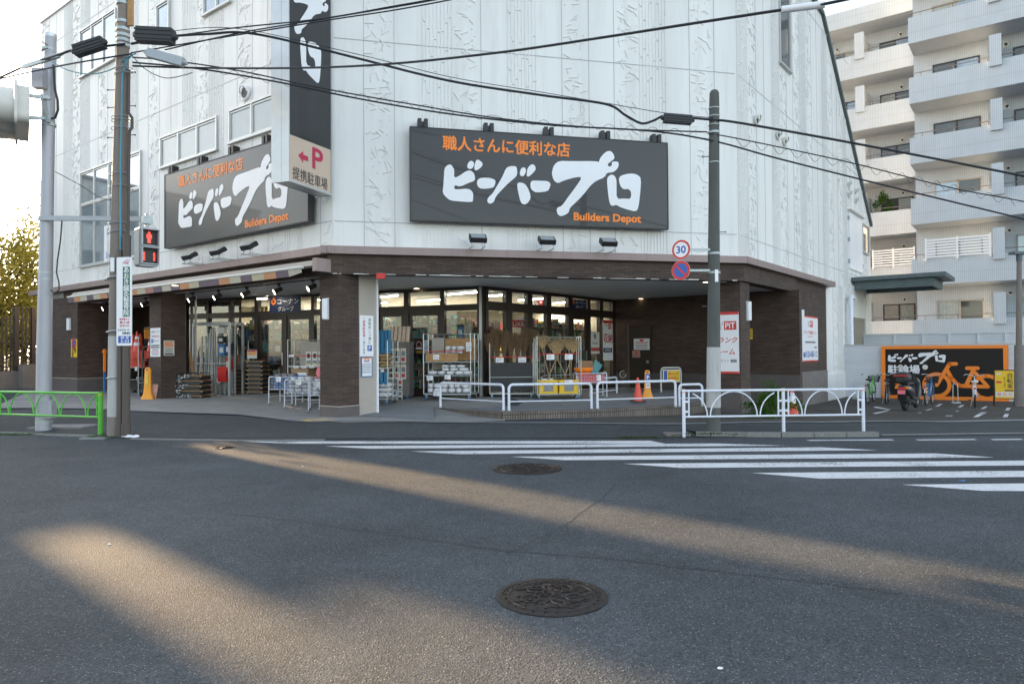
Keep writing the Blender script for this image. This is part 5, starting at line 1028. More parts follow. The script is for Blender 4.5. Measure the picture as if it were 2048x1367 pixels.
# trolley with folded work gloves (px 864-960)
p=fl(903,797,.40); rzA=R(-12)
t=cage('roll cage with white bundled gloves and a brown board, left of the rain pipe',p,rzA,1.32,.8,1.78)
b=MB('wood'); b.box(-.28,.62,.33,.35,1.05,1.66); b.build('board',t)
b=MB('cardboard'); b.box(-.62,-.30,.30,.34,.8,1.68,'beige_panel'); b.build('panel',t)
b=MB('wood'); b.box(-.60,.30,-.41,-.39,1.03,1.24); b.build('front_board',t)
for z in (.66,1.02): b=MB('galv'); b.box(-.64,.64,-.38,.38,z-.02,z); b.build('shelf',t)
b=MB('glove'); bundles(b,-.60,.62,-.36,-.02,.18,2,.13,'glove',1,.20); bundles(b,-.60,.60,-.36,-.0,.67,1,.10,'glove',2,.24); bundles(b,-.2,.55,-.34,0,.77,2,.085,'glove',3,.24); bundles(b,-.1,.4,-.30,0.05,1.24,2,.10,'glove',4,.16); bundles(b,-.55,.1,-.30,0,1.14,1,.12,'glove',5,.18)
g=b.build('stacked_gloves'); g.location=p; g.rotation_euler=(0,0,rzA); tag(g,'white bundled work gloves piled in tiers in the roll cage left of the rain pipe','gloves')
b=MB('red'); b.cyl((-.62,-.41,1.29),(.45,-.41,1.31),.012); b.build('red_strap',t)
price(t,-.30,1.08,-.415,.17,.13,2); price(t,-.48,.52,-.41,.18,.12,3); price(t,.02,.55,-.41,.17,.12,4); price(t,-.30,.10,-.41,.16,.12,5); price(t,.50,1.3,-.0,.16,.24,6)
# trolley with blue sheets (px 758-782)
p=fl(765,806,.30); t=cage('narrow roll cage of blue tarpaulins and rolled sheets right behind the beige post',p,R(-14),.62,.7,1.70)
b=MB('offwhite'); b.box(-.28,.28,-.3,.3,.5,.52); b.box(-.28,.28,-.3,.3,.95,.97); b.build('shelf',t)
b=MB('goods_pk'); bundles(b,-.27,.27,-.32,.2,.18,3,.13,'glove',11,.27); bundles(b,-.27,.27,-.32,.2,.98,4,.09,'bamboo',12,.3); 
for k in range(5): b.cyl((-.22+k*.11,-.28,.53),(-.22+k*.11,-.28,.86),.045,m='tarp_blue',n=10)
for k in range(6): x=-.24+k*.1; b.cyl((x,-.1,1.36),(x+.01,-.12,1.98),.048,m='tarp_blue' if k<6 else 'offwhite',n=10)
g=b.build('rolled_sheets'); g.location=p; g.rotation_euler=(0,0,R(-14)); tag(g,'blue rolls and tan packets stacked in the narrow cage behind the beige post','rolls')
price(t,-.1,.86,-.36,.10,.08,7); price(t,.16,.86,-.36,.10,.08,8)
# display with cream rolls and product cards
p=fl(797,797,.36); t=thing('display_stand','dark display panel with small product cards, left of the right sliding door','display stand',tuple(p),R(-15))
b=MB('retain'); b.box(-.33,.33,0,.35,.08,1.62); b.build('panel',t); b=MB('rubber'); casters(b,[-.25,.25],[.05,.3],m='goods_bu'); b.build('caster',t)
for j in range(2):
    for i in range(3):
        b=MB('sign_white'); x=-.22+i*.19; z=1.24-j*.46; b.rect(x-.085,z-.22,x+.085,z+.2,-.012,'offwhite'); b.rect(x-.06,z-.02,x+.06,z+.12,-.014,['black','black','goods_gy'][i]); b.rect(x-.06,z-.17,x+.05,z-.06,-.014,['goods_rd','goods_bk','goods_rd'][(i+j)%3]); b.rect(x-.05,z+.13,x,z+.17,-.015,'yellow'); b.build('product_card',t)
for x,z,m in ((.05,.42,'goods_rd'),(-.12,.12,'goods_bu'),(.05,.10,'goods_gy')): b=MB('offwhite'); b.rect(x-.08,z-.15,x+.08,z+.14,-.012,'offwhite'); b.rect(x-.05,z-.0,x+.05,z+.1,-.014,m); b.rect(x-.05,z-.12,x+.05,z-.06,-.014,'goods_bk'); b.build('product_card',t)
for k in range(5): b=MB('offwhite'); x=-.26+k*.125; b.cyl((x,.1,1.62),(x+.02,.14,2.06),.058,m='beige_sign',n=12); g=b.build('cream_roll'); g.location=p; g.rotation_euler=(0,0,R(-15)); tag(g,'%s cream roll from the left standing on the product card display'%ORD[k],'roll','cream rolls on the display')
# broom trolleys
def broom(g_,x,y,z0,h,lean,seed,m='broom',spread=.16):
    b=MB(m); r=random.Random(seed); top=Vector((x+lean,y,z0+h)); b.cyl((x,y,z0),(x+lean*.45,y,z0+h*.5),.028,.036,n=8)
    for _ in range(230):
        a=r.uniform(0,6.28); q=math.sqrt(r.random())*spread; s_=Vector((x+lean*.42+r.uniform(-.03,.03),y+r.uniform(-.03,.03),z0+h*.45)); e=Vector((top.x+q*math.cos(a),top.y+q*math.sin(a)*.6,top.z+r.uniform(-.2,.06)))
        mid=s_.lerp(e,.5)+Vector((r.uniform(-.02,.02),0,.02)); b.tube([s_,mid,e],[.009,.007,.004],n=3,caps=False)
    return b
rzB=R(4); pB=fl(1022,796,.36)
tB=cage('roll cage holding upright dark brush brooms behind black boards',pB,rzB,1.22,.6,1.55)
b=MB('black'); b.box(-.59,.59,-.30,-.28,.22,1.02); b.build('board',tB); b=MB('galv'); b.box(-.6,.6,-.31,-.30,.60,.615); b.build('board_seam',tB)
for k in range(7):
    x=-.50+k*.165; b=broom(None,x,-.05+.06*(k%2),.55,1.25+.12*((k*3)%4)*.4,(-.12+.045*k)*1.2,20+k); g=b.build('brush_broom'); g.location=pB; g.rotation_euler=(0,0,rzB); tag(g,'%s brown twig broom from the left in the roll cage with black boards'%ORD[k],'broom','twig brooms in the left broom cage')
b=MB('red'); b.cyl((-.6,-.31,1.17),(.6,-.31,1.17),.012); b.build('red_strap',tB); price(tB,-.33,1.02,-.315,.22,.15,1); price(tB,.30,1.02,-.315,.22,.15,2)
pC=fl(1115,797,.36); rzC=R(6)
tC=cage('roll cage of bamboo rakes with two yellow crates at its foot',pC,rzC,1.22,.6,1.72)
b=MB('red'); b.cyl((-.6,-.31,1.25),(.6,-.31,1.25),.012); b.build('red_strap',tC); price(tC,-.24,1.09,-.315,.22,.16,3); price(tC,.27,1.09,-.315,.22,.16,4)
def rake(x0,x1,zt,seed,sp_=.2,hl=.5):
    b=MB('bamboo'); b.tube([(x0,0,.5),(x1,-.02,zt-hl)],.013,n=6); n=15
    for k in range(n):
        a=-.62+1.24*k/(n-1); e=Vector((x1+math.sin(a)*hl*1.05,-.05,zt-hl+math.cos(a)*hl)); b.tube([(x1,-.02,zt-hl),(x1*.4+e.x*.6,-.06,(zt-hl)*.4+e.z*.6),e,e+Vector((0,-.05,-.03))],.008,n=4)
    for f in (.55,.8): b.tube([(x1+math.sin(-.62+1.24*k/10)*hl*1.05*f,-.065,zt-hl+math.cos(-.62+1.24*k/10)*hl*f) for k in range(11)],.006,n=4)
    return b
for i,(x0,x1,zt,hl) in enumerate([(-.2,-.42,1.78,.40),(-.30,.02,1.68,.46),(.30,-.05,1.64,.44),(.36,.33,1.70,.38),(.15,.45,1.66,.4)]):
    b=rake(x0,x1,zt,i,hl=hl); g=b.build('bamboo_rake'); g.location=pC+Vector((0,-.02*i,0)); g.rotation_euler=(0,0,rzC); tag(g,['outer left narrow bamboo rake above the yellow crates','wide bamboo rake left of the middle above the crates','wide bamboo rake in the middle above the crates','bamboo rake right of the middle above the crates','outer right bamboo rake above the yellow crates'][i],'rake','bamboo rakes in the right broom cage')
for i,x in enumerate((-.29,.27)):
    t=thing('plastic_crate','yellow plastic crate under the rakes, '+('left one' if i==0 else 'right one with white price card'),'crate',tuple(pC+Vector((x,-.12,.165))),rzC,'yellow crates in the rake cage')
    b=MB('yellow'); w_=.26
    for q in ((-w_,w_,-.19,-.17,0,.36),(-w_,w_,.17,.19,0,.36),(-w_,-w_+.02,-.17,.17,0,.36),(w_-.02,w_,-.17,.17,0,.36),(-w_,w_,-.17,.17,0,.02),(-w_-.015,w_+.015,-.205,-.19,.32,.37),(-w_-.01,w_+.01,-.2,-.19,.0,.04)): b.box(*q)
    for k in range(4): xx=-w_+.01+k*(2*w_-.03)/3; b.box(xx,xx+.02,-.205,-.19,.03,.33)
    b.build('body',t); b=MB('goods_gy'); b.rect(-.12,.06,.14,.27,-.207,'goods_gy'); b.build('window',t)
    if i: price(t,.0,.28,-.212,.22,.09,9)
    b=MB('plastic_film'); bundles(b,-.2,.2,-.14,.14,.18,2,.12,'broom' if i else 'plastic_film',30+i,.2); g=b.build('small_brushes'); g.location=pC+Vector((x,-.12,.165)); g.rotation_euler=(0,0,rzC); tag(g,'small brushes filling the '+('right' if i else 'left')+' yellow crate','brushes')
b=MB('steel'); b.tube([(-.52,-.36,.2),(-.48,-.30,.62),(-.44,-.3,.66),(.48,-.3,.68),(.52,-.3,.62),(.55,-.36,.2)],.012,n=6); b.build('front_rail',tC)
# wire basket carts
def basket(label,p,rz,W,D,H_,seed,group='white wire basket carts',goods=True,m='rail_white'):
    t=thing('basket_cart',label,'cart',tuple(p),rz,group); b=MB(m)
    for x in (-W/2,W/2):
        b.tube([(x,-D/2,.09),(x,-D/2,H_-.06),(x,-D/2+.06,H_),(x,D/2-.06,H_),(x,D/2,H_-.06),(x,D/2,.09)],.013,n=8); b.cyl((x,-D/2,.24),(x,D/2,.24),.010,n=6)
    for y in (-D/2,D/2):
        b.cyl((-W/2,y,.45),(W/2,y,.45),.011,n=6); b.cyl((-W/2,y,H_-.02),(W/2,y,H_-.02),.011,n=6); b.cyl((-W/2,y,.24),(W/2,y,.24),.009,n=6) if y>0 else None
    b.build('frame',t); b=MB(m)
    for k in range(int(W/.05)): x=-W/2+(k+.5)*.05; b.cyl((x,-D/2,.45),(x,-D/2,H_-.06),.0028,n=4,r1=None); 
    for k in range(1,6): b.cyl((-W/2,-D/2,.45+(H_-.5)*k/6),(W/2,-D/2,.45+(H_-.5)*k/6),.0025,n=4)
    b.box(-W/2,W/2,-D/2,D/2,.445,.455); b.build('basket',t)
    for sx in (-1,1):
        for sy in (-1,1): b=MB('rubber'); casters(b,[sx*W/2],[sy*D/2],.035,.02); b.build('caster',t)
    return t
bk=[(566,811,.62,'white wire basket cart at the left with navy and clear packs'),(600,819,.66,'white wire basket cart in the middle with price cards'),(648,826,.62,'white wire basket cart half behind the corner pillar')]
for i,(px,py,W,l) in enumerate(bk):
    p=fl(px,py); t=basket(l,p+Vector((0,.25,0)),R(-14),W*1.15,.55,.80,i)
    b=MB('goods_wh'); bundles(b,-W*.5,W*.5,-.24,.2,.46,3,.105,['goods_bu','plastic_film','glove'][i],40+i,.2); bundles(b,-W*.45,W*.5,-.2,.2,.77,1,.11,['goods_gy','glove','plastic_film'][i],44+i,.22)
    if i==1: bundles(b,-.25,.1,-.15,.1,.84,1,.06,'goods_bu',48,.12)
    g=b.build('packed_goods'); g.location=p+Vector((0,.25,0)); g.rotation_euler=(0,0,R(-14)); tag(g,['navy and clear plastic packs heaped in the left basket cart','white bagged towels heaped in the middle basket cart','clear bags heaped in the cart behind the corner pillar'][i],'packed goods')
    price(t,-.05 if i!=1 else .05,.66,-.29,.16,.14,i); 
p=fl(640,822)+Vector((0,.3,.86)); b=MB('pink'); b.lathe([(.03,-.06),(.16,.02),(.18,.15),(.15,.27),(.10,.30)],n=14); g=b.build('pink_bag',None); g.location=p; tag(g,'pink sack of goods heaped beside the corner pillar','bag')
# cage with boxes behind them
p=fl(618,800); t=cage('pale roll cage with black and white cartons behind the basket carts',p+Vector((0,.3,0)),R(-14),1.15,.7,1.75); b=MB('beige_panel'); b.box(-.55,.55,.28,.30,.2,1.7); b.build('backing',t); b=MB('offwhite'); b.box(-.56,.56,-.34,.3,.96,.99); b.build('shelf',t); b=MB('red'); b.cyl((-.55,-.35,1.28),(.55,-.35,1.29),.012); b.build('red_strap',t)
for k in range(3): price(t,-.3+k*.25,.93,-.36,.16,.07,k)
price(t,-.45,1.25,-.365,.16,.07,8)
for i in range(3):
    q=p+Vector((0,.3,0)); c=thing('carton',['first printed carton on the shelf of the pale roll cage','second printed carton on the shelf of the pale roll cage','third printed carton at the pillar edge on the pale roll cage'][i],'box',tuple(q),R(-14),'cartons in the pale roll cage'); x=-.02+i*.2; b=MB('offwhite'); b.box(x,x+.17,-.3,-.1,1.0,1.4); b.build('body',c); b=MB('black'); b.rect(x+.04,1.22,x+.13,1.35,-.302,'black'); b.rect(x+.02,1.04,x+.15,1.15,-.302,'goods_gy'); b.rect(x+.06,1.03,x+.12,1.07,-.304,'yellow'); b.build('print',c)
b=MB('cardboard'); b.box(-.5,.05,-.3,.2,.5,.93); b.rect(-.3,.62,.0,.8,-.302,'sign_white'); g=b.build('cardboard_box'); g.location=p+Vector((0,.3,0)); g.rotation_euler=(0,0,R(-14)); tag(g,'brown cardboard box with white label under the carton shelf','box')
# dollies
def dolly(label,p,rz,L,W,z,seed,film=False,handle=False,group='wooden dollies in flat stacks'):
    t=thing('wooden_dolly',label,'dolly',(p.x,p.y,p.z+z),rz,group); b=MB('wood'); b.box(-L/2,L/2,-W/2,-W/2+.10,.085,.105); b.box(-L/2,L/2,W/2-.10,W/2,.085,.105); b.box(-L/2,-L/2+.10,-W/2+.1,W/2-.1,.085,.105); b.box(L/2-.10,L/2,-W/2+.1,W/2-.1,.085,.105); b.box(-L/2+.02,L/2-.02,-W/2-.003,-W/2+.02,.075,.108,'goods_br'); b.build('deck',t)
    b=MB('black'); b.box(-L/2+.10,L/2-.10,-W/2+.03,W/2-.03,-.03 if z>0 else .03,.084,'goods_bk')
    for x in (-L/2+.08,L/2-.08):
        for y in (-W/2+.06,W/2-.06): b.cyl((x-.012,y,.035),(x+.012,y,.035),.035,m='rubber',n=10); b.box(x-.025,x+.025,y-.02,y+.02,.04,.085,'steel')
    b.build('casters',t); return t
p=fl(370,797); rz=R(-12)
for k in range(5): dolly('dolly %s of the short stack wrapped in film beside the second pillar'%['at the bottom','second from the bottom','in the middle','second from the top','on top'][k],p+Vector((.02*(k%2),.3,0)),rz+.02*(k%2),1.28,.60,k*.152,k)
r=random.Random(8); b=MB('plastic_film')
def crumple(b,o,ux,uy,nx,ny,amp,m,r):
    o,ux,uy=Vector(o),Vector(ux),Vector(uy); nn=ux.cross(uy).normalized(); vs_=[o+ux*(i/nx)+uy*(j/ny)+nn*r.uniform(-amp,amp)+ux*r.uniform(-.3,.3)/nx+uy*r.uniform(-.3,.3)/ny for j in range(ny+1) for i in range(nx+1)]
    b.add(vs_,[(j*(nx+1)+i,j*(nx+1)+i+1,(j+1)*(nx+1)+i+1,(j+1)*(nx+1)+i) for j in range(ny) for i in range(nx)],m)
for k in range(5):
    x0=-.66+r.uniform(0,.1); crumple(b,(x0,-.32,.01+.152*k),(r.uniform(.5,.95),0,0),(0,0,.125),16,4,.022,'wrap_film',r)
    crumple(b,(-.665,-.3,.01+.152*k),(0,.5,0),(0,0,.125),9,4,.02,'wrap_film',r)
crumple(b,(-.62,-.30,.78),(1.2,0,0),(0,.55,0),20,8,.03,'wrap_film',r)
g=b.build('plastic_wrap'); g.location=p+Vector((0,.3,0)); g.rotation_euler=(0,0,rz); tag(g,'crumpled clear plastic wrap over the short dolly stack','plastic wrap')
b=MB('wood'); b.beam((-.02,.3,.75),(-.14,.34,1.4),.09,.03); g=b.build('timber_batten'); g.location=p+Vector((0,.3,0)); tag(g,'orange wooden batten leaning on the second pillar above the short dolly stack','batten')
p=fl(466,789); 
for k in range(8):
    nm=['bottom','second','third','fourth','fifth','sixth','seventh','top'][k]; dolly('%s dolly of the tall left column near the glass front'%nm,p+Vector((0,.3,0)),R(-13),.95,.6,k*.125,k) if k<7 else None
for k in range(8):
    nm=['bottom','second','third','fourth','fifth','sixth','seventh','top'][k]; dolly('%s dolly of the tall right column near the glass front'%nm,fl(505,789)+Vector((.1,.25,0)),R(-13),.62,.5,k*.137,k)
q=fl(492,789)+Vector((0,.2,0)); t=thing('sign_stand','thin pole stand with a red and orange card in front of the tall dolly stacks','sign stand',tuple(q)); b=MB('steel'); b.cyl((0,0,0),(0,0,1.72),.010,n=8); b.build('pole',t); b=MB('offwhite'); b.rect(-.03,1.15,.28,1.42,-.012,'offwhite'); b.rect(-.02,1.36,.27,1.41,-.013,'red'); b.rect(0,1.26,.25,1.34,-.013,'stand_orange'); lines(b,.5,-.0,.5,[1.19],.03,'black'); b.build('card',t)
for x in (-.62,-.3): b=MB('wood'); b.box(x,x+.07,.0,.03,.95,1.25); g=b.build('wooden_block'); g.location=q+Vector((.15,.3,0)); tag(g,'orange upright wooden block on the '+('left' if x<-.5 else 'right')+' part of the tall dolly stacks','wood block')
# lumber / gutter rack
dd=ray(410,700); p=Vector((dd.x/dd.y*21.8,21.8,.31)); t=thing('profile_rack','pale steel rack of upright metal profiles between pillar and glass front','rack',tuple(p+Vector((0,.5,0))),R(-20)); b=MB('win_frame')
for x in (-.75,.70):
    for y in (0,.6): b.box(x-.03,x+.03,y-.03,y+.03,0,2.35)
b.box(-.75,.70,-.03,.03,2.28,2.38); b.box(-.75,.70,.57,.63,2.28,2.38); b.box(-.78,.74,-.05,.66,0,.06); b.box(-.75,.7,-.02,.02,1.05,1.08); b.build('frame',t)
b=MB('goods_gy'); r=random.Random(5)
for k in range(22):
    x=-.66+k*.058; h=r.uniform(1.4,2.25); b.beam((x,.15+.1*(k%3),.08),(x+r.uniform(-.10,.02),.3,h),.04,.05,r.choice(['steel','alu','goods_gy','galv','offwhite']))
g=b.build('metal_profiles'); g.location=p+Vector((0,.5,0)); g.rotation_euler=(0,0,R(-20)); tag(g,'bunch of long aluminium and steel profiles standing in the pale rack','metal profiles'); g['kind']='stuff'
dd=ray(446,700); p=Vector((dd.x/dd.y*22.0,22.0,.31)); t=thing('wire_display','grid panel display with boxed reels and a red tool box beside the profile rack','display stand',tuple(p+Vector((0,.35,0))),R(-20)); b=MB('win_frame'); 
for k in range(12): b.cyl((-.3+k*.055,0,.1),(-.3+k*.055,0,2.3),.004,n=4)
for k in range(20): b.cyl((-.3,0,.15+k*.11),(.3,0,.15+k*.11),.004,n=4)
b.box(-.32,-.29,-.02,.02,0,2.35); b.box(.29,.32,-.02,.02,0,2.35); b.build('grid',t)
for i,(x,z,w_,h,m) in enumerate([(-.15,2.12,.13,.10,'offwhite'),(-.12,1.50,.12,.18,'goods_bu'),(.14,1.52,.12,.18,'navy'),(-.15,1.82,.13,.11,'goods_bk'),(.14,1.05,.10,.2,'goods_rd'),(-.10,.72,.16,.24,'red')]): b=MB(m); b.box(x-w_,x+w_,-.14,-.01,z-h,z+h,m); b.rect(x-w_*.6,z-h*.5,x+w_*.6,z+h*.4,-.142,'offwhite' if i!=5 else 'red'); b.build('packaged_item',t)
b=MB('sign_white'); b.torus((-.24,-.12,.52),(0,1,0),.07,.02); b.build('wheel',t)
# cone storage at the left
cx=[(244,'striped'),(262,'plain'),(286,'striped'),(276,'plain'),(315,'striped'),(307,'plain')]
shz=.95
xq0=LF.pin(285,700,1.2)[0]; q0=LF.w(xq0,1.2,T(*LF.w(xq0,1.2,0)[:2])); t=thing('shelf_trolley','grey shelf trolley carrying the stacks of red cones','shelf',tuple(q0),LF.rz); b=MB('steel')
for x in (-.95,.35): 
    for y in (-.3,.3): b.cyl((x,y,0),(x,y,2.0),.016,n=8)
b.box(-.97,.37,-.32,.32,shz-.03,shz); b.box(-.97,.37,-.32,.32,.5,.52); b.cyl((-.95,-.3,1.5),(.35,-.3,1.5),.01,n=6); b.build('frame',t); price(t,-.62,.83,-.33,.18,.13,1); price(t,.25,.83,-.33,.18,.13,2)
for i,(px,k) in enumerate(cx):
    x=LF.pin(px,700,1.2)[0]; z=q0.z+shz; yy=1.0+.28*(i%2); tall=i in (2,4)
    nst=9 if i in(1,3,5) else 5
    for j in range(nst): 
        c=cone('%s cone from the bottom in the %s stack of %s cones on the left shelf'%(ORD[j],ORD[i],k),LF.w(x,yy,z+j*.055+(.30 if tall else 0)),.72,.15,bands=((.22,.33),(.45,.54)) if (k=='striped' and j==nst-1) else (),group='stacked cones on the left shelf',base='cone_red')
b=MB('orange'); g=thing('handle_tools','orange and black tool handles hanging behind the cones','tool rack',tuple(q0+Vector((0,0,0))),LF.rz)
b=MB('alu'); b.cyl((-.9,.5,2.35),(.35,.5,2.35),.02,n=8); b.build('rail',g)
for k in range(11): b=MB('orange'); x=-.8+k*.11; b.cyl((x,.45,2.3),(x+.02,.45,1.95),.022,m='stand_orange',n=8); b.cyl((x+.02,.45,1.95),(x+.03,.45,1.75),.020,m='black',n=8); b.build('handle',g)
q=LF.w(LF.pin(209,700,.55)[0],.55,0); t=thing('jack_tool','orange and blue upright tool standing at the left edge of the storage niche','tool',(q.x,q.y,T(q.x,q.y)),LF.rz); b=MB('orange'); b.box(-.035,.035,-.03,.03,.75,1.55); b.box(-.09,.06,-.04,.04,1.42,1.5); b.build('shaft',t); b=MB('goods_bu'); b.box(-.03,.03,-.03,.03,0,.75); b.build('foot',t)
p=fl(273,786); t=thing('floor_machine','small dark wheeled machine with white hose under the cone shelf','machine',tuple(p+Vector((0,.3,0))),.3); b=MB('black'); b.box(-.28,.28,-.2,.2,.12,.42,'goods_bk'); b.lathe([(.16,.40),(.17,.5),(.08,.56)],(.05,0,0),'goods_gy'); casters(b,[-.2,.2],[-.15,.15],.07,.04); b.build('body',t); b=MB('sign_white'); b.torus((.05,-.2,.5),(0,1,0),.14,.022,a0=.3,a1=4.5); b.build('hose',t)
b=MB('steel'); q=LF.w(LF.pin(290,700,.55)[0],.55,0); z=T(q.x,q.y); t=thing('hand_truck','tall green grey tubular hand truck behind the orange stand','hand truck',(q.x,q.y,z),LF.rz); b=MB('teal_steel'); b.tube([(-.18,0,.1),(-.18,0,1.5),(-.12,0,1.62),(.18,0,1.66)],.018,n=8); b.cyl((-.18,0,1.2),(.2,0,1.2),.012,n=6); b.build('frame',t); b=MB('rubber'); casters(b,[-.18],[0],.08,.05); b.build('wheel',t)
b=MB('offwhite'); q=LF.w(lx(313),-.18,0); z=T(q.x,q.y); b=MB('goods_pk'); b.obox((0,0,.24),(.18,.05,0),(-.002,.006,0),(0.02,.03,.22)); g=b.build('leaning_board'); g.location=(q.x,q.y,z); tag(g,'red and pale printed board leaning at the foot of the second pillar','board')
# red goods basket on the platform
p=fl(1180,796,.36); t=basket('wire basket with orange tub and red goods right of the rake cage',p,R(5),.85,.5,.72,9)
b=MB('orange'); b.lathe([(.12,.0),(.26,.12),(.27,.2)],(-.18,0,.66),'orange',16); g=b.build('orange_tub'); g.location=p; tag(g,'orange plastic tub in the basket right of the rakes','tub')
b=MB('leaf_green_net') if 0 else MB('goods_cy')
for k in range(6): b.beam((.05+k*.03,.05,.7),(.18+k*.035,.1,1.08-.03*k),.03,.02,'goods_cy')
b.box(-.3,.1,.1,.14,.7,1.05,'goods_br'); g=b.build('green_poles'); g.location=p; tag(g,'teal strips and brown board standing in the basket right of the rakes','strips')
b=MB('red'); b.box(-.38,.38,-.2,.2,.46,.66,'red'); g=b.build('red_packs'); g.location=p; tag(g,'red packs filling the wire basket right of the rakes','packs'); price(t,.2,.5,-.26,.12,.16,3)
# inside: shelving seen through the glass
def shelf(x,y,rz,seed,label,L=2.4,Hh=2.1):
    z=ZFL+.06; t=thing('store_shelf',label,'shelf',(x,y,z),rz,'shelves of goods inside the shop'); b=MB('shop_shelf')
    for xx in (-L/2,L/2): b.box(xx-.02,xx+.02,-.2,.25,0,Hh)
    for k in range(6): b.box(-L/2,L/2,-.2,.2,.1+k*.38,.13+k*.38)
    b.box(-L/2,L/2,.2,.23,0,Hh); b.build('frame',t)
    g=MB('goods_wh'); r=random.Random(seed)
    for k in range(6):
        xx=-L/2+.04
        while xx<L/2-.1:
            w_=r.uniform(.05,.22); h=r.uniform(.10,.32); m=r.choice(GOODS); z0=.13+k*.38
            if r.random()<.3: g.cyl((xx+w_/2,-.1,z0),(xx+w_/2,-.1,z0+h),w_*.42,m=m,n=10)
            else: g.box(xx,xx+w_*.94,-.17,.1,z0,z0+h,m); g.rect(xx+w_*.15,z0+h*.3,xx+w_*.8,z0+h*.7,-.172,r.choice(GOODS))
            xx+=w_
    o=g.build('shelf_goods'); o.location=(x,y,z); o.rotation_euler=(0,0,rz); tag(o,'assorted packets and bottles crowded on a shelf, '+label,'merchandise'); o['kind']='stuff'
SH=[(-10.6,25.9,-22,'shelf behind the profile rack'),(-9.3,24.9,-22,'shelf behind the glass left of the doors'),(-6.9,24.2,-22,'shelf behind the left sliding doors'),(-4.9,23.2,-22,'shelf behind the glass by the corner pillar'),(-3.4,22.5,-22,'shelf behind the beige post'),(-1.6,22.6,-22,'shelf behind the right sliding doors'),(.9,23.6,51,'shelf behind the brooms'),(2.1,26.0,51,'shelf behind the right shop door'),(-.6,25.5,0,'far shelf in the middle aisle'),(-4,27,0,'far shelf in the left aisle'),(-7.5,28,0,'farthest shelf at the left'),(1.5,29,0,'farthest shelf at the right'),(-2.4,20.95,-22,'low shelf right behind the right sliding door'),(-8.2,23.4,-22,'shelf close behind the left glass front'),(-5.9,22.45,-22,'shelf close behind the left doors')]
for i,(x,y,a,l) in enumerate(SH): shelf(x,y,R(a),100+i,l,2.4,2.2)
q=G1.w(G1.pin(486,605)[0],.5,2.75); t=thing('hanging_cones','yellow and clear tubes standing high behind the glass','tubes',tuple(q)); b=MB('yellow')
for k in range(4): b=MB('yellow' if k>1 else 'offwhite'); b.cyl((k*.14,0,-.1),(k*.14,0,.5),.06,m='warm_glow' if 0 else ('yellow' if k>1 else 'plastic_film'),n=12); b.build('tube',t)
# ---------------- right side: lot wall, orange sign, bikes ----------------
WF=Frame((13.06,27.5),-52.94+180); ZW=-.22
brick('lap_white',(.66,.69,.73),(.63,.66,.70),(.30,.32,.35),40.,.085,.006,rough=.5,bump=.8,var=.04)
def wx(px,py=740,off=0): return WF.pin(px,py,off)[0]
xa,xb=wx(1690),wx(2040)
t=thing('site_fence','white horizontal board fence of the bicycle lot behind the orange framed panel','fence',tuple(WF.w(0,0,ZW)),WF.rz)
b=MB('lap_white',fr=WF); b.box(-.1,xb+3.5,.03,.09,ZW-.1,WF.pin(1720,690)[1]); b.build('boards',t)
b=MB('alu',fr=WF); b.box(-.1,xb+3.5,.0,.12,WF.pin(1720,690)[1],WF.pin(1720,690)[1]+.03); b.build('cap',t)
x0,z1=WF.pin(1762,692,-.08); _,z0=WF.pin(1762,796,-.08); x1,_=WF.pin(2016,692,-.08); W=x1-x0; Hh=z1-z0
t=thing('bicycle_parking_sign','large orange framed dark panel with a painted orange bicycle','sign',tuple(WF.w((x0+x1)/2,-.08,z0)),WF.rz)
mat('sign_brown',(.018,.014,.013),.5,var=.05,spec=.25)
b=MB('orange'); b.box(-W/2,W/2,0,.06,0,Hh); b.build('frame',t); fr_=.14; b=MB('sign_brown'); b.rect(-W/2+fr_,fr_,W/2-fr_,Hh-fr_*.8,-.002,'sign_brown'); b.build('panel',t)
HB=homog([(437,652),(1523,648),(1530,1125),(442,1090)],[(-W/2,Hh),(W/2,Hh),(W/2,0),(-W/2,0)])
b=MB('sign_white'); l0=HB(495,790); l1=HB(992,690); us=[u for g in BRU for u,_ in g]; vv=[v for g in BRU for _,v in g]
for i,g in enumerate(BRU): b.poly([(l0[0]+(u-min(us))/(max(us)-min(us))*(l1[0]-l0[0]),l0[1]-.05+(v-min(vv))/(max(vv)-min(vv))*(l1[1]-l0[1]+.06)) for u,v in g],-.005,'sign_white')
l0=HB(497,878); l1=HB(768,812); b.text('駐輪場',l0[0],l0[1],l1[1]-l0[1],-.005,'sign_white',.03,wd=l1[0]-l0[0]); l0=HB(560,1000); b.text('専用',l0[0],l0[1],.16,-.005,'orange',.03); b.build('lettering',t)
b=MB('orange'); Lp=lambda L,w_,k=0:b.line([HB(*p) for p in L],w_,-.006-.002*k,'orange')
th=.13
c0=HB(915,980); e0=HB(1035,980); rw=e0[0]-c0[0]-th*.3; b.ring(c0[0],c0[1],rw-th/2,rw+th/2,-.006,'orange',40)
c1=HB(1345,1000); b.ring(c1[0],c1[1],rw-th/2,rw+th/2,-.0065,'orange',40,a0=R(30),a1=R(335))
Lp([(1080,803),(1025,803),(915,980)],th,1); Lp([(1000,850),(1040,920),(1080,965),(1110,985),(1160,990),(1350,995)],th,2); Lp([(1165,985),(1235,845)],th,3); Lp([(1175,840),(1265,840)],th,4); Lp([(1350,993),(1245,880)],th*.9,5); b.build('bicycle_picture',t)
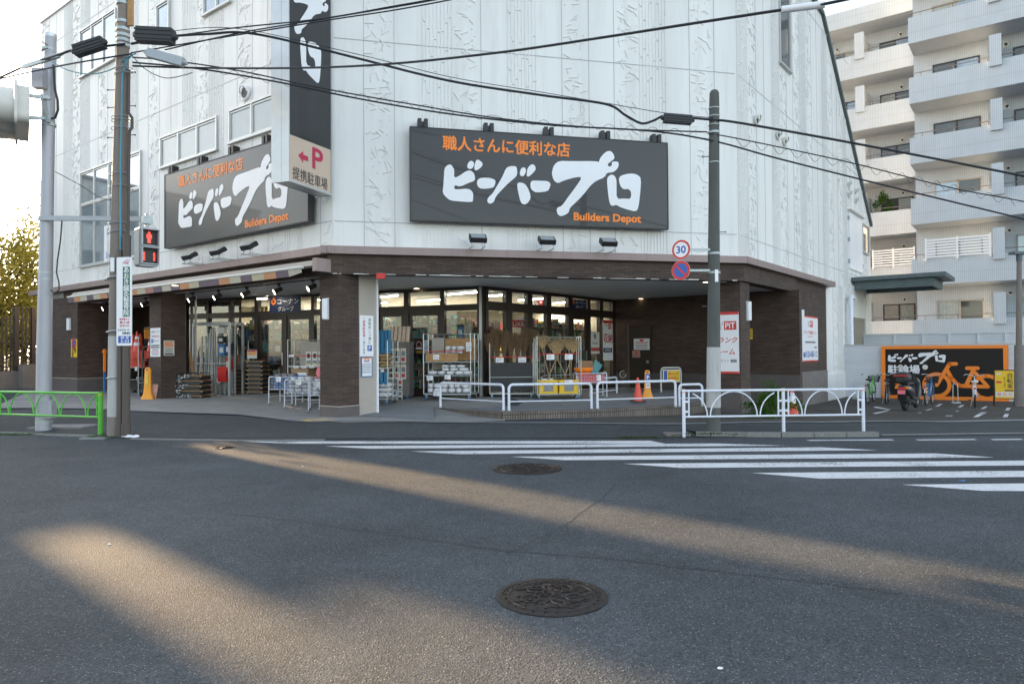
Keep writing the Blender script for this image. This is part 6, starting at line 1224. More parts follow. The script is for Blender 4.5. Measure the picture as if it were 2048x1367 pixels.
# second fence above and behind
BF=Frame(tuple(WF.w(0,3.2,0))[:2],-52.94+180)
zt=BF.pin(1850,668)[1]; t=thing('rear_fence','higher slatted white fence panels in front of the apartment block','fence',tuple(BF.w(0,0,ZW)),BF.rz); b=MB('lap_white',fr=BF); xq=BF.pin(2048,680)[0]
b.box(-.2,xq+4,.02,.05,1.0,zt); b.build('slats',t)
for px in (1789,1846,1898,1957,2012): x=BF.pin(px,680)[0]; b=MB('fence_white',fr=BF); b.box(x-.04,x+.04,-.03,.06,.8,zt+.04); b.build('post',t)
b=MB('fence_white',fr=BF); b.box(-.2,xq+4,-.02,.08,zt,zt+.05); b.build('top_rail',t)
# shutter bay and canopy at the side
t=thing('garage_shutter','brown grey roller shutter with white drain pipe beyond the store side wall','shutter',tuple(RF.w(13.6,0,ZW)),RF.rz)
q=prect(RF,(1706,622),(1722,626)); q2=RF.pin(1741,640)
b=MB('shutter',fr=RF); k=0; z=-.2
while z<3.0: b.box(q[0],q[1]+.4,-.05,-.02,z,z+.075); z+=.09
b.build('slats',t); b=MB('offwhite',fr=RF); b.box(q[1]+.4,RF.pin(1738,640)[0],-.10,.1,-.3,4.2); b.box(q[0]-.25,q[1]+.5,-.08,.05,3.0,4.3); b.build('surround',t)
b=MB('rail_white',fr=RF); x=RF.pin(1702,640,-.2)[0]; b.tube([(x+.5,-.2,3.75),(x+.12,-.22,3.78),(x,-.2,3.65),(x,-.2,-.3)],.09,n=12); b.build('drain_pipe',t)
# steel entrance canopy
def cp3(px,py,Y): return Vector(aty(px,py,Y))
cz0=RF.pin(1697,570)[1]
t=thing('steel_canopy','grey green steel canopy with fluorescent light jutting from the side of the store','canopy',tuple(RF.w(12.9,-1,3.6)),RF.rz); b=MB('teal_steel',fr=RF)
za,zb=RF.pin(1697,560)[1],RF.pin(1697,574)[1]
b.box(12.6,15.6,-3.3,-.02,za-.02,za+.14); b.build('roof_sheet',t); b=MB('teal_steel',fr=RF)
for x0,x1,y0,y1 in ((12.8,13.0,-2.9,-.05),(15.1,15.3,-2.9,-.05),(13.0,15.1,-2.9,-2.8)): b.box(x0,x1,y0,y1,za-.36,za-.03)
b.build('beams',t); b=MB('teal_steel',fr=RF)
for k in range(6): y=-2.6+k*.45; b.box(13.0,15.1,y,y+.05,za-.14,za-.05)
b.build('joists',t); b=MB('sign_white',fr=RF); b.box(13.3,13.4,-2.3,-.9,za-.24,za-.17); b.build('light_fitting',t)
# concrete block building behind fence by the shutter
# bikes --------------------------------------------------------
def bike(label,p,rz,cm='goods_bk',bask=True,lean=.05,fender='steel',group='bicycles parked in the lot',saddle='black',extra=None):
    # front wheel at +x, stands upright, wheels in the xz plane
    t=thing('bicycle',label,'bicycle',tuple(p),rz,group); rw=.33; B,Fx=-.52,.55
    for nm,x in (('rear_wheel',B),('front_wheel',Fx)):
        b=MB('rubber'); b.torus((x,0,rw),(0,1,0),rw-.017,.021,n=36); w_=b.build(nm,t); 
        b=MB('steel'); b.torus((x,0,rw),(0,1,0),rw-.04,.008,n=32,k=5); b.cyl((x,-.05,rw),(x,.05,rw),.02,n=8)
        for k in range(16): a=k*.3927; b.tube([(x,.015*(-1)**k,rw),(x+(rw-.04)*math.cos(a),0,rw+(rw-.04)*math.sin(a))],.0022,n=3,caps=False)
        b.build('spokes',w_)
        b=MB(fender); b.tube([(x+(rw+.02)*math.cos(R(a)),0,rw+(rw+.02)*math.sin(R(a))) for a in range(20,165,12)],.018,n=6); b.build('mudguard',t)
    b=MB(cm); hd=(Fx-.14,0,.80); bb=(-.05,0,.29); se=(-.22,0,.72)
    b.tube([(Fx,.045,rw),(Fx-.05,.04,.68),(Fx-.06,0,.70)],.011,n=6); b.tube([(Fx,-.045,rw),(Fx-.05,-.04,.68),(Fx-.06,0,.70)],.011,n=6); b.tube([(Fx-.06,0,.66),hd,(Fx-.16,0,.95)],.018,n=8)
    b.tube([(Fx-.09,0,.72),(Fx-.3,0,.45),bb],.028,n=8); b.tube([(Fx-.11,0,.78),(Fx-.35,0,.55),(-.14,0,.5)],.020,n=8); b.tube([bb,se],.020,n=8); b.tube([(B,.05,rw),(-.08,.04,.30)],.010,n=6); b.tube([(B,-.05,rw),(-.08,-.04,.30)],.010,n=6); b.tube([(B,.05,rw),(-.2,.03,.66)],.008,n=6); b.tube([(B,-.05,rw),(-.2,-.03,.66)],.008,n=6); b.build('frame',t)
    b=MB('steel'); b.tube([(Fx-.30,-.30,.98),(Fx-.18,-.24,1.02),(Fx-.14,-.1,1.0),(Fx-.16,0,.96),(Fx-.14,.1,1.0),(Fx-.18,.24,1.02),(Fx-.30,.30,.98)],.011,n=8); b.build('handlebar',t)
    for s in (-1,1): b=MB('rubber'); b.cyl((Fx-.38,s*.31,.965),(Fx-.27,s*.295,.985),.016,n=8); b.build('grip',t)
    b=MB(saddle); b.lathe([(.09,0),(.11,.03),(.09,.06),(.03,.07)],(-.27,0,.78),n=14); b.tube([(-.25,0,.8),(-.08,0,.82)],[.05,.02],n=8); b.build('saddle',t); b=MB('steel'); b.cyl((-.22,0,.7),(-.25,0,.8),.012,n=8); b.torus((-.05,0,.29),(0,1,0),.09,.006,n=20); b.cyl((-.05,-.1,.29),(-.05,.1,.29),.008,n=6); b.tube([(-.05,.1,.29),(.08,.11,.2)],.008,n=5); b.tube([(-.05,-.1,.29),(-.18,-.11,.38)],.008,n=5); b.box(.04,.13,.10,.2,.19,.21,'rubber'); b.box(-.23,-.13,-.2,-.10,.37,.39,'rubber'); b.tube([(B,.06,rw),(B-.05,.12,.02)],.008,n=5); b.build('crank_and_stand',t)
    if bask:
        b=MB('black'); x0,x1=Fx-.08,Fx+.24
        for k in range(7):
            z=.70+k*.035; w_=.13+k*.008; b.tube([(x0,-w_,z),(x1+.01*k,-w_,z),(x1+.01*k,w_,z),(x0,w_,z),(x0,-w_,z)],.004,n=4)
        for k in range(9): y=-.13+k*.0325; b.cyl((x1,y,.70),(x1+.06,y*1.3,.91),.004,n=4); b.cyl((x0,y,.70),(x0,y*1.3,.91),.004,n=4)
        for k in range(8): x=x0+(x1-x0)*k/8; b.cyl((x,-.13,.70),(x,-.18,.91),.004,n=4); b.cyl((x,.13,.70),(x,.18,.91),.004,n=4)
        b.box(x0,x1,-.13,.13,.695,.705); b.build('basket',t)
    b=MB('red'); b.cyl((B-rw*.75,0,.62),(B-rw*.75-.03,0,.62),.03,n=10); b.build('reflector',t)
    b=MB('steel'); b.box(B-.12,B+.28,-.07,-.05,.70,.712); b.box(B-.12,B+.28,.05,.07,.70,.712); b.box(B-.12,B-.10,-.07,.07,.70,.712); b.tube([(B,.06,rw),(B,.06,.7)],.006,n=5); b.build('rear_rack',t)
    return t
def bp(px,py): p=gnd(px,py,.012); return Vector(p)
# seen from behind: wheels point to the wall (az about +y rotated)
rzb=R(75)
bike('green and silver bicycle with a dark basket at the left end of the lot wall',bp(1743,806)+Vector((.2,.45,0)),R(52),'green',True,fender='steel')
bike('dark bicycle half hidden left of the scooter',bp(1779,808)+Vector((.2,.5,0)),R(58),'black',False,fender='black')
bike('bicycle with blue reflective frame and black basket right of the scooter',bp(1862,811)+Vector((.25,.5,0)),R(50),'goods_bu',True,fender='steel')
bike('white bicycle with a pale saddle in front of the orange bicycle picture',bp(1952,815)+Vector((.3,.5,0)),R(57),'rail_white',False,fender='rail_white',saddle='offwhite')
# rack hoops
for px,py,l in ((1712,797,'steel rack hoop at the left end of the lot wall'),(1911,806,'empty steel rack hoop between two bicycles')):
    p=bp(px,py); t=thing('bicycle_rack',l,'bicycle rack',tuple(p),R(-10),'steel rack hoops along the lot wall'); b=MB('steel'); b.tube([(-.08,0,0),(-.07,0,.62),(-.04,0,.68),(.04,0,.68),(.07,0,.62),(.08,0,0)],.014,n=8); b.build('hoop',t); b=MB('galv'); b.box(-.13,.13,-.08,.08,0,.05); b.build('foot',t)
# scooter, seen from behind and its right
p=bp(1821,821); t=thing('scooter','black scooter with a top case and pink plate parked in the lot','scooter',tuple(p+Vector((.25,.45,0))),R(47)); 
b=MB('rubber'); b.torus((-.55,0,.24),(0,1,0),.17,.07,n=28,k=10); w_=b.build('rear_wheel',t); b=MB('steel'); b.cyl((-.55,-.05,.24),(-.55,.05,.24),.11,n=16); b.build('rim',w_)
b=MB('rubber'); b.torus((.68,0,.24),(0,1,0),.18,.06,n=28,k=10); w_=b.build('front_wheel',t); b=MB('steel'); b.cyl((.68,-.05,.24),(.68,.05,.24),.11,n=16); b.build('rim',w_)
mat('scooter_paint',(.035,.037,.045),.25,var=.1,coat=.6,scale=3)
def loft(b,secs,m,n=14,e=.7):
    vs_=[]
    for x,z,hw,hh in secs:
        for k in range(n):
            a=2*math.pi*k/n; cs,sn=math.cos(a),math.sin(a); vs_.append((x,hw*math.copysign(abs(cs)**e,cs),z+hh*math.copysign(abs(sn)**e,sn)))
    b.add(vs_,[(i*n+k,i*n+(k+1)%n,(i+1)*n+(k+1)%n,(i+1)*n+k) for i in range(len(secs)-1) for k in range(n)],m,True); b.add(vs_[:n],[tuple(range(n))],m); b.add(vs_[-n:],[tuple(range(n))[::-1]],m)
b=MB('scooter_paint'); loft(b,[(-.86,.70,.06,.05),(-.80,.66,.14,.10),(-.55,.60,.19,.15),(-.25,.56,.18,.18),(-.08,.46,.14,.16),(0,.36,.12,.09),(.25,.30,.15,.06),(.42,.32,.17,.08)],'scooter_paint'); loft(b,[(.42,.32,.17,.08),(.48,.5,.19,.22),(.50,.70,.17,.22),(.46,.86,.10,.10)],'scooter_paint'); loft(b,[(.50,.36,.07,.05),(.68,.46,.09,.03),(.85,.36,.07,.03)],'scooter_paint'); b.build('body',t)
b=MB('black'); loft(b,[(-.66,.76,.12,.04),(-.45,.79,.16,.05),(-.15,.77,.15,.05),(0,.72,.10,.04)],'black'); b.build('seat',t)
b=MB('black'); loft(b,[(-1.02,.95,.12,.10),(-.98,.95,.20,.15),(-.80,.97,.23,.17),(-.62,.96,.20,.15),(-.56,.95,.12,.10)],'black'); c_=b.build('top_case',t); b=MB('red'); b.tube([(-1.0,-.19,1.02),(-1.03,0,1.03),(-1.0,.19,1.02)],.022,n=6); b.build('reflector_strip',c_)
b=MB('black'); b.tube([(.46,0,.3),(.42,0,.98)],.03,n=8); b.tube([(.30,-.33,1.0),(.38,-.15,1.03),(.41,0,1.0),(.38,.15,1.03),(.30,.33,1.0)],.016,n=8); b.tube([(.38,-.2,1.03),(.36,-.3,1.22)],.008,n=5); b.tube([(.38,.2,1.03),(.36,.3,1.22)],.008,n=5); b.build('handlebar',t)
for s in (-1,1): b=MB('alu'); b.tube([(.34,s*.33,1.25),(.37,s*.33,1.25)],[.075,.06],n=14); b.build('mirror',t)
b=MB('red'); b.obox((-.87,0,.66),(.02,0,0),(0,.11,0),(0,0,.035)); b.build('tail_light',t)
for s in (-1,1): b=MB('stand_orange'); b.obox((-.84,s*.14,.68),(.03,0,0),(0,.04,0),(0,0,.03)); b.build('indicator',t)
b=MB('sign_white'); b.add([(-.93,.10,.50),(-.93,-.10,.50),(-.91,-.10,.61),(-.91,.10,.61)],[(0,1,2,3)],'pink'); 
b.build('number_plate',t)
b=MB('black'); b.add([(-.92,.12,.52),(-.92,-.12,.52),(-.80,-.07,.22),(-.80,.07,.22)],[(0,1,2,3)],'black'); b.box(-.84,-.60,-.13,.13,.30,.42,'black'); b.tube([(-.1,-.14,.22),(-.45,-.17,.24),(-.78,-.18,.30)],[.04,.065,.07],'black',10); b.box(-.4,-.1,.08,.16,.14,.34,'goods_gy'); b.build('engine_and_guard',t)
# yellow easel sign
p=bp(2010,813); p0=p; t=thing('easel_sign','yellow framed bicycle share notice standing in the lot','sign',tuple(p),WF.rz+R(6)); w_=.27; h=Vector(aty(2010,739,p.y)).z-p.z; hb=Vector(aty(2010,796,p.y)).z-p.z
b=MB('black')
for x in (-w_,w_): b.box(x-.015,x+.015,-.01,.02,0,h); b.tube([(x,.02,h*.9),(x,.55,0)],.012,n=6)
b.box(-w_,w_,-.01,.02,h-.03,h); b.box(-w_,w_,-.01,.02,hb-.02,hb); b.build('stand',t); b=MB('yellow'); b.rect(-w_+.02,hb,w_-.02,h-.03,-.012,'yellow'); b.vtext('自転車',.14,h-.18,.17,.17,-.014,'black',.015); b.vtext('駐める場所',-.0,h-.26,.06,.07,-.014,'black',.01); b.rect(-.22,hb+.48,-.08,hb+.54,-.014,'red'); b.rect(-.2,h-.16,-.08,h-.10,-.014,'offwhite'); b.rect(-w_+.04,hb+.05,w_-.04,hb+.20,-.014,'offwhite'); b.rect(-.0,hb+.23,w_-.04,hb+.27,-.014,'navy')
for k,x in enumerate((-.15,0,.15)): b.ring(x,hb+.125,.025,.045,-.016,['red','orange','stand_orange'][k]); 
lines(b,.5,-.42,.1,[hb+.32,hb+.38],.015,'black'); b.build('notice',t)
# slim lamp post at the right edge
p=Vector(aty(2040,806,18.8)); t=thing('lamp_post','brown grey lamp post with pale base sleeve at the right frame edge','lamp post',(p.x,p.y,T(p.x,p.y))); q=lambda px,py:Vector(aty(px,py,18.8))-Vector((p.x,p.y,T(p.x,p.y)))
b=MB('concrete_pole'); b.tube([q(2039,812),q(2038,690)],[.12,.11],m='retain',n=16); b.tube([q(2038,692),q(2038.5,520)],[.075,.06],n=16); b.build('pole',t); b=MB('teal_steel'); b.cyl(q(2038.5,522),q(2038.5,508),.075,n=14); c=q(2044,506); b.obox(c,(.28,0,0),(0,.12,0),(0,0,.035)); b.build('lamp_head',t)
# ---------------- apartment block ----------------
# right bay stands in front, left bay recessed
D0=33.2; d=ray(1823,500); A0=Vector((0,0,0))+d*(D0/d.y); AF=Frame((A0.x,A0.y),-52.94+180)
d=ray(1823,500); A1=d*(36.1/d.y); BFm=Frame((A1.x,A1.y),-52.94+180)
apt=thing('apartment_block','pale tiled apartment block with stepped balconies behind the bicycle lot','apartment building',tuple(AF.w(8,4,-.3)),0); apt['world_parts']=1
pitch=(AF.pin(1829,449)[1]*-1+AF.pin(1824,86.7)[1])/3.0; zb0=AF.pin(1829,449)[1]-2*pitch*0
lv=[zb0+pitch*k for k in range(-2,6)]
print('apt pitch',pitch,zb0)
dep=1.7
rb=random.Random(12)
def aptwin(fr,x0,x1,z0,z1,y,par,seed,hgt=2):
    r=random.Random(seed); b=MB('dark_frame' if r.random()<.75 else 'beige_panel',fr=fr)
    for q in ((x0,x1,z1-.06,z1),(x0,x1,z0,z0+.05),(x0,x0+.06,z0,z1),(x1-.06,x1,z0,z1),((x0+x1)/2-.04,(x0+x1)/2+.04,z0,z1)): b.box(q[0],q[1],y-.05,y,q[2],q[3])
    f=b.build('window',par)
    for a,c in ((x0+.06,(x0+x1)/2-.04),((x0+x1)/2+.04,x1-.06)):
        b=MB('window_sky' if r.random()<.35 else 'curtain' if r.random()<.55 else 'window_dark',fr=fr); m=b.m
        if m=='curtain':
            n=14; vs_=[]; 
            for i in range(n+1): vs_+=[(a+(c-a)*i/n,y-.012-.018*(i%2),z0+.05),(a+(c-a)*i/n,y-.012-.018*(i%2),z1-.06)]
            b.add(vs_,[(2*i,2*i+2,2*i+3,2*i+1) for i in range(n)])
        else: b.box(a,c,y-.02,y-.01,z0+.05,z1-.06)
        b.build('pane',f)
def balcony(fr,x0,x1,zb,par,wins,parts,seed,ph=.84,slab=.40,top=False,vents=(),wy=None,rail=True,pipe=None):
    wy=wy or dep; b=MB('apt_tile',fr=fr); b.box(x0,x1,0,.16,zb,zb+slab+ph); b.box(x0,x0+.16,.16,wy,zb,zb+slab+ph) ; o=b.build('balcony',par)
    b=MB('apt_white',fr=fr); b.box(x0+.16,x1,.16,wy,zb+.002,zb+slab-.15); b.build('slab',o); b=MB('wall_joint',fr=fr); b.box(x0-.003,x1,-.004,.0,zb+.50,zb+.518); b.build('joint',o)
    if rail:
        b=MB('retain',fr=fr); zr=zb+slab+ph; b.cyl((x0+.05,.08,zr+.20),(x1,.08,zr+.20),.02,n=6); x=x0+.5
        while x<x1: b.cyl((x,.08,zr),(x,.08,zr+.2),.016,n=5); x+=1.3
        b.build('handrail',o)
    zf=zb+slab-.35
    for i,(a,c) in enumerate(wins): aptwin(fr,a,c,zf+.25,zf+2.15,wy,o,seed*7+i)
    for a in parts: 
        b=MB('apt_tile',fr=fr); b.box(a-.33,a+.12,-.12,.14,zb+slab+ph-.28,zb+slab+ph+1.12); b.box(a-.05,a+.10,.14,wy,zb+slab,zb+slab+1.9,'apt_white'); b.build('partition',o)
    for a in vents: b=MB('offwhite',fr=fr); b.torus((a,wy-.03,zf+2.38),(0,1,0),.10,.025,n=18); b.cyl((a,wy-.06,zf+2.38),(a,wy-.03,zf+2.38),.05,m='black',n=10); b.build('vent',o)
    if pipe: b=MB('beige_panel',fr=fr); b.cyl((pipe,wy-.15,zf),(pipe,wy-.15,zf+2.3),.06,n=10); b.build('drain_pipe',o)
    return o
ax=lambda px,py=300:AF.pin(px,py)[0]
bx=lambda px,py=300:BFm.pin(px,py)[0]
axw=lambda px,py=300:AF.pin(px,py,dep)[0]; bxw=lambda px,py=300:BFm.pin(px,py,dep)[0]
XR=ax(2048)+7
for k,zb in enumerate(lv):
    balcony(AF,0,XR,zb,apt,[(axw(1868),axw(1963)),(axw(2030),axw(2030)+3.2),(XR-3.5,XR-1)],[ax(2000)],50+k,vents=(axw(2016),),pipe=axw(1985))
    # side return of the bay down to the recessed part
for k in range(1,7):
    zb=lv[k] if k<len(lv) else lv[-1]+pitch
    if zb>AF.pin(1640,38)[1]+2: continue
XL=bx(1650,40)-6
for k in range(0,6):
    zb=lv[k]+.12
    top=False
    balcony(BFm,XL,bx(1850),zb,apt,[(bxw(1672),bxw(1718)),(bxw(1762),bxw(1826)),(XL+.5,XL+3)],[bx(1726)],80+k,vents=(bxw(1678),bxw(1805)),rail=not top)
balcony(BFm,XL,bx(1850),lv[5]+.12+pitch,apt,[],[],99,ph=.50,rail=False)
# wall planes
b=MB('apt_tile',fr=AF); b.box(0,XR,dep,dep+.2,-.4,lv[-1]+4); b.box(-.0,.2,dep+.2,9,-.4,lv[-1]+4); b.box(XR-.2,XR,dep+.2,9,-.4,lv[-1]+4); b.build('wall',apt)
b=MB('apt_tile',fr=BFm); zt=lv[5]+.12+pitch+.9; b.box(XL,bx(1850)+.3,dep,dep+.2,-.4,zt); b.build('wall',apt)
b=MB('apt_white',fr=BFm); b.box(XL,bx(1850)+.3,dep+.2,9,zt-.3,zt-.1); b.build('roof',apt)
b=MB('apt_white',fr=AF); b.box(0.2,XR-.2,dep+.2,9,lv[-1]+3.9,lv[-1]+4.1); b.build('roof',apt)
b=MB('alu',fr=BFm); x=bx(1720,10)
for k in range(2): b.cyl((x+k*.8,1,zt),(x+k*.8,1,zt+.9),.02,n=6)
b.cyl((x-.4,1,zt+.9),(x+1.2,1,zt+.9),.015,n=6); b.build('antenna',apt)
# white slatted screens on the lowest visible balconies
for fr,p0,p1,py,ztop,dz,l in ((AF,1852,1981,505,0,0,'white slatted screen on the right balcony just above the side canopy'),(BFm,1746,1829,520,0,0,'white slatted screen on the recessed balcony beside the store wall')):
    x0=fr.pin(p0,py)[0]; x1=fr.pin(p1,py)[0]; zb=lv[0]+.12*(fr is BFm)+.75+1.02+pitch*0; zb=[z for z in lv if abs(z+1.24-fr.pin(1900,506)[1])<1.6]; zb=(zb[0] if zb else lv[0])+1.24+(.12 if fr is BFm else 0)
    t=thing('slatted_screen',l,'screen',tuple(fr.w((x0+x1)/2,-.03,zb)),fr.rz,'white balcony screens'); W=(x1-x0)/2; b=MB('sign_white')
    for k in range(7): z=.0+k*.13; b.box(-W,W,-.03,-.01,z,z+.075)
    b.build('slats',t); b=MB('sign_white')
    for x in (-W,0,W): b.box(x-.035,x+.035,-.045,.02,-.15,.92)
    b.build('posts',t)
# balcony plants
for i,(px,py) in enumerate(((1762,395),(1775,412),(1716,310))):
    x,z=BFm.pin(px,py+18,.5); t=thing('balcony_plant',['tall leafy plant on the recessed balcony, left one','low leafy plant spilling over the recessed balcony rail','orange fruited shrub on a high recessed balcony'][i],'plant',tuple(BFm.w(x,.5,z-.1))); b=MB('leaf_dark'); leafcloud(b,(0,0,.5),(.45,.35,.6),420,.06,'leaf_dark' if i==2 else 'leaf_shrub',8,200+i); b.build('leaves',t); b=MB('bark'); b.tube([(0,0,-.3),(.05,0,.7)],.02,n=5); b.build('stem',t)
# ---------------- far left: fence, wall, bicycle, trees ----------------
LW=Frame((-18.6,25.6),-52.94+180)
t=thing('metal_fence','dark metal bar fence on a low wall at the far left','fence',tuple(LW.w(0,0,.4)),LW.rz)
def FWp(px,py,Y): return Vector(aty(px,py,Y))
a=FWp(-60,745,27.); c=FWp(84,735,29.5); FR=Frame((a.x,a.y),math.degrees(math.atan2(c.x-a.x,c.y-a.y))); L=(Vector((c.x,c.y))-Vector((a.x,a.y))).length
zt=FR.pin(20,632)[1]; zb=FR.pin(20,742)[1]; z2=FR.pin(70,615)[1]
b=MB('fence_dark',fr=FR); x=-6.
while x<L+.3: b.box(x,x+.05,-.02,.02,zb,zt if x<FR.pin(28,700)[0] else z2); x+=.155
for z in (zb+.15,(zb+zt)/2,zt-.15): b.box(-6,L+.3,-.015,.03,z,z+.05)
b.build('bars',t)
for px in (28,62): b=MB('fence_dark',fr=FR); x=FR.pin(px,700)[0]; b.box(x,x+.16,-.06,.10,zb-.1,z2); b.build('post',t)
t=thing('retaining_wall','low grey concrete wall under the dark bar fence','wall',tuple(FR.w(0,-.1,.2)),FR.rz); b=MB('retain',fr=FR); b.box(-6,L+.4,-.15,.2,0,zb); x=FR.pin(32,720)[0]; b.box(x,L+.5,-.45,-.15,0,zb+.28); b.build('body',t)
p=gnd(55,770); bike('dark bicycle with a rear basket parked by the low wall at the far left',p+Vector((0,.2,0)),R(155),'black',True,group=None,fender='black')
def tree(label,x,y,z,h,cr,n,lm,seed,size=.10,flat=1,name='tree'):
    t=thing(name,label,'tree',(x,y,z),seed); r=random.Random(seed); b=MB('bark'); b.tube([(0,0,-.3),(.1,.05,h*.3),(.0,.1,h*.6),(.1,0,h*.9)],[.14,.11,.07,.02],n=8)
    for k in range(14):
        a=r.uniform(0,6.28); z0=h*r.uniform(.25,.75); q=Vector((cr*math.cos(a)*r.uniform(.5,1),cr*math.sin(a)*r.uniform(.5,1),h*r.uniform(.1,.25))); s_=Vector((0,.05,z0)); b.tube([s_,s_+q*.5+Vector((0,0,.1)),s_+q],[.05,.03,.008],n=5)
    b.build('trunk',t); b=MB(lm); leafcloud(b,(0,0,h*.68),(cr,cr,h*.42),n,size,lm,26,seed,flat); b.build('crown',t); return t
def tp(px,Y): d=ray(px,700); return d.x/d.y*Y,Y
x,y=tp(48,33); tree('thin airy tree with bare twigs left of the grey signal pole',x,y,.3,8.6,1.7,2300,'leaf_sun',11,.085,.4)
x,y=tp(0,31); tree('sunlit bushy tree at the left frame edge above the bar fence',x,y,.3,6.9,2.4,6500,'leaf_sun',12,.09)
x,y=tp(75,36); tree('low dense yellow green tree behind the bar fence next to the store',x,y,.3,4.4,2.0,6000,'leaf_sun',13,.08)
x,y=tp(-60,30); tree('dense tree just outside the left frame edge',x,y,.3,5.8,2.4,6000,'leaf_sun',14,.09)
x,y=tp(30,36); tree('dark hedge like tree filling the gap low behind the bars',x,y,.2,4.0,2.6,7000,'leaf_dark',15,.08)
a=FR.w(-2,1.6,.6); b=MB('leaf_dark'); 
for k in range(10): leafcloud(b,(k*.9,0,1.2),(.8,.5,1.2),420,.07,'leaf_sun' if k%3 else 'leaf_dark',6,300+k)
g=b.build('hedge'); g.location=a; g.rotation_euler=(0,0,FR.rz); tag(g,'continuous yellow green hedge seen between the dark fence bars','hedge'); g['kind']='stuff'
# ---------------- overhead cables ----------------
def cable(label,pts,r=.018,name='overhead_cable',m='cable',group='overhead cables'):
    "pts: (px,py,Y) knots, smoothed"
    P=[Vector(aty(*q)) for q in pts]; o=[]
    for i in range(len(P)-1):
        p0,p1,p2,p3=P[max(i-1,0)],P[i],P[i+1],P[min(i+2,len(P)-1)]
        for k in range(8):
            u=k/8; o.append(.5*((2*p1)+(-p0+p2)*u+(2*p0-5*p1+4*p2-p3)*u*u+(-p0+3*p1-3*p2+p3)*u**3))
    o.append(P[-1]); c=o[0].copy(); b=MB(m); b.tube([q-c for q in o],r,n=6); ob=b.build(name); ob.location=c; return tag(ob,label,'cable',group)
YL,YR=14.0,13.7
cable('thick upper cable from the left pole to the black splice box by the right pole',[(262,88,YL),(345,73,YL),(420,68,YL),(480,65,YL),(560,78,YL),(720,118,YL),(900,162,13.9),(1080,190,13.8),(1210,208,13.7),(1250,230,13.7),(1280,246,13.7),(1300,244,13.7),(1325,232,13.7)],.024)
cable('thin messenger wire above the thick upper cable',[(345,62,YL),(480,58,YL),(720,110,YL),(900,154,13.9),(1080,184,13.8),(1210,206,13.7),(1330,226,13.7),(1427,236,13.7)],.007)
cable('thick cable leaving the right pole towards the right edge, upper one',[(1385,236,13.7),(1427,240,13.7),(1480,246,13.7),(1700,285,13.9),(2048,352,14.2),(2300,405,14.4)],.024)
cable('laced cable across the front wall from the left pole to the right pole',[(265,115,YL),(340,121,YL),(480,142,YL),(640,176,YL),(820,208,YL),(1000,237,13.9),(1200,256,13.8),(1415,264,13.7)],.014)
cable('lower black cable across the front wall to the right pole',[(265,125,YL),(400,138,YL),(560,165,YL),(720,198,YL),(900,228,13.9),(1100,250,13.8),(1300,262,13.7),(1427,282,13.7),(1560,318,13.8),(1800,378,14.),(2048,438,14.2),(2300,500,14.4)],.017)
cable('laced cable right of the right pole',[(1415,266,13.7),(1500,282,13.7),(1700,325,13.9),(1900,375,14.),(2048,403,14.2),(2300,455,14.4)],.012)
def lacing(label,pts,amp,n):
    P=[]; 
    for (a,c) in zip(pts,pts[1:]):
        k=max(2,int(n*abs(c[0]-a[0])/1000))
        for i in range(k): u=i/k; P.append((a[0]+(c[0]-a[0])*u,a[1]+(c[1]-a[1])*u+(amp if i%2 else -amp*.3),a[2]+(c[2]-a[2])*u))
    cable(label,P,.004)
lacing('thin zigzag lacing wire over the front wall cables',[(340,121,YL),(640,176,YL),(1000,237,13.9),(1415,264,13.7)],9,48)
lacing('thin looping lacing wire right of the right pole',[(1470,278,13.7),(1700,326,13.9),(2048,404,14.2)],12,60)
cable('steep black cable rising to the white sleeve at the upper right',[(265,132,YL),(400,136,YL),(600,136,13.),(780,128,12.),(1000,105,11.),(1200,76,10.2),(1400,45,9.5),(1565,20,9.),(1640,10,8.8),(1760,-16,8.4),(1900,-50,8)],.019)
for nm,ps_ in (('upper left cable running over the vertical sign to the top edge',[(350,72,YL),(470,56,YL),(640,38,13.5),(780,14,13.),(880,-5,12.7),(1000,-40,12.3)]),('second cable over the vertical sign below its twin',[(330,100,YL),(480,66,YL),(660,36,13.5),(860,2,13.),(960,-20,12.6)]),('third cable over the vertical sign rising to the top edge',[(262,106,YL),(440,76,YL),(660,40,13.6),(780,22,13.2),(900,0,12.8),(1000,-22,12.5)])): cable(nm,ps_,.013)
cable('thick cable from the utility pole down left past the signal pole',[(250,88,YL),(215,92,YL),(150,100,YL),(122,108,YL),(60,128,14.6),(0,155,15),(-120,205,16)],.022)
cable('lower cable left of the utility pole to the frame edge',[(262,108,YL),(200,118,YL),(120,132,14.4),(0,158,15),(-120,190,16)],.016)
cable('thin cable from the signal pole top to the upper left corner',[(95,90,15),(50,65,15.2),(0,45,15.4),(-80,10,16)],.010)
cable('thin cable left of the signal pole below the top one',[(95,97,15),(50,113,15.2),(0,131,15.4),(-80,160,16)],.010)
cable('slack blue cable hanging between signal pole and utility pole',[(104,124,15),(140,142,14.6),(185,148,14.3),(225,138,14.1),(250,118,14),(272,107,YL)],.011,m='cable_blue')
cable('slack drop cable right of the utility pole',[(265,112,YL),(290,138,YL),(330,156,YL),(370,150,YL),(385,145,YL)],.008)
cable('thin stay wire between the two left poles in front of the windows',[(110,343,15),(160,370,14.7),(200,395,14.3),(232,402,14)],.008)
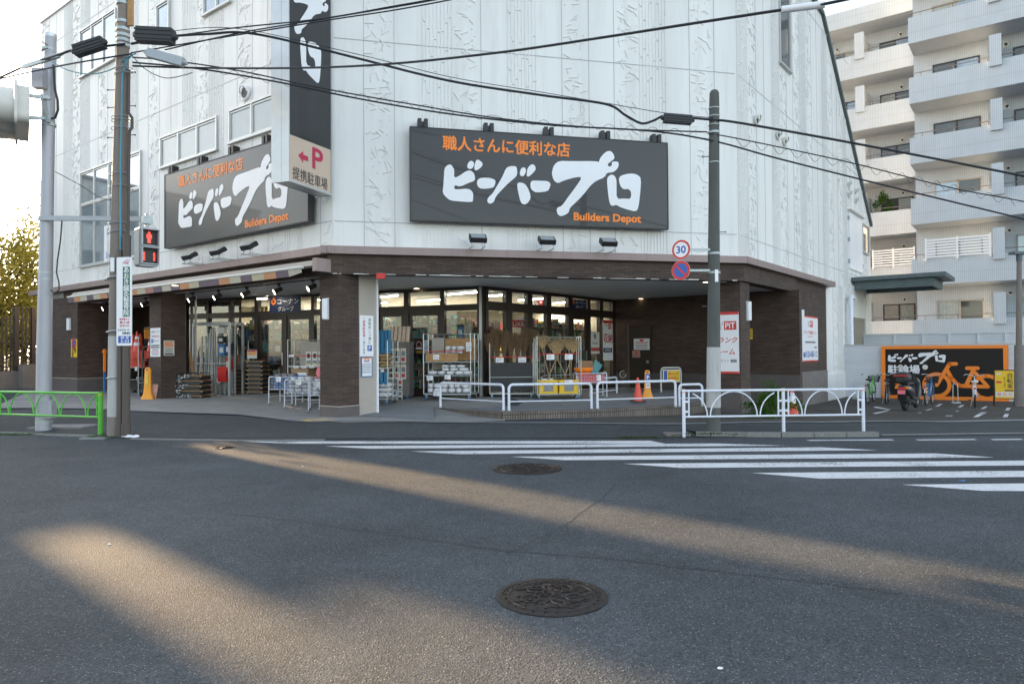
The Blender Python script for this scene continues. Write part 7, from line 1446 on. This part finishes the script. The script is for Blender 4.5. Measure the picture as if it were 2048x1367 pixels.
def splice(label,a,c,r,m='cable',ribs=True):
    A,C=Vector(aty(*a)),Vector(aty(*c)); mid=(A+C)/2; t=thing('cable_splice_box',label,'cable box',tuple(mid)); b=MB(m); d=(C-A)/2; u=d.normalized(); 
    b.beam(-d*.92,d*.92,r*1.5,r*2,up=(0,0,1)); b.tube([-d*1.12,-d*.9],[r*.35,r*.7],n=8); b.tube([d*.9,d*1.12],[r*.7,r*.35],n=8); b.build('housing',t)
    for k in range(3 if ribs else 0): b=MB(m); z=Vector((0,0,(k-1)*r*.6)); b.beam(-d*.95+z+Vector((0,-r*.8,0)),d*.95+z+Vector((0,-r*.8,0)),.015,.03); b.build('rib',t)
    return t
splice('black splice box just left of the right pole',(1325,236,13.6),(1385,241,13.6),.085)
splice('large black splice box right of the utility pole top',(272,70,13.8),(350,74,13.8),.14)
splice('dark ribbed splice box between the two left poles',(148,104,13.9),(210,84,13.9),.11)
splice('pale grey tapered cable housing right of the utility pole',(293,105,13.8),(370,126,13.8),.085,'signal_grey',False)
splice('thin pale cable sleeve at the signal pole top',(45,135,14.6),(122,110,14.2),.04,'galv',False)
A,C=Vector(aty(1563,20,9)),Vector(aty(1650,9,8.8)); b=MB('sign_white'); b.tube([A-A,C-A],.045,n=12); o=b.build('cable_sleeve'); o.location=A; tag(o,'white protective sleeve on the steep cable at the upper right','cable sleeve')
# ---------------- added off-frame blocks, shaped to leave sun streaks on the road ----------------
def nb(name,label,u0,u1,D,h,dd=6,m='offwhite',z0=-.3):  # adds one unseen block across the sun's path
    sx,sy=math.sin(R(SUN_AZ)),math.cos(R(SUN_AZ)); a=D*Vector((sx,sy,0)); ux=Vector((sy*1.,-sx*1.,0))  # across the sun direction, to the right
    fr=Frame((a.x,a.y),math.degrees(math.atan2(ux.x,ux.y))); t=thing(name,label,'building',tuple(fr.w((u0+u1)/2,0,0)),fr.rz); w_=(u1-u0)/2
    b=MB(m); b.box(-w_,w_,0,dd,z0,h); b.build('wall',t); b=MB('retain'); b.box(-w_-.1,w_+.1,-.1,dd+.1,h,h+.25); b.build('roof',t)
    k=-w_+.8
    while k<w_-1.2:
        for z in range(1,int(h)-1,3): b=MB('window_dark'); b.box(k,k+1.1,-.03,0,z,z+1.3); b.build('window',t)
        k+=2.4
    return t
nb('blocker','added, unseen cream house beyond the left frame edge nearest the store',6.35,9.3,46,11,5)  # added walls that keep sun off the road between the streaks
nb('blocker','added small cream house between the two sun gaps',3.1,5.4,46,12,6,'beige_panel')
nb('tall_blocker','added tall plain house far left of the frame',-16,1.75,48,12.8,8)
nb('baffle','added lower garage in the wider gap of the left row',1.75,2.45,47,9.25,5,'retain')  # added low blocks; their tops set where each sun streak starts
nb('baffle','added, slightly taller garage beside the lower one in the wider gap',2.45,3.1,47,10.1,5,'retain')
nb('baffle','added low garage in the narrow gap next to the store side street',5.4,6.35,47,7.9,5,'retain')
